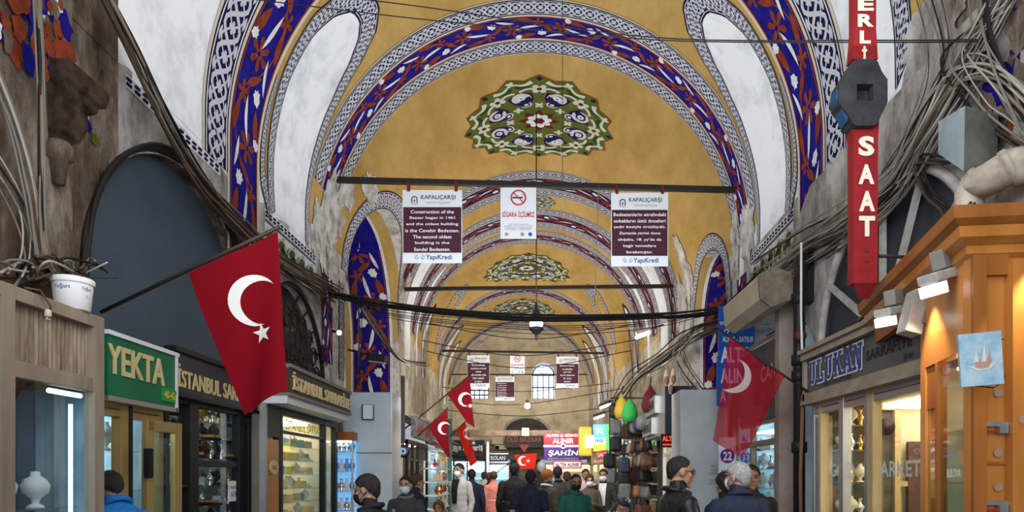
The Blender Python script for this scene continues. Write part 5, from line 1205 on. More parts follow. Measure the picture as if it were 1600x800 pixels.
def onpoly(pl, a):
    best = None; dx, dy = math.cos(a), math.sin(a)
    for i in range(len(pl)):
        x1, y1 = pl[i][0]-cen[0], pl[i][1]-cen[1]; x2, y2 = pl[(i+1) % len(pl)][0]-cen[0], pl[(i+1) % len(pl)][1]-cen[1]
        den = dx*(y2-y1)-dy*(x2-x1)
        if abs(den) < 1e-9: continue
        t = (x1*(y2-y1)-y1*(x2-x1))/den; u = (x1*dy-y1*dx)/den
        if t > 0 and -1e-6 <= u <= 1+1e-6 and (best is None or t > best): best = t
    return (cen[0]+dx*best, cen[1]+dy*best)
an = [2*PI*i/N for i in range(N)]; O1 = [onpoly(oc, a) for a in an]; I1 = [onpoly(hole, a) for a in an]
vs = [P(*q, YW-.05) for q in O1]+[P(*q, YW-.05) for q in I1]+[P(*q, YW-.05)+Vector((0, .13, 0)) for q in O1]+[P(*q, YW-.05)+Vector((0, .08, 0)) for q in I1]
fs = []
for i in range(N):
    j = (i+1) % N; fs += [(i, j, N+j, N+i), (i, 2*N+i, 2*N+j, j), (N+i, N+j, 3*N+j, 3*N+i)]
fs.append(tuple(3*N+i for i in range(N))); fs.append(tuple(2*N+i for i in range(N)))
mb.add(vs, fs, wk); wc = mb.build('watch_case', wt)
mb = MB(); mb.prism([P(a, b, YW-.03) for a, b in ((1308, 138), (1326, 176), (1324, 190), (1306, 152))], (0, .10, 0), mat('blue_lit_edge', (.02, .07, .16), .4)); mb.build('crown', wc)  # side face of the case, the blue light on it put into its colour
mb = MB(); mb.prism([P(a, b, YW-.008) for a, b in ((1333, 181), (1371, 181), (1371, 196), (1333, 196))], (0, .01, 0), mat('burnt_lug', (.05, .012, .012), .6, col2=(.12, .02, .02), scale=40)); mb.build('lug', wc)
mb = MB(); fw_ = FRONT(0, EYE, YW-.004)
for t, x, y, h in (('E', 1352, 8, 20), ('R', 1352, 33, 20), ('L', 1351, 59, 20), ('İ', 1350, 85, 24), ('S', 1353, 229, 31), ('A', 1353, 273, 31), ('A', 1354, 315, 32), ('T', 1354, 354, 32)):
    fw_.text(mb, t, (x-VX)/F*YW, (VY-y)/F*YW, {'İ': 8, 'L': 17}.get(t, 25)/F*YW, h/F*YW, wl2, .004, .045)
for x, y in ((1354, 334), (1353, 392), (1353, 408)): fw_.rect(mb, (x-3-VX)/F*YW, (VY-y-2)/F*YW, (x+3-VX)/F*YW, (VY-y+2)/F*YW, mat('strap_holes', (.10, .02, .02), .6), .003)
mb.build('lettering', wt)
mb = MB(); mb.tube([P(1372, 400, YW+.05), P(1425, 402, YW+.12), P(1470, 398, YW+.2)], .012, iron, 8); mb.build('bracket_arm', wt)

# pendant lantern
lt = thing('pendant_lantern', 'black pendant lantern with a glowing glass hung on a long chain', 'lantern', P(838, 525, 12)); c = P(838, 505, 12)
mb = MB(); mb.lathe([(.0, .38), (.02, .36), (.03, .28), (.06, .20), (.12, .10), (.15, .06), (.13, .05)], c, black, 16); mb.build('cap', lt)
mb = MB(); mb.lathe([(.11, .05), (.115, -.03), (.10, -.09), (.09, -.10)], c, mat('lantern_glass', (.9, .95, 1), .2, emit=5, ecol=(.85, .93, 1)), 16); mb.build('lit_glass', lt)
mb = MB(); mb.lathe([(.13, -.08), (.13, -.11), (.08, -.16), (.03, -.20), (.025, -.25), (.0, -.32)], c, black, 16); mb.build('base_bowl', lt)
mb = MB(); mb.tube([c+Vector((0, 0, .28)), Vector((c.x, c.y, 7.98))], .010, black, 6); mb.build('chain', lt)
l = bpy.data.lights.new('lantern_light', 'POINT'); l.energy = 12; l.shadow_soft_size = .12; o = bpy.data.objects.new('lantern_light', l); COL.objects.link(o); o.location = c+Vector((0, 0, -.02))

# cables ---------------------------------------------------------------
def smoothline(pts, k=6):
    pts = [Vector(p) for p in pts]; out = []
    for i in range(len(pts)-1):
        a, b, c_, d = pts[max(0, i-1)], pts[i], pts[i+1], pts[min(len(pts)-1, i+2)]
        for q in range(k):
            t = q/k; out.append(.5*((2*b)+(c_-a)*t+(2*a-5*b+4*c_-d)*t*t+(3*b-a-3*c_+d)*t**3))
    return out+[pts[-1]]
cm = [mat('cable_%s' % n, c, .6) for n, c in (('black', (.014, .013, .013)), ('umber', (.06, .042, .03)), ('grey', (.17, .16, .145)), ('pale', (.36, .34, .30)), ('rust', (.13, .06, .035)), ('taupe', (.19, .15, .11)))]
def cable(pts, r, m, label, group=None, name='cable', k=6, cat='cable'):
    mb = MB(); mb.tube(smoothline(pts, k), r, m, 6); return tag(mb.build(name), label, cat, group)
rc = random.Random(17)
def strands(n, ctrl, jit, r, mats, label, group, spread=.03, endj=1.0):
    """ctrl: list of functions giving a point from jittered pixels"""
    for i in range(n):
        ox, oy = rc.uniform(-1, 1)*jit, rc.uniform(-1, 1)*jit; pts = []
        for j, (x, y, kind, dep) in enumerate(ctrl):
            w = endj if j in (0, len(ctrl)-1) else 1
            xx = x+(ox+rc.uniform(-.35, .35)*jit)*w; yy = y+(oy+rc.uniform(-.35, .35)*jit)*w
            q = PX(xx, yy, dep+(rc.uniform(0, spread) if dep < 0 else -rc.uniform(0, spread))) if kind == 'X' else P(xx, yy, dep-rc.uniform(0, spread))
            pts.append(q)
        cable(pts, r*rc.uniform(.6, 1.35), rc.choices(cm, mats)[0], label, group)
strands(20, [(145, -50, 'X', -2.90), (205, 70, 'X', -2.95), (262, 190, 'X', -2.95), (318, 285, 'X', -2.95), (372, 348, 'X', -2.93), (445, 412, 'X', -2.88), (530, 462, 'X', -2.83)], 11, .0085, (3, 4, 2, 1, 3, 3), 'dusty cable in the thick bundle sloping down the left wall', 'cables sloping down the left wall', .10)
strands(11, [(515, 458, 'X', -2.83), (585, 473, 'P', 9.9), (690, 486, 'P', 9.85), (838, 496, 'P', 9.8), (980, 494, 'P', 9.8), (1090, 488, 'P', 9.75), (1140, 478, 'P', 9.75)], 5, .011, (9, 1.5, .5, 0, 0, 0), 'dark cable in the sagging bundle slung across the street', 'cables slung across the street', .06)
for i, s in enumerate((18, 26, 34, 42, 30)):
    cable([P(535, 462, 9.9), P(620, 478+s*.5, 10.2), P(838, 488+s*.8, 10.4), P(1010, 484+s*.7, 10.2), P(1130, 484, 9.9)], .005, cm[0], 'thin wire sagging loosely below the cross street bundle', 'thin wires sagging below the bundle')
strands(9, [(556, 462, 'P', 9.9), (578, 500, 'P', 10.2), (606, 540, 'P', 10.8), (632, 564, 'P', 11.8), (668, 570, 'P', 13.0)], 5, .010, (2, 2, 3, 1, 1, 3), 'grey brown cable swooping from the bundle down past the blue arch', 'cables swooping past the left blue arch', .05)
strands(5, [(561, 462, 'P', 9.95), (563, 520, 'P', 9.95), (560, 600, 'P', 9.95)], 3, .006, (3, 2, 2, 1, 0, 1), 'cable dropping from the bundle knot to the pale blue pier', 'cables dropping to the pale blue pier')
strands(8, [(52, -60, 'X', -2.84), (60, 80, 'X', -2.84), (64, 210, 'X', -2.84), (62, 330, 'X', -2.84), (72, 400, 'X', -2.82), (108, 455, 'X', -2.78)], 7, .009, (1, 2, 3, 2, 1, 6), 'tan cable hanging in the upright bundle down the left pier', 'upright cables on the left pier', .05)
strands(7, [(-30, 60, 'X', -2.9), (20, 190, 'X', -2.88), (48, 300, 'X', -2.86), (62, 395, 'X', -2.84)], 14, .007, (1, 2, 3, 2, 1, 5), 'tan cable slanting down to the upright bundle on the left pier', 'slanting cables on the left pier', .05)
strands(5, [(-30, 230, 'X', -2.9), (30, 330, 'X', -2.88), (40, 400, 'X', -2.84), (20, 440, 'X', -2.75)], 16, .006, (3, 2, 3, 2, 1, 3), 'loose cable looping down the left pier beside the tub', 'loose cables on the left pier', .05)
for i in range(16):
    x0 = rc.uniform(-30, 60); pts = [PX(x0+k*rc.uniform(20, 34), rc.uniform(398, 440)+k*2, rc.uniform(-2.92, -2.66)) for k in range(5)]
    cable(pts, rc.uniform(.004, .009), rc.choices(cm, (3, 2, 3, 3, 1, 3))[0], 'loose cable tangled on top of the weathered cabinet', 'cables tangled on the weathered cabinet')
# right tangle
R_ = 2.84
strands(22, [(1600, -60, 'X', R_), (1530, 70, 'X', R_), (1462, 190, 'X', R_), (1400, 285, 'X', R_), (1330, 345, 'X', R_), (1262, 385, 'X', R_), (1196, 432, 'X', R_)], 20, .008, (3, 2, 5, 5, 0, 3), 'grey cable in the thick bundle sloping down the right wall', 'cables sloping down the right wall', .14)
strands(12, [(1640, 190, 'X', 2.75), (1560, 110, 'X', 2.78), (1500, 120, 'X', 2.8), (1450, 200, 'X', 2.8), (1395, 300, 'X', 2.8), (1300, 380, 'X', 2.8)], 22, .007, (3, 2, 5, 4, 0, 2), 'grey cable looping from the far right into the sloping bundle', 'cables looping into the right bundle', .12)
strands(9, [(1520, -60, 'X', 2.8), (1530, 40, 'X', 2.8), (1560, 130, 'X', 2.78), (1620, 230, 'X', 2.74)], 22, .008, (2, 2, 5, 4, 0, 2), 'grey cable falling across the upper right corner', 'cables across the upper right corner', .12)
strands(7, [(1440, -60, 'X', 2.8), (1470, 60, 'X', 2.8), (1452, 150, 'X', 2.8), (1400, 250, 'X', 2.8)], 26, .006, (5, 2, 3, 2, 0, 1), 'dark loose cable curling above the right bundle', 'loose cables above the right bundle', .1)
strands(6, [(1640, 250, 'X', 2.72), (1570, 200, 'X', 2.75), (1530, 160, 'X', 2.75), (1500, 90, 'X', 2.78), (1560, 20, 'X', 2.8)], 25, .006, (3, 2, 5, 4, 0, 2), 'grey cable hooped round the concrete block', 'cables hooped round the concrete block', .1)
strands(5, [(1480, 250, 'X', 2.72), (1435, 250, 'X', 2.74), (1450, 300, 'X', 2.74), (1482, 330, 'X', 2.7), (1478, 400, 'X', 2.6)], 8, .010, (6, 2, 1, 0, 0, 0), 'black cable looping beside the half round window', 'black cables beside the half round window', .05)
strands(4, [(1520, 320, 'P', 3.9), (1450, 400, 'P', 4.5), (1350, 500, 'P', 5.4), (1290, 540, 'P', 6.2)], 6, .008, (5, 3, 2, 0, 0, 0), 'dark cable lying along the top of the kiosk cornice', 'cables along the kiosk cornice', .03)
strands(12, [(1196, 432, 'X', 2.8), (1150, 478, 'X', 2.75), (1118, 508, 'X', 2.75), (1070, 530, 'P', 12), (1030, 560, 'P', 13.6), (990, 590, 'P', 15.5), (962, 630, 'P', 17.5)], 8, .014, (2, 2, 5, 2, 0, 3), 'grey cable in the drooping bundle along the far right shops', 'cables drooping along the far right shops', .10)
strands(8, [(1128, 500, 'P', 10), (1080, 520, 'P', 11), (1060, 560, 'P', 11.5), (1100, 620, 'P', 10.2)], 10, .006, (4, 2, 3, 1, 0, 1), 'loose wire dangling in front of the grey pier', 'wires dangling by the grey pier', .1)
for i, (y0, y1, y2) in enumerate(((8, 48, 66), (-12, 38, 63))):
    cable([P(372, y0-12, 5.75), P(640, y0+20, 5.6), P(850, y1, 5.4), P(1060, y2-2, 5.2), P(1380, y2, 4.6), P(1530, y2-1, 4.2)], .0045, cm[0], 'thin black wire strung across the vault near the viewer', 'thin wires across the near vault')
cable([P(879, -60, 8.9), P(879, 290, 9.9)], .004, cm[0], 'thin upright wire hanging from the vault to the first tie beam')
cable([P(935, 290, 9.85), P(931, 420, 9.85), P(929, 480, 9.85)], .005, cm[2], 'thin grey wire hanging beside the Turkish banner')
for i, (a, b, c_, Y) in enumerate((((640, 528), (815, 556), (1000, 530), 19), ((650, 545), (815, 575), (985, 548), 20), ((700, 625), (815, 632), (1000, 602), 21), ((690, 640), (820, 650), (960, 635), 23), ((670, 505), (830, 530), (1000, 505), 17), ((690, 605), (815, 612), (960, 598), 24))):
    cable([P(*a, Y), P(*b, Y), P(*c_, Y)], .012, cm[0], 'far dark wire sagging across the street below the far beams', 'far wires across the street')
bl_ = thing('bulb_light', 'small bright bulb hanging on the far wire', 'lamp', P(824, 634, 21)); mb = MB(); mb.ell(P(824, 634, 21), (.09, .09, .09), mat('bulb', (1, 1, 1), .3, emit=12)); mb.build('bulb', bl_); mb = MB(); mb.lathe([(.05, .06), (.05, .16), (.02, .17)], P(824, 634, 21), black, 10); mb.build('holder', bl_)

# ================================================================== FAR SHOPS
def fascia(label, side, x, y0, y1, z0, z1, m, txt=None, tm=None, tilt=0, name='shop_sign'):
    r = thing(name, label, 'sign', (x, (y0+y1)/2, z0)); fr = LEFT(y0, z0, x) if side < 0 else RIGHT(y1, z0, x)
    mb = MB(); fr.box(mb, 0, 0, y1-y0, z1-z0, -.08, 0, m); mb.build('sign_board', r)
    if txt:
        mb = MB(); fr.text(mb, txt, (y1-y0)/2, (z1-z0)/2, (y1-y0)*.8, (z1-z0)*.55, tm or lets, .006, .02); mb.build('lettering', r)
    mb = MB(); fr.box(mb, -.02, z1-z0-.02, y1-y0+.02, z1-z0+.04, -.1, .02, alu); mb.build('sign_edge', r)
tq = mat('turquoise_sign', (.03, .30, .40), .4)
LU = [(15.45, 18.3, black, darkwall, warm, 'black framed far shop window just past the left crossing'), (18.5, 21.4, whitep, coolwall, cool, 'white framed far shop window full of trinkets on the left'), (21.6, 25.0, woodf, warmwall, warm, 'wooden framed far shop window on the left'), (25.2, 28.8, black, coolwall, cool, 'black framed far shop window at the left end')]
for i, (a, b, m, inn, lp, lab) in enumerate(LU):
    x = cx((a+b)/2)-2.85
    shopfront('far_shop_front', lab, -1, x, a, b, 2.45, m, [((a+b)/2, .08), (a+.7, .06)], [(2.0, a+.1, b-.1, .06)], .8, inn, lp, (.8, 1.1, 1.4, 1.7), pw=.1)
fascia('grey poster fascia over the black framed far window on the left', -1, cx(17)-2.70, 15.5, 18.3, 2.5, 3.0, mat('poster_grey', (.30, .30, .30), .5, col2=(.06, .05, .05), scale=5), 'ANTİK', redp)
fascia('dark red fascia over the white framed far shop on the left', -1, cx(20)-2.68, 18.5, 21.4, 2.5, 3.0, mat('dark_red_sign', (.16, .02, .025), .5), 'HEDİYELİK')
fascia('tan fascia over the wooden framed far shop on the left', -1, cx(23.5)-2.68, 21.6, 25.0, 2.5, 2.95, mat('tan_sign', (.32, .24, .15), .5), 'BAZAAR', dkl)
fascia('black fascia over the last far shop on the left', -1, cx(27)-2.68, 25.2, 28.8, 2.5, 2.95, black, 'SILVER')
# round evil-eye sign
ee = thing('round_sign', 'round black and blue evil eye sign on the far left shop corner', 'sign', P(631, 705, 14.9)); fr = Frame(P(630, 705, 14.9), (1, 0, 0), (0, 0, 1)); mb = MB(); mb.lathe([(.0, -.03), (.14, -.03), (.145, 0), (.14, .03), (.0, .03)], P(630, 705, 14.93), black, 24, (0, 1, 0)); mb.build('disc', ee)
mb = MB(); fr.disc(mb, 0, 0, .10, mat('sign_blue2', (.03, .12, .42), .4), .035-.03+.0); fr.disc(mb, 0, 0, .07, mat('pale_cyan', (.55, .75, .85), .4), .012); fr.disc(mb, 0, 0, .03, blued, .016); mb.build('eye_rings', ee)
# dark brackets and poles by the left flags
mb = MB(); mb.tube([P(618, 700, 15.0), P(618, 560, 15.0)], .05, dpm, 8); tag(mb.build('black_post'), 'black upright post against the far left pier', 'post')
mb = MB(); mb.bevbox(P(627, 640, 15.2), (.16, .1, 1.5), darkgrey, .02); tag(mb.build('hanging_lightbox'), 'dark narrow lightbox hung edge-on at the far left shops', 'sign')
for i, (px, Y, h) in enumerate(((703, 19.5, 655), (762, 26.4, 690))):
    mb = MB(); a = P(px, h, Y); mb.tube([a, Vector((a.x, a.y, 0))], .06, mat('green_post', (.10, .20, .17), .5) if i == 0 else whitep, 8); tag(mb.build('shop_post'), ('pale green post behind the far left flags', 'white post between the two end shops')[i], 'post')
# right units
RU = [(13.5, 15.4, whitep, warmwall, warm, 'bright warm far shop window behind the leather jacket'), (15.6, 19.0, darkgrey, darkwall, warm, 'dark framed far shop front behind the hanging bags'), (19.2, 22.6, whitep, coolwall, warm, 'white framed far shop front past the bag shop'), (22.8, 28.8, woodf, warmwall, warm, 'wooden framed far shop front at the right end')]
for i, (a, b, m, inn, lp, lab) in enumerate(RU):
    x = cx((a+b)/2)+2.85
    shopfront('far_shop_front', lab, 1, x, a, b, 2.7, m, [((a+b)/2, .08)], [(2.1, a+.1, b-.1, .06)], .8, inn, lp, (.8, 1.1, 1.4, 1.7), pw=.1)
sb2 = thing('sign_box', 'grey steel box sign with raised square letters above the warm far window', 'sign', (2.6, 14.0, 2.4)); stl = mat('steel_panel', (.40, .42, .42), .35, metal=.5)
mb = MB(); mb.bx((2.45, 13.0, 2.42), (2.95, 15.5, 3.30), stl); mb.build('box', sb2); mb = MB(); mb.bx((2.44, 12.96, 2.40), (2.96, 13.0, 3.32), mat('navy_end', (.02, .025, .04), .4)); mb.build('end_panel', sb2)
fr = RIGHT(15.4, 2.42, 2.45); mb = MB(); fr.box(mb, .1, .46, 1.7, .80, 0, .08, alu); fr.box(mb, .1, .06, 1.3, .40, 0, .08, alu); fr.text(mb, 'ÇINAR', .9, .63, 1.4, .22, dkl, .085, .03); fr.text(mb, 'DERİ', .7, .23, 1.0, .22, dkl, .085, .03); mb.build('raised_letters', sb2)
ls = thing('led_sign', 'small glowing red letter sign over the warm far window', 'sign', (2.62, 13.7, 2.2)); fr = FRONT(P(1033, 0, 13.2).x, P(0, 699, 13.2).z, 13.2); W = 27/F*13.2
mb = MB(); fr.box(mb, 0, 0, W, .26, -.05, 0, black); mb.build('panel', ls); mb = MB(); fr.text(mb, 'ALTIN', W/2, .17, W*.85, .10, mat('led_red', (1, .05, .03), .4, emit=1.5), .005, .03); fr.text(mb, 'SARRAFİYE', W/2, .06, W*.8, .05, mat('led_red', (1, 0, 0)), .005, .02); mb.build('lettering', ls)
# bags
leather = [mat('leather_%s' % n, c, .45) for n, c in (('black', (.014, .014, .016)), ('tan', (.26, .12, .05)), ('brown', (.10, .05, .03)), ('navy', (.025, .035, .07)), ('red', (.22, .02, .025)), ('cream', (.5, .42, .30)), ('grey', (.14, .15, .16)))]
nm = ('black', 'tan', 'brown', 'navy', 'red', 'cream', 'grey')
pro = [bag_item('%s leather bag hung in the rows of the far right bag shop' % n, '%s bags of the far right bag shop' % n, m, .34, .26, .14) for n, m in zip(nm, leather)]
rb = random.Random(23); sp = []
for row, z in enumerate((.35, .75, 1.12, 1.48, 1.84, 2.2)):
    y = 13.9+row*.28
    while y < 20.2:
        x = 2.50+cx(y)-.12*(row % 2)*0+rb.uniform(-.04, .04)-(.30 if z < .8 else 0)
        if not (y < 15.5 and z > 1.0): sp.append((rb.choices(range(7), (6, 4, 4, 2, 1, 3, 2))[0], (x, y, z+rb.uniform(-.015, .015)), rb.uniform(-.5, .5)+PI*.5*(rb.random() < .3)))
        y += rb.uniform(.30, .40)
scatter(pro, sp)
rack = mat('rack_rail', (.35, .30, .22), .5)
for z in (.72, 1.09, 1.45, 1.81, 2.17, 2.56):
    mb = MB(); mb.bx((2.62, 15.6, z-.03), (2.80, 19.5, z-.005), rack); tag(mb.build('shelf_board'), 'narrow wooden shelf board of the far right bag shop', 'shelf', 'shelf boards of the bag shop')
# duffel rolls on the top shelf
for i in range(7):
    y = 15.0+i*.55; m = leather[(6, 3, 6, 0, 2, 1, 6)[i]]; r = thing('duffel_bag', 'rolled duffel bag on the top shelf of the far right bag shop', 'duffel bag', (2.55, y, 2.75), 'duffel bags on the top shelf'); c = Vector((2.5, y, 2.78))
    mb = MB(); mb.lathe([(.0, -.30), (.13, -.29), (.17, -.24), (.18, 0), (.17, .24), (.13, .29), (.0, .30)], c, m, 14, (1, .3, 0)); mb.build('bag_body', r)
    mb = MB(); mb.tube([c+Vector((-.1, 0, .17)), c+Vector((-.05, 0, .27)), c+Vector((.05, 0, .27)), c+Vector((.1, 0, .17))], .012, leather[0], 6); mb.build('handle', r)
# backpacks hanging in a column at the corner
for i, (px, py, Y) in enumerate(((962, 642, 17.6), (962, 668, 17.6), (962, 694, 17.5), (975, 728, 16.6), (975, 748, 16.6), (976, 768, 16.5), (952, 720, 17.8), (953, 745, 17.8))):
    c = P(px, py, Y); r = thing('backpack', 'dark backpack hanging in the column at the corner of the far right bag shop', 'backpack', c, 'backpacks at the bag shop corner'); m = leather[(0, 6, 0, 3, 0, 6, 0, 6)[i]]
    mb = MB(); mb.bevbox(c, (.30, .20, .40), m, .08); mb.build('pack_body', r); mb = MB(); mb.bevbox(c+Vector((0, -.11, -.06)), (.22, .06, .18), m, .03); mb.build('front_pocket', r)
    mb = MB(); mb.tube([c+Vector((-.05, 0, .19)), c+Vector((0, 0, .28)), c+Vector((.05, 0, .19))], .012, leather[0], 6); mb.build('top_loop', r)
for px, Y in ((962, 17.62), (975, 16.62), (952.5, 17.85)):
    mb = MB(); a = P(px, 625, Y); mb.tube([a, Vector((a.x, a.y, 0))], .012, black, 6); tag(mb.build('hanging_pole'), 'thin black pole that carries the column of backpacks', 'pole', 'poles of the bag shop corner')
# hanging cloth bags, bright
for (px, py, Y, m, lab) in ((972, 636, 16.2, mat('mustard_cloth', (.42, .28, .03), .7), 'mustard cloth bag hanging from a rod above the far right bags'), (984, 641, 16.0, mat('bright_green_cloth', (.03, .30, .07), .7), 'bright green cloth bag hanging above the far right bags'), (1016, 625, 14.6, mat('wine_cloth', (.14, .02, .03), .7), 'wine red cloth hanging beside the grey box sign')):
    c = P(px, py, Y); r = thing('cloth_bag', lab, 'bag', c)
    mb = MB(); mb.lathe([(.0, -.28), (.16, -.26), (.20, -.1), (.14, .12), (.05, .24), (.03, .30)], c, m, 10); mb.build('bag_body', r); mb = MB(); mb.tube([c+Vector((0, 0, .28)), c+Vector((.02, 0, .5))], .012, leather[0], 6); mb.build('cord', r)
mb = MB(); mb.tube([P(955, 622, 16.6), P(1010, 622, 15.4)], .02, black, 8); tag(mb.build('hanging_rod'), 'black hanging rod above the far right bag shop', 'rod')
# slippers / espadrilles pinned on the pier
for i, (px, py) in enumerate(((1041, 590), (1052, 588), (1048, 603))):
    c = P(px, py, 12.9); r = thing('slipper', 'pale slipper hung on the pier above the grey box sign', 'slipper', c, 'slippers above the box sign'); mb = MB(); mb.ell(c, (.05, .03, .16), mat('slipper_cream', (.55, .45, .33), .7)); mb.build('sole', r); mb = MB(); mb.ell(c+Vector((0, -.03, -.06)), (.045, .035, .08), mat('slipper_trim', (.25, .12, .07), .7)); mb.build('upper', r)
# lightboxes and lamps
lb = thing('lightbox_sign', 'blue green and yellow lightbox sign sticking out past the bag shop', 'sign', P(937, 690, 20.5)); fr = Frame(P(927, 705, 20.5), (1, -.25, 0), (0, 0, 1)); W, H = .46, .80
def em(n, c, e=.8): return mat(n, c, .4, emit=e)
mb = MB(); fr.box(mb, 0, 0, W, H, -.12, 0, em('lightbox_green', (.10, .65, .12), .6)); mb.build('box', lb); mb = MB(); fr.rect(mb, .0, .40, W*.8, H, em('lightbox_blue', (.08, .45, .80)), .004); fr.rect(mb, 0, .22, W*.8, .40, em('lightbox_pale', (.5, .75, .85)), .004); fr.rect(mb, 0, 0, W*.8, .22, em('lightbox_yellow', (.75, .70, .05)), .004); mb.build('face', lb); mb = MB(); mb.tube([fr.p(W, H*.7, -.06), fr.p(W, H*.7, -.06)+Vector((.75, .3, 0))], .02, black, 6); mb.build('wall_arm', lb)
mb = MB(); fr.text(mb, 'TAX', W*.4, .62, W*.5, .2, lets, .01, .03); fr.text(mb, 'FREE', W*.4, .31, W*.55, .1, blued, .01, .03); mb.build('lettering', lb)
rb_ = thing('red_sign', 'small red and white sign under the bright lightbox', 'sign', P(940, 712, 20.3)); fr = Frame(P(932, 719, 20.3), (1, -.3, .12), (0, 0, 1)); mb = MB(); fr.box(mb, 0, 0, .34, .27, -.05, 0, mat('coral_red', (.6, .06, .08), .5)); mb.build('board', rb_); mb = MB(); fr.text(mb, 'SALE', .17, .14, .26, .12, lets, .005, .03); mb.build('lettering', rb_)
yb = thing('yellow_awning', 'yellow curved awning box beside the bright lightbox', 'awning', P(915, 690, 22)); mb = MB(); mb.bevbox(P(914, 690, 22.5), (.42, .5, .95), mat('amber_box', (.62, .42, .06), .5, emit=.25), .06); mb.build('awning_box', yb); mb = MB(); mb.bevbox(P(922, 690, 22.2), (.32, .08, .42), em('glow_panel', (.95, .80, .55), 1.2), .02); mb.build('lit_panel', yb); mb = MB(); mb.tube([P(914, 690, 22.5), P(914, 690, 22.5)+Vector((1.0, .2, 0))], .03, black, 6); mb.build('wall_arm', yb)
for i, (px, py, Y) in enumerate(((946, 634, 19.0), (936, 651, 20.0), (1004, 523, 14.5))):
    c = P(px, py, Y); r = thing('led_floodlight', ('white glowing floodlight above the bag shop, higher of the far pair', 'white glowing floodlight lower of the far pair by the lightbox', 'small shaded lamp hanging under the white vault panel')[i], 'floodlight', c); Rm = Matrix.Rotation(-.35, 3, 'Y')
    mb = MB(); mb.bevbox(c+Vector((0, 0, .06)), (.36, .2, .10), darkgrey if i < 2 else alu, .03, Rm); mb.build('housing', r); mb = MB(); mb.bevbox(c+Vector((0, -.02, -.01)), (.32, .18, .06), mat('led_white', (.95, .97, 1), .3, emit=7), .02, Rm); mb.build('lens', r); mb = MB(); mb.tube([c+Vector((.1, 0, .1)), c+Vector((.45, 0, .22))], .014, black, 6); mb.build('arm', r)
# goods on far left: trinkets
rr = random.Random(31); pro = [vase('white china ornament at the far left trinket shop', 'white ornaments at the trinket shop', whitep, .22, 1), vase('red lacquer ornament at the far left trinket shop', 'red ornaments at the trinket shop', redp, .2, 2), vase('gold ornament at the far left trinket shop', 'gold ornaments at the trinket shop', gold, .24, 3), box_item('cream box at the far left trinket shop', 'cream boxes at the trinket shop', leather[5], d=(.16, .2, .16)), vase('dark bronze ornament at the far left trinket shop', 'bronze ornaments at the trinket shop', mat('bronze', (.10, .06, .03), .4, metal=.6), .2, 4), vase('blue glazed ornament at the far left trinket shop', 'blue ornaments at the trinket shop', mat('turquoise_glaze', (.05, .3, .45), .3), .2, 7)]
scatter(pro, [(rr.randrange(6), (cx(y)-2.42+rr.uniform(-.06, .06), y, z), rr.random()) for z in (.48, .82, 1.16, 1.50, 1.84) for y in [17.2+.36*k for k in range(12)]])
for k, z in enumerate((.46, .80, 1.14, 1.48, 1.82)):
    mb = MB(); mb.bx((cx(19)-2.62, 17.0, z-.03), (cx(19)-2.28, 21.4, z-.002), whitep); tag(mb.build('display_shelf'), 'white open shelf of the far left trinket stall', 'shelf', 'white shelves of the trinket stall')
for y in (17.0, 19.2, 21.38):
    mb = MB(); mb.bx((cx(19)-2.62, y, 0), (cx(19)-2.58, y+.03, 2.0), whitep); tag(mb.build('shelf_upright'), 'white upright carrying the far left trinket shelves', 'upright', 'uprights of the trinket shelves')

# ---- the far end: shop fronts under the end wall
def end_shop(x0, x1, Y, z1, fm, inn, lp, label, posts=()):
    fr = FRONT(x0, 0, Y); W = x1-x0; r = thing('end_shop_front', label, 'shopfront', (x0+W/2, Y, 0))
    mb = MB(); fr.box(mb, 0, 0, .08, z1, -.08, 0, fm); fr.box(mb, W-.08, 0, W, z1, -.08, 0, fm); fr.box(mb, 0, z1-.1, W, z1, -.08, 0, fm); fr.box(mb, 0, 0, W, .45, -.09, .01, fm); mb.build('window_frame', r)
    for u in posts: mb = MB(); fr.box(mb, W*u-.03, 0, W*u+.03, z1, -.08, .0, fm); mb.build('mullion', r)
    mb = MB(); fr.rect(mb, .08, .45, W-.08, z1-.1, pane, -.04); mb.build('glass_pane', r)
    mb = MB(); fr.box(mb, 0, 0, W, z1, -1.3, -1.25, inn); fr.box(mb, 0, z1-.05, W, z1, -1.25, -.1, inn); fr.box(mb, 0, .4, W, .44, -1.25, -.1, inn); fr.box(mb, 0, 0, .03, z1, -1.25, -.1, inn); fr.box(mb, W-.03, 0, W, z1, -1.25, -.1, inn); mb.build('interior_lining', r)
    mb = MB(); fr.box(mb, .1, z1-.10, W-.1, z1-.07, -1.0, -.4, lp); mb.build('ceiling_lamp', r)
    for z in (.8, 1.15, 1.5, 1.85): mb = MB(); fr.box(mb, .1, z, W-.1, z+.02, -1.2, -.9, whitep); mb.build('display_shelf', r)
YE2 = 29.4; xL, xR = cx(29.5)-2.9, cx(29.5)+2.9
strong = mat('bright_cool_lamp', (.9, .97, 1), .5, emit=14, ecol=(.8, .94, 1))
end_shop(P(700, 0, YE2).x, P(760, 0, YE2).x, YE2, 2.35, darkgrey, coolwall, strong, 'white lit end shop under the dark sign', (.5,))
end_shop(P(763, 0, YE2).x, P(795, 0, YE2).x, YE2, 2.2, alu, coolwall, strong, 'pale lit end shop under the navy sign')
end_shop(P(846, 0, YE2).x, P(925, 0, YE2).x, YE2, 2.2, woodf, warmwall, warm, 'warm lit end shop under the stacked signs', (.4,))
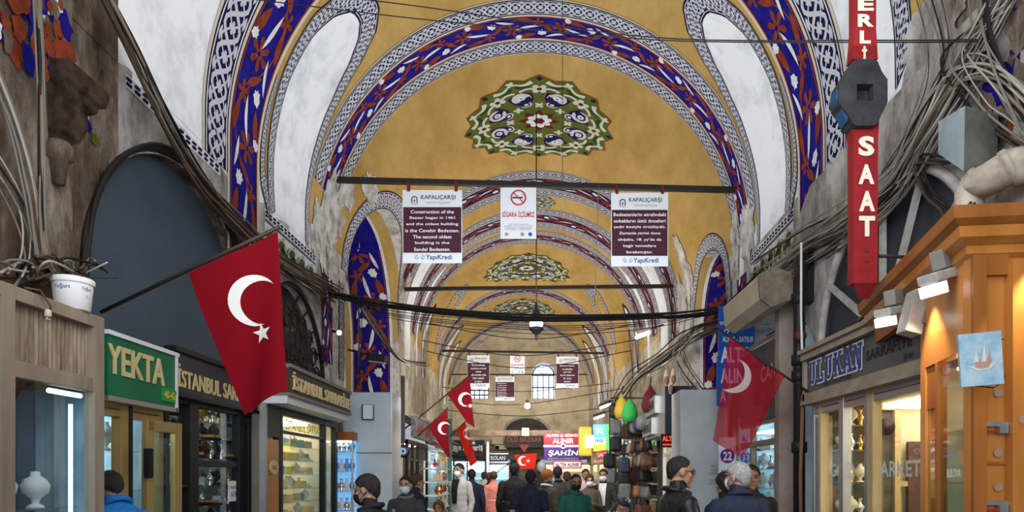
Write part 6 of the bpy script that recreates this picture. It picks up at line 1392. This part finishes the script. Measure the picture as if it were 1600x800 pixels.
mb = MB(); fr = FRONT(xL, 0, YE2); fr.box(mb, -.4, 2.35, 6.2, 3.0, -.5, -.1, darkwall); fr.box(mb, -.4, 0, .05, 2.4, -.5, -.1, darkwall); mb.bx((P(797, 0, 31).x, 30.9, 0), (P(845, 0, 31).x, 31, 3), mat('passage_dark', (.09, .08, .07), .8, col2=(.30, .26, .2), scale=2)); struct(mb.build('wall_far_lower'))
def board(px0, py0, px1, py1, Y, m, txts, label, dep=.08, name='shop_sign', extra=None):
    o = P(px0, py1, Y); W = (px1-px0)/F*Y; H = (py1-py0)/F*Y; fr = FRONT(o.x, o.z, Y); r = thing(name, label, 'sign', (o.x+W/2, Y, o.z))
    mb = MB(); fr.box(mb, 0, 0, W, H, -dep, 0, m); mb.build('sign_board', r)
    mb = MB()
    for u in (.08, .92): mb.tube([fr.p(W*u, H-.05, -dep), fr.p(W*u, H-.05, -dep)+(Vector((0, 29.6-Y, 0)) if Y > 27 else Vector((0, .16, 3.2-o.z-H)))], .012, black, 5)
    mb.build('hanging_cord', r)
    mb = MB()
    for t, x, y, w, h, tm in txts: fr.text(mb, t, W*x, H*y, W*w, H*h, tm, .012, .025, .12 if t == 'ŞAHİN' else 0)
    mb.build('lettering', r)
    if extra: mb = MB(); extra(fr, mb, W, H); mb.build('sign_trim', r)
crim = mat('crimson_sign', (.33, .015, .03), .45); vio = mat('violet_sign', (.055, .025, .16), .45); navs = mat('navy_sign', (.015, .035, .10), .4); dks = mat('near_black_sign', (.018, .02, .025), .4)
board(704, 688, 757, 713, 28.9, dks, [('en alışveriş', .55, .5, .8, .5, lets)], 'near black sign with pale lowercase letters behind the bright red flag')
board(763, 709, 793, 722, 28.8, navs, [('ROLAN', .5, .5, .75, .5, lets)], 'small navy sign with white capitals over the pale lit end shop', extra=lambda fr, mb, W, H: [fr.box(mb, -.03, H-.02, W+.03, H+.03, -.1, .02, alu), fr.box(mb, -.03, -.03, W+.03, .02, -.1, .02, alu)])
board(789, 679, 849, 699, 28.5, mat('dark_wood_sign', (.035, .028, .026), .5), [('OLD BAZAAR', .5, .62, .92, .40, mat('dull_rose', (.30, .10, .10), .5))], 'dark sign with dull rose capitals and an arrow over the end passage', extra=lambda fr, mb, W, H: mb.add([fr.p(W*.36, H*.22, .01), fr.p(W*.64, H*.22, .01), fr.p(W*.5, -.22, .01)], [(0, 1, 2)], mat('dull_red_arrow', (.32, .05, .05), .5)))
board(850, 677, 910, 695, 25.6, crim, [('ALTIN & GÜMÜŞ', .5, .80, .9, .30, lets), ('ALINIR', .5, .33, .55, .42, lets)], 'crimson sign with white capitals, topmost of the stack at the street end')
board(850, 697, 910, 719, 25.6, vio, [('ŞAHİN', .5, .52, .78, .55, lets), ('DÖVİZ ve SARRAFİYE', .5, .12, .8, .14, grl)], 'violet sign with slanting white capitals, middle of the stack at the street end', extra=lambda fr, mb, W, H: [fr.box(mb, -.02, H-.04, W+.02, H+.04, -.09, .01, whitep), fr.disc(mb, W*.5, H, .10, whitep, .02, 20), fr.disc(mb, W*.5, H, .05, navy, .025, 16)])
board(864, 720, 909, 732, 25.5, mat('magenta_frame', (.45, .03, .14), .5), [('ALTIN ALINIR', .5, .5, .82, .5, mat('magenta_dark', (.25, .01, .06), .5))], 'white sign framed in magenta, lowest of the stack at the street end', extra=lambda fr, mb, W, H: fr.rect(mb, W*.04, H*.14, W*.96, H*.86, mat('lit_white', (.85, .85, .85), .5), .006))
mb = MB(); mb.bevbox((P(808, 0, 25.9).x, 25.9, P(0, 677, 25.9).z), (6.1, .22, .22), mat('brown_beam', (.07, .045, .03), .7, col2=(.13, .09, .06), scale=4), .02); struct(mb.build('trim_6'))
mb = MB(); mb.bevbox(P(821, 675, 25.7), (.26, .12, .30), mat('yellow_box', (.62, .52, .22), .5), .02); tag(mb.build('alarm_box'), 'small yellow box fixed on the brown beam at the street end', 'box')
ao = thing('arch_recess', 'half round dark panel shaded like a recess in the end wall above the brown beam', 'recess', P(823, 676, 29.95)); c = P(823, 678, 29.93); rad = .98
mb = MB(); mb.prism([c+Vector((rad*math.cos(PI*k/24), 0, .70*math.sin(PI*k/24))) for k in range(25)], (0, .06, 0), mat('recess_shade', (.035, .03, .028), .8, col2=(.08, .065, .05), scale=5)); mb.build('recess_panel', ao)  # flat panel, the recess's shade put into its dark colour
mb = MB(); mb.tube([c+Vector((1.0*math.cos(PI*k/24), -.02, .72*math.sin(PI*k/24))) for k in range(25)], .05, dirty, 6); mb.build('recess_rim', ao)
for i, (px, py, w, h, m, lab) in enumerate(((778, 689, .5, .3, leather[5], 'cream carton stacked over the pale lit end shop'), (770, 700, .6, .2, leather[2], 'brown carton stacked over the pale lit end shop'), (783, 699, .5, .2, leather[5], 'smaller cream carton over the pale lit end shop'))):
    mb = MB(); mb.bevbox(P(px, py, 29.2), (w, .4, h), m, .02); tag(mb.build('carton'), lab, 'carton')
mb = MB(); c = P(777, 705, 29.2); mb.bevbox((c.x, 29.3, c.z-.01), (1.0, .6, .04), oldwood, .008); tag(mb.build('storage_ledge'), 'wooden ledge carrying cartons over the pale lit end shop', 'ledge')

# ================================================================== PEOPLE
skin_m = {'fair': mat('skin_fair', (.50, .29, .20), .5), 'tan': mat('skin_tan', (.40, .22, .145), .5), 'brown': mat('skin_brown', (.26, .135, .085), .5)}
hair_m = {'black': mat('hair_black', (.012, .010, .010), .5, col2=(.03, .025, .022), scale=60, stretch=(1, 1, .25), bump=.8), 'brown': mat('hair_brown', (.05, .026, .014), .5, col2=(.09, .05, .03), scale=60, stretch=(1, 1, .25), bump=.8), 'grey': mat('hair_grey', (.25, .25, .25), .5, col2=(.48, .48, .48), scale=50), 'red': mat('hair_red', (.30, .085, .02), .5, col2=(.42, .14, .04), scale=60, stretch=(1, 1, .25), bump=.8)}
fab = lambda n, c, r=.8: mat('cloth_'+n, c, r, col2=tuple(min(1, q*1.35+.004) for q in c), scale=26)
shoe_m = fab('shoe', (.02, .018, .018), .5); eye_m = mat('eye_dark', (.02, .015, .012), .3); lip_m = mat('lip', (.34, .13, .10), .5)
def person(label, px, top, Y, yaw, topm, legm, skin='fair', hair='black', style='short', mask=None, head_yaw=0, head_pitch=0, lean=0, arms=('down', 'down'), walk=0, sit=False, coat=0, bulk=1.0, sleeve='long', glasses=False, female=False, hood=None, extra=None, vox=.0105, seed=0, dx=0, under=None):
    X = (px-VX)/F*Y; zt = EYE+(VY-top)/F*Y; H = zt if not sit else 1.72
    k = H/1.733; cl = .012
    root = thing('person', label, 'person', (X+dx, Y, 0)); rp_ = random.Random(seed+hash(px) % 97)
    Rl = Matrix.Rotation(-math.radians(lean), 4, 'X'); piv = Vector((0, 0, .95))
    drop = 0 if not sit else .50
    up = lambda v: Rl @ (Vector(v)-piv)+piv      # upper body leans about the hips
    prim = []; mb = MB(); dm = topm
    def ring_loft(rings, tag, upper=True):
        vs = []; n = 16
        for (z, rx, ry, oy) in rings:
            for j in range(n):
                a = 2*PI*j/n; v = Vector((rx*math.cos(a), ry*math.sin(a)+oy, z)); vs.append(up(v) if upper else v)
            c = Vector((0, oy, z)); c = up(c) if upper else c
            for s_ in (-.55, -.28, 0, .28, .55): prim.append((c+Vector((rx*s_, 0, 0)), min(rx, ry)*.95, tag))
        m_ = len(rings); fs = [(i*n+j, i*n+(j+1) % n, (i+1)*n+(j+1) % n, (i+1)*n+j) for i in range(m_-1) for j in range(n)]+[tuple(range(n-1, -1, -1)), tuple((m_-1)*n+j for j in range(n))]
        mb.add(vs, fs, dm)
    def limb(pts, rs, tag):
        mb.tube(pts, rs, dm, 12)
        for p, r in zip(pts, rs): mb.ell(p, (r, r, r), dm, None, 10, 6)
        for i in range(len(pts)-1):
            for q in range(9): t = q/8; prim.append((Vector(pts[i]).lerp(Vector(pts[i+1]), t), rs[i]*(1-t)+rs[i+1]*t, tag))
    sw = .172 if female else .19; b = bulk
    ring_loft([(.86, .15*b, .115*b, 0), (.95, .168*b, .125*b, 0), (1.10, .152*b, .118*b, .005), (1.25, .172*b, .125*b, .005), (1.35, .188*b, .118*b, 0), (1.40, .176*b, .104*b, -.004), (1.435, .140*b, .086, -.010), (1.465, .098, .074, -.014), (1.485, .072, .066, -.016), (1.502, .063, .061, -.018)], 'top')
    if coat: ring_loft([(.95-coat, .185*b, .145*b, .0), (.95, .18*b, .14*b, 0), (1.1, .165*b, .13*b, 0)], 'top', False)
    hips = {}
    for s_ in (-1, 1):
        hip = Vector((s_*.088, 0, .90)); sg = walk*s_
        if sit: knee = Vector((s_*.12, .42, .92)); ank = Vector((s_*.11, .44, .50)); toe = Vector((s_*.12, .58, .46))
        else: knee = Vector((s_*.092, .06+.24*sg, .49)); ank = Vector((s_*.09, -.03+.34*sg-(.10 if sg < 0 else 0), .09+(.05 if sg < 0 else 0))); toe = ank+Vector((s_*.02, .15, -.055))
        limb([hip, hip.lerp(knee, .5)+Vector((0, .01, 0)), knee, knee.lerp(ank, .45)+Vector((0, -.02, 0)), ank], [.092*b, .080*b, .062, .060, .048], 'legs')
        limb([ank+Vector((0, -.05, -.045)), ank+Vector((0, .05, -.04)), toe], [.042, .045, .034], 'shoe')
        # arms
        sh = Vector((s_*((sw-.018)*b), -.01, 1.378)); A = arms[0 if s_ < 0 else 1]
        el, wr = {'down': ((.055, -.03, -.29), (.05, .05, -.53)), 'back': ((.07, -.12, -.27), (.05, -.08, -.52)), 'fwd': ((.05, .0, -.29), (.02, .25, -.26)), 'hold': ((.06, .02, -.28), (-.10, .24, -.22)), 'low': ((.08, .0, -.28), (-.02, .18, -.42)), 'pocket': ((.10, -.06, -.27), (.0, .06, -.46)), 'swing': ((.05, -.14, -.26), (.05, -.10, -.50)), 'up': ((.06, .08, -.24), (-.05, .26, -.05)), 'reach': ((.06, .16, -.22), (.02, .42, -.26))}[A]
        el = sh+Vector((s_*el[0], el[1], el[2])); wr = sh+Vector((s_*wr[0], wr[1], wr[2]))
        if sleeve == 'long': limb([up(sh), up(sh.lerp(el, .5)), up(el), up(el.lerp(wr, .5)), up(wr)], [.060*b, .057*b, .051, .046, .038], 'top')
        else:
            mid = sh.lerp(el, .75); limb([up(sh), up(sh.lerp(el, .5)), up(mid)], [.059*b, .058*b, .057], 'top'); limb([up(mid), up(el), up(el.lerp(wr, .4)), up(wr)], [.046, .042, .040, .029], 'skin')
        d = (wr-el).normalized(); side = d.cross(Vector((0, 0, 1)) if abs(d.z) < .8 else Vector((0, 1, 0))).normalized(); nrm = side.cross(d)
        if A in ('down', 'back', 'swing', 'pocket'): side = Vector((0, 1, 0)); side = (side-d*side.dot(d)).normalized(); nrm = Vector((-s_, 0, 0)); nrm = (nrm-d*nrm.dot(d)).normalized()
        limb([up(wr), up(wr+d*.045), up(wr+d*.085)], [.026, .030, .028], 'skin')
        for i in (-1, 1): limb([up(wr+d*.03+side*.016*i), up(wr+d*.085+side*.020*i)], [.017, .017], 'skin')
        for i, L in enumerate((.070, .082, .078, .060)):
            o = wr+d*.085+side*(.030-.020*i); m1 = o+d*L*.5+nrm*.008; limb([up(o), up(m1), up(m1+d*L*.38+nrm*.028)], [.0098, .0092, .0085], 'skin')
        o = wr+d*.03+side*.030; limb([up(o), up(o+d*.035+side*.022+nrm*.012), up(o+d*.065+side*.020+nrm*.024)], [.012, .0105, .009], 'skin')
        hips[s_] = (up(wr+d*.09), up(el), up(sh))
    # head, turned on the neck
    hc = up(Vector((0, .014, 1.612))); nb = up(Vector((0, -.012, 1.47)))
    Hm = Matrix.Translation(hc) @ Rl.to_3x3().to_4x4() @ Matrix.Rotation(math.radians(head_yaw), 4, 'Z') @ Matrix.Rotation(-math.radians(head_pitch), 4, 'X')
    hp = lambda v: Hm @ Vector(v); H3 = Hm.to_3x3()
    limb([nb+Vector((0, 0, -.02)), hp((0, -.012, -.05))], [.060, .054], 'skin')
    def hell(c, r):
        mb.ell(hp(c), r, dm, H3, 16, 10); prim.append((hp(c), min(r)*.9, 'skin'))
    hell((0, -.010, .030), (.074, .094, .086)); hell((0, .030, -.045), (.056, .058, .066)); hell((0, .078, .026), (.046, .016, .010)); hell((0, .074, -.094), (.024, .020, .018))
    for s_ in (-1, 1): hell((s_*.076, -.005, -.004), (.011, .022, .031)); hell((s_*.038, .060, -.018), (.022, .022, .022))
    limb([hp((0, .090, .018)), hp((0, .110, -.018)), hp((0, .108, -.026))], [.010, .013, .013], 'skin')
    hell((0, .086, -.052), (.022, .010, .006)); hell((0, .085, -.063), (.018, .009, .007))
    # voxel-fuse everything into one continuous body
    me = bpy.data.meshes.new('raw'); me.from_pydata([tuple(v) for v in mb.v], [], mb.f); ob = bpy.data.objects.new('raw', me); COL.objects.link(ob)
    md = ob.modifiers.new('r', 'REMESH'); md.mode = 'VOXEL'; md.voxel_size = vox; md.use_smooth_shade = True
    sm = ob.modifiers.new('s', 'SMOOTH'); sm.factor = .5; sm.iterations = 2
    bpy.context.view_layer.update(); body = bpy.data.meshes.new_from_object(ob.evaluated_get(bpy.context.evaluated_depsgraph_get()))
    bpy.data.objects.remove(ob); bpy.data.meshes.remove(me); body.name = 'body'
    n = len(body.vertices); co = np.empty(n*3); body.vertices.foreach_get('co', co); co = co.reshape(-1, 3)
    nf = len(body.polygons); fc = np.empty(nf*3); body.polygons.foreach_get('center', fc); fc = fc.reshape(-1, 3)
    pc = np.array([list(p) for p, r, t in prim]); pr = np.array([r for p, r, t in prim]); tags = ['top', 'legs', 'shoe', 'skin']; pt_ = np.array([tags.index(t) for p, r, t in prim])
    def near(q):
        out = np.empty(len(q), int)
        for i in range(0, len(q), 4000):
            dd = np.linalg.norm(q[i:i+4000, None, :]-pc[None], axis=2)-pr[None]; out[i:i+4000] = pt_[dd.argmin(1)]
        return out
    mi = near(fc)
    # garment creases
    vt = near(co)
    nr = np.empty(n*3); body.vertices.foreach_get('normal', nr); nr = nr.reshape(-1, 3)
    for i in range(n):
        if vt[i] < 2:
            q = co[i]; w = noise.noise(Vector((q[0]*9+seed, q[1]*9, q[2]*14)))*.007+noise.noise(Vector((q[0]*22, q[1]*22+seed, q[2]*30)))*.003+.003
            co[i] += nr[i]*w
    yw = math.radians(yaw); Ry = np.array([[math.cos(yw), -math.sin(yw), 0], [math.sin(yw), math.cos(yw), 0], [0, 0, 1]])
    co = (co @ Ry.T)*k; co[:, 2] -= drop*k
    body.vertices.foreach_set('co', co.reshape(-1)); body.materials.clear()
    for m in (topm, legm, shoe_m, skin_m[skin]): body.materials.append(m)
    body.polygons.foreach_set('material_index', mi.astype(np.int32)); body.update()
    bo = bpy.data.objects.new('body', body); COL.objects.link(bo); bo.parent = root
    T = Matrix.Translation(root.location-Vector((0, 0, drop*k))) @ Matrix.Rotation(yw, 4, 'Z') @ Matrix.Scale(k, 4)
    W = lambda v: T @ Vector(v); Wh = lambda v: T @ hp(v)
    # hair
    if style != 'bald':
        h = MB(); na, ne = 64, 12
        def hg(i, j):
            az = 2*PI*i; c = math.cos(az); front, side_, back = {'short': (34, -8, -52), 'stubble': (42, -4, -46), 'bob': (30, -38, -52), 'long': (30, -40, -66), 'cap': (30, 12, -8)}[style]
            e0 = (side_+(front-side_)*c**1.5 if c > 0 else side_+(back-side_)*(-c)**.8); e0 += 7*noise.noise(Vector((az*5, seed, 1))) if style != 'cap' else 0; e = math.radians(e0+(90-e0)*j)
            g = {'short': 1.10, 'stubble': 1.03, 'bob': 1.20, 'long': 1.22, 'cap': 1.14}[style]+.03*noise.noise(Vector((az*2, e*4, seed)))
            if style in ('short', 'bob', 'long'): g += .05*max(0, math.sin(e))+(.06*noise.noise(Vector((math.cos(az)*7, math.sin(az)*7, e*7+seed))))
            if j < .01: g -= .06
            if e < 0 and style in ('short', 'stubble'): ez = e*(1+.55*max(0, -c))
            else: ez = e
            v = Vector((.074*g*math.cos(e)*math.sin(az), -.010+.094*g*math.cos(e)*math.cos(az), .030+.086*g*(math.sin(e) if e >= 0 else math.sin(e)*(ez/e))))
            return Wh(v)
        h.grid(hg, na, ne, hair_m[hair] if style != 'cap' else topm); h.build('hair' if style != 'cap' else 'cap', root)
    for s_ in (-1, 1):
        e = MB(); e.ell(Wh((s_*.031, .079, .008)), (.011*k, .010*k, .006*k), eye_m, (T @ Hm).to_3x3().normalized(), 8, 6); e.build('eye', root)
        e = MB(); e.tube([Wh((s_*.016, .0925, .027)), Wh((s_*.034, .090, .031)), Wh((s_*.050, .078, .025))], [.003*k, .0045*k, .002*k], hair_m[hair], 6); e.build('eyebrow', root)
    if not mask:
        e = MB(); e.tube([Wh((-.022, .091, -.057)), Wh((0, .098, -.056)), Wh((.022, .091, -.057))], [.002*k, .005*k, .002*k], lip_m, 6); e.build('mouth', root)
    else:
        e = MB()
        def mg(i, j):
            az = math.radians(-72+144*i); el = math.radians(-58+92*j); g = 1.0+(.22*max(0, 1-abs(i-.5)*5)*j)
            return Wh((.069*math.cos(el)*math.sin(az), .028+.084*g*math.cos(el)*math.cos(az), -.048+.068*math.sin(el)))
        e.grid(mg, 18, 10, mask); e.build('face_mask', root)
        e = MB()
        for s_ in (-1, 1): e.tube([Wh((s_*.066, .052, -.028)), Wh((s_*.080, .01, .005)), Wh((s_*.083, -.022, .012)), Wh((s_*.080, -.024, -.02)), Wh((s_*.066, .045, -.066))], .0022*k, mask, 5)
        e.build('mask_strap', root)
    if glasses:
        e = MB()
        for s_ in (-1, 1):
            e.tube([Wh((s_*.033+.022*math.cos(a), .096, .006+.017*math.sin(a))) for a in [2*PI*i/14 for i in range(15)]], .0022*k, black, 5); e.tube([Wh((s_*.055, .094, .010)), Wh((s_*.078, .02, .012)), Wh((s_*.080, -.02, .004))], .0022*k, black, 5)
        e.tube([Wh((-.011, .097, .010)), Wh((.011, .097, .010))], .0022*k, black, 5); e.build('glasses', root)
    if hood:
        e = MB(); e.tube([W(up((.085*math.cos(a), -.012-.085*math.sin(a)*1.1, 1.475+.02*math.sin(a)))) for a in [2*PI*i/20 for i in range(21)]], [.019*k]*21, hood, 8); e.build('collar', root)
    if under:
        e = MB(); e.grid(lambda i, j: W(up(((i-.5)*(.09+.06*j), float(np.interp(j, [0, .45, .7, 1], [.140, .148, .142, .092])), 1.06+.41*j))), 6, 8, under); e.build('shirt_front', root)
    if extra: extra(root, W, up, hips, k)
    return root

blk = fab('black', (.012, .012, .013)); navyc = fab('navy', (.012, .016, .035)); dgr = fab('dark_grey', (.035, .036, .038)); jean = fab('jeans', (.03, .055, .10)); khaki = fab('khaki', (.16, .13, .085)); lgr = fab('light_grey', (.40, .39, .37)); pink = fab('coral', (.62, .22, .17)); olive = fab('olive', (.065, .062, .04)); teal = fab('teal_green', (.012, .085, .065)); brn = fab('brown_check', (.085, .07, .05)); pinkish = fab('pale_pink', (.55, .40, .42)); bluej = fab('bright_blue', (.012, .14, .42)); lea = mat('black_leather', (.012, .012, .013), .28, bump=.2, col2=(.02, .02, .021), scale=30); swt = fab('navy_rib', (.018, .026, .055)); wht = fab('white', (.62, .62, .62))
mk_b = fab('mask_black', (.010, .010, .011)); mk_c = fab('mask_pale_blue', (.42, .62, .68)); mk_w = fab('mask_white', (.70, .72, .74))
def strap_extra(root, W, up, hips, k):
    e = MB(); e.grid(lambda i, j: W(up((.115+.05*i-.10*(j > .55)*(j-.55), -.125-.02*math.sin(PI*j) if j < .5 else -.14+.02*j, 1.452-.5*j))), 2, 10, fab('strap_grey', (.12, .15, .19))); e.build('shoulder_strap', root)
def hat_extra(root, W, up, hips, k):
    c = W(hips[-1][0]+Vector((0, .03, .012))); h = thing('held_hat', 'black flat cap held out by the man in the teal green shirt', 'hat', c)
    e = MB(); e.lathe([(.0, .0), (.15, .0), (.16, .012), (.11, .03), (.095, .06), (.0, .075)], c, mk_b, 20, (.3, -.3, 1)); e.build('crown', h); e = MB(); e.ell(c+Vector((.14, -.06, -.02)), (.10, .08, .012), mk_b, Matrix.Rotation(.3, 3, 'Y')); e.build('peak', h)
def pack_extra(root, W, up, hips, k):
    e = MB(); c = W(up((0, -.19, 1.22))); e.bevbox(c, (.28, .15, .40), dgr, .05); e.build('backpack', root)
person('man with black hair and black face mask in a black jacket beside the pier', 584, 741, 4.95, 72, blk, dgr, 'tan', 'black', mask=mk_b, head_yaw=8, head_pitch=8, lean=4, arms=('down', 'fwd'), bulk=1.1, seed=1, extra=strap_extra, vox=.009, hood=blk)
person('man in a black leather jacket and glasses walking right before the grey pier', 1060, 712, 5.1, -78, lea, jean, 'tan', 'black', 'stubble', glasses=True, head_yaw=-6, head_pitch=6, arms=('pocket', 'low'), bulk=1.14, seed=2, vox=.009, hood=lea)
person('grey haired man in a navy ribbed sweater seen from behind at the dark shop', 1154, 722, 5.45, 12, swt, dgr, 'tan', 'grey', mask=mk_w, head_yaw=28, arms=('low', 'down'), bulk=1.10, seed=3, vox=.009, hood=swt)
person('man in a plain black coat half hidden beside the grey haired man', 1133, 738, 6.1, 25, blk, blk, 'tan', 'black', head_yaw=-20, bulk=1.0, seed=4)
person('man with reddish brown face mostly hidden behind the grey haired man', 1174, 727, 6.3, 170, blk, blk, 'brown', 'black', seed=5)
person('man in a bright blue jacket bending towards the brass shop doorway', 206, 722, 4.5, 58, bluej, dgr, 'tan', 'black', lean=24, arms=('reach', 'reach'), head_pitch=10, seed=6, vox=.009, hood=bluej)
person('man facing us in a dark jacket with a pale blue face mask', 634, 744, 8.2, 176, dgr, blk, 'tan', 'black', mask=mk_c, arms=('hold', 'hold'), seed=7, hood=fab('scarf_grey', (.13, .13, .13)))
person('dark haired man in a dark blue jacket just behind the pale blue mask man', 650, 741, 9.0, -50, navyc, blk, 'tan', 'brown', arms=('down', 'low'), seed=8)
person('tall man in a light grey jacket and jeans striding past the far left flags', 718, 724, 12.2, 150, lgr, jean, 'tan', 'black', mask=mk_w, walk=.7, arms=('down', 'swing'), seed=9, under=blk)
person('person in a navy jacket just right of the light grey jacket man', 737, 733, 13.6, 10, navyc, fab('grey_trousers', (.06, .08, .09)), 'tan', 'black', seed=10, walk=.4)
person('person in a pale waistcoat in front of the small navy sign', 757, 737, 17, -20, fab('stone', (.30, .29, .26)), blk, 'tan', 'black', seed=11, walk=.8)
person('woman with brown hair in a coral pink knee length coat', 771, 737, 15, 8, pink, dgr, 'fair', 'brown', 'bob', female=True, coat=.36, seed=12, walk=.4)
person('person in black just left of the coral coat woman', 765, 739, 15.8, 0, blk, blk, 'fair', 'brown', 'long', female=True, seed=13)
person('broad man in a long black jacket seen from behind below the far flat flag', 804, 723, 11.6, -4, blk, jean, 'tan', 'black', coat=.22, bulk=1.12, seed=14, arms=('down', 'down'))
person('man in a dark short sleeved shirt seen from behind in the middle of the street', 829, 735, 9.9, -6, navyc, khaki, 'tan', 'black', 'short', sleeve='short', bulk=1.1, arms=('back', 'down'), seed=15)
person('red haired woman in an olive jacket with white hood and white face mask', 855, 734, 10.9, -38, olive, khaki, 'fair', 'red', 'bob', mask=mk_w, head_yaw=-28, female=True, hood=wht, arms=('down', 'down'), seed=16)
person('grey haired person in black behind the red haired woman', 846, 721, 13, 0, blk, blk, 'tan', 'grey', seed=17)
person('man in a dark suit seen from behind under the violet sign', 871, 729, 12.3, 5, dgr, blk, 'tan', 'black', bulk=1.05, seed=18, hood=dgr)
person('person in a dark grey coat to the right of the dark suit', 886, 737, 13.6, 0, fab('charcoal_brown', (.055, .05, .045)), blk, 'tan', 'brown', coat=.3, seed=19)
person('man with shaved head and black mask in teal green shirt holding a cap', 899, 740, 9.0, -150, teal, blk, 'brown', 'black', 'stubble', mask=mk_b, head_yaw=-24, head_pitch=10, arms=('fwd', 'down'), bulk=1.08, seed=20, extra=hat_extra, hood=teal)
person('man in a pale pink shirt standing by the bright doorway', 915, 733, 14.5, 185, pinkish, dgr, 'tan', 'black', seed=21)
person('woman in a brown checked coat with a white mask and clasped hands', 921, 742, 12.6, 180, brn, dgr, 'fair', 'brown', 'bob', mask=mk_w, female=True, coat=.30, arms=('hold', 'hold'), seed=22)
person('man in a dark waistcoat with white sleeves standing before the hanging bags', 943, 733, 12.8, 165, dgr, blk, 'tan', 'black', mask=mk_w, arms=('low', 'low'), seed=23, under=wht)
person('seated person with brown hair low by the far left trinket shelves', 686, 778, 10.6, 170, brn, blk, 'tan', 'brown', 'bob', sit=True, seed=24)
person('seated person in a black cap low in front of the hanging bags', 975, 778, 10.8, 60, navyc, blk, 'tan', 'black', 'cap', sit=True, seed=25)
for lab, px, Y in (('low wooden stool under the seated person by the trinket shelves', 686, 10.6), ('low wooden stool under the seated person in the black cap', 975, 10.8)):
    x = (px-VX)/F*Y; r = thing('stool', lab, 'stool', (x, Y, 0)); mb = MB(); mb.lathe([(.0, .30), (.15, .30), (.16, .32), (.15, .34), (.0, .34)], (x, Y, 0), oldwood, 16); mb.build('seat', r)
    for sx in (-1, 1):
        for sy in (-1, 1): mb = MB(); mb.tube([(x+.13*sx, Y+.13*sy, 0), (x+.09*sx, Y+.09*sy, .30)], .016, oldwood, 8); mb.build('leg', r)
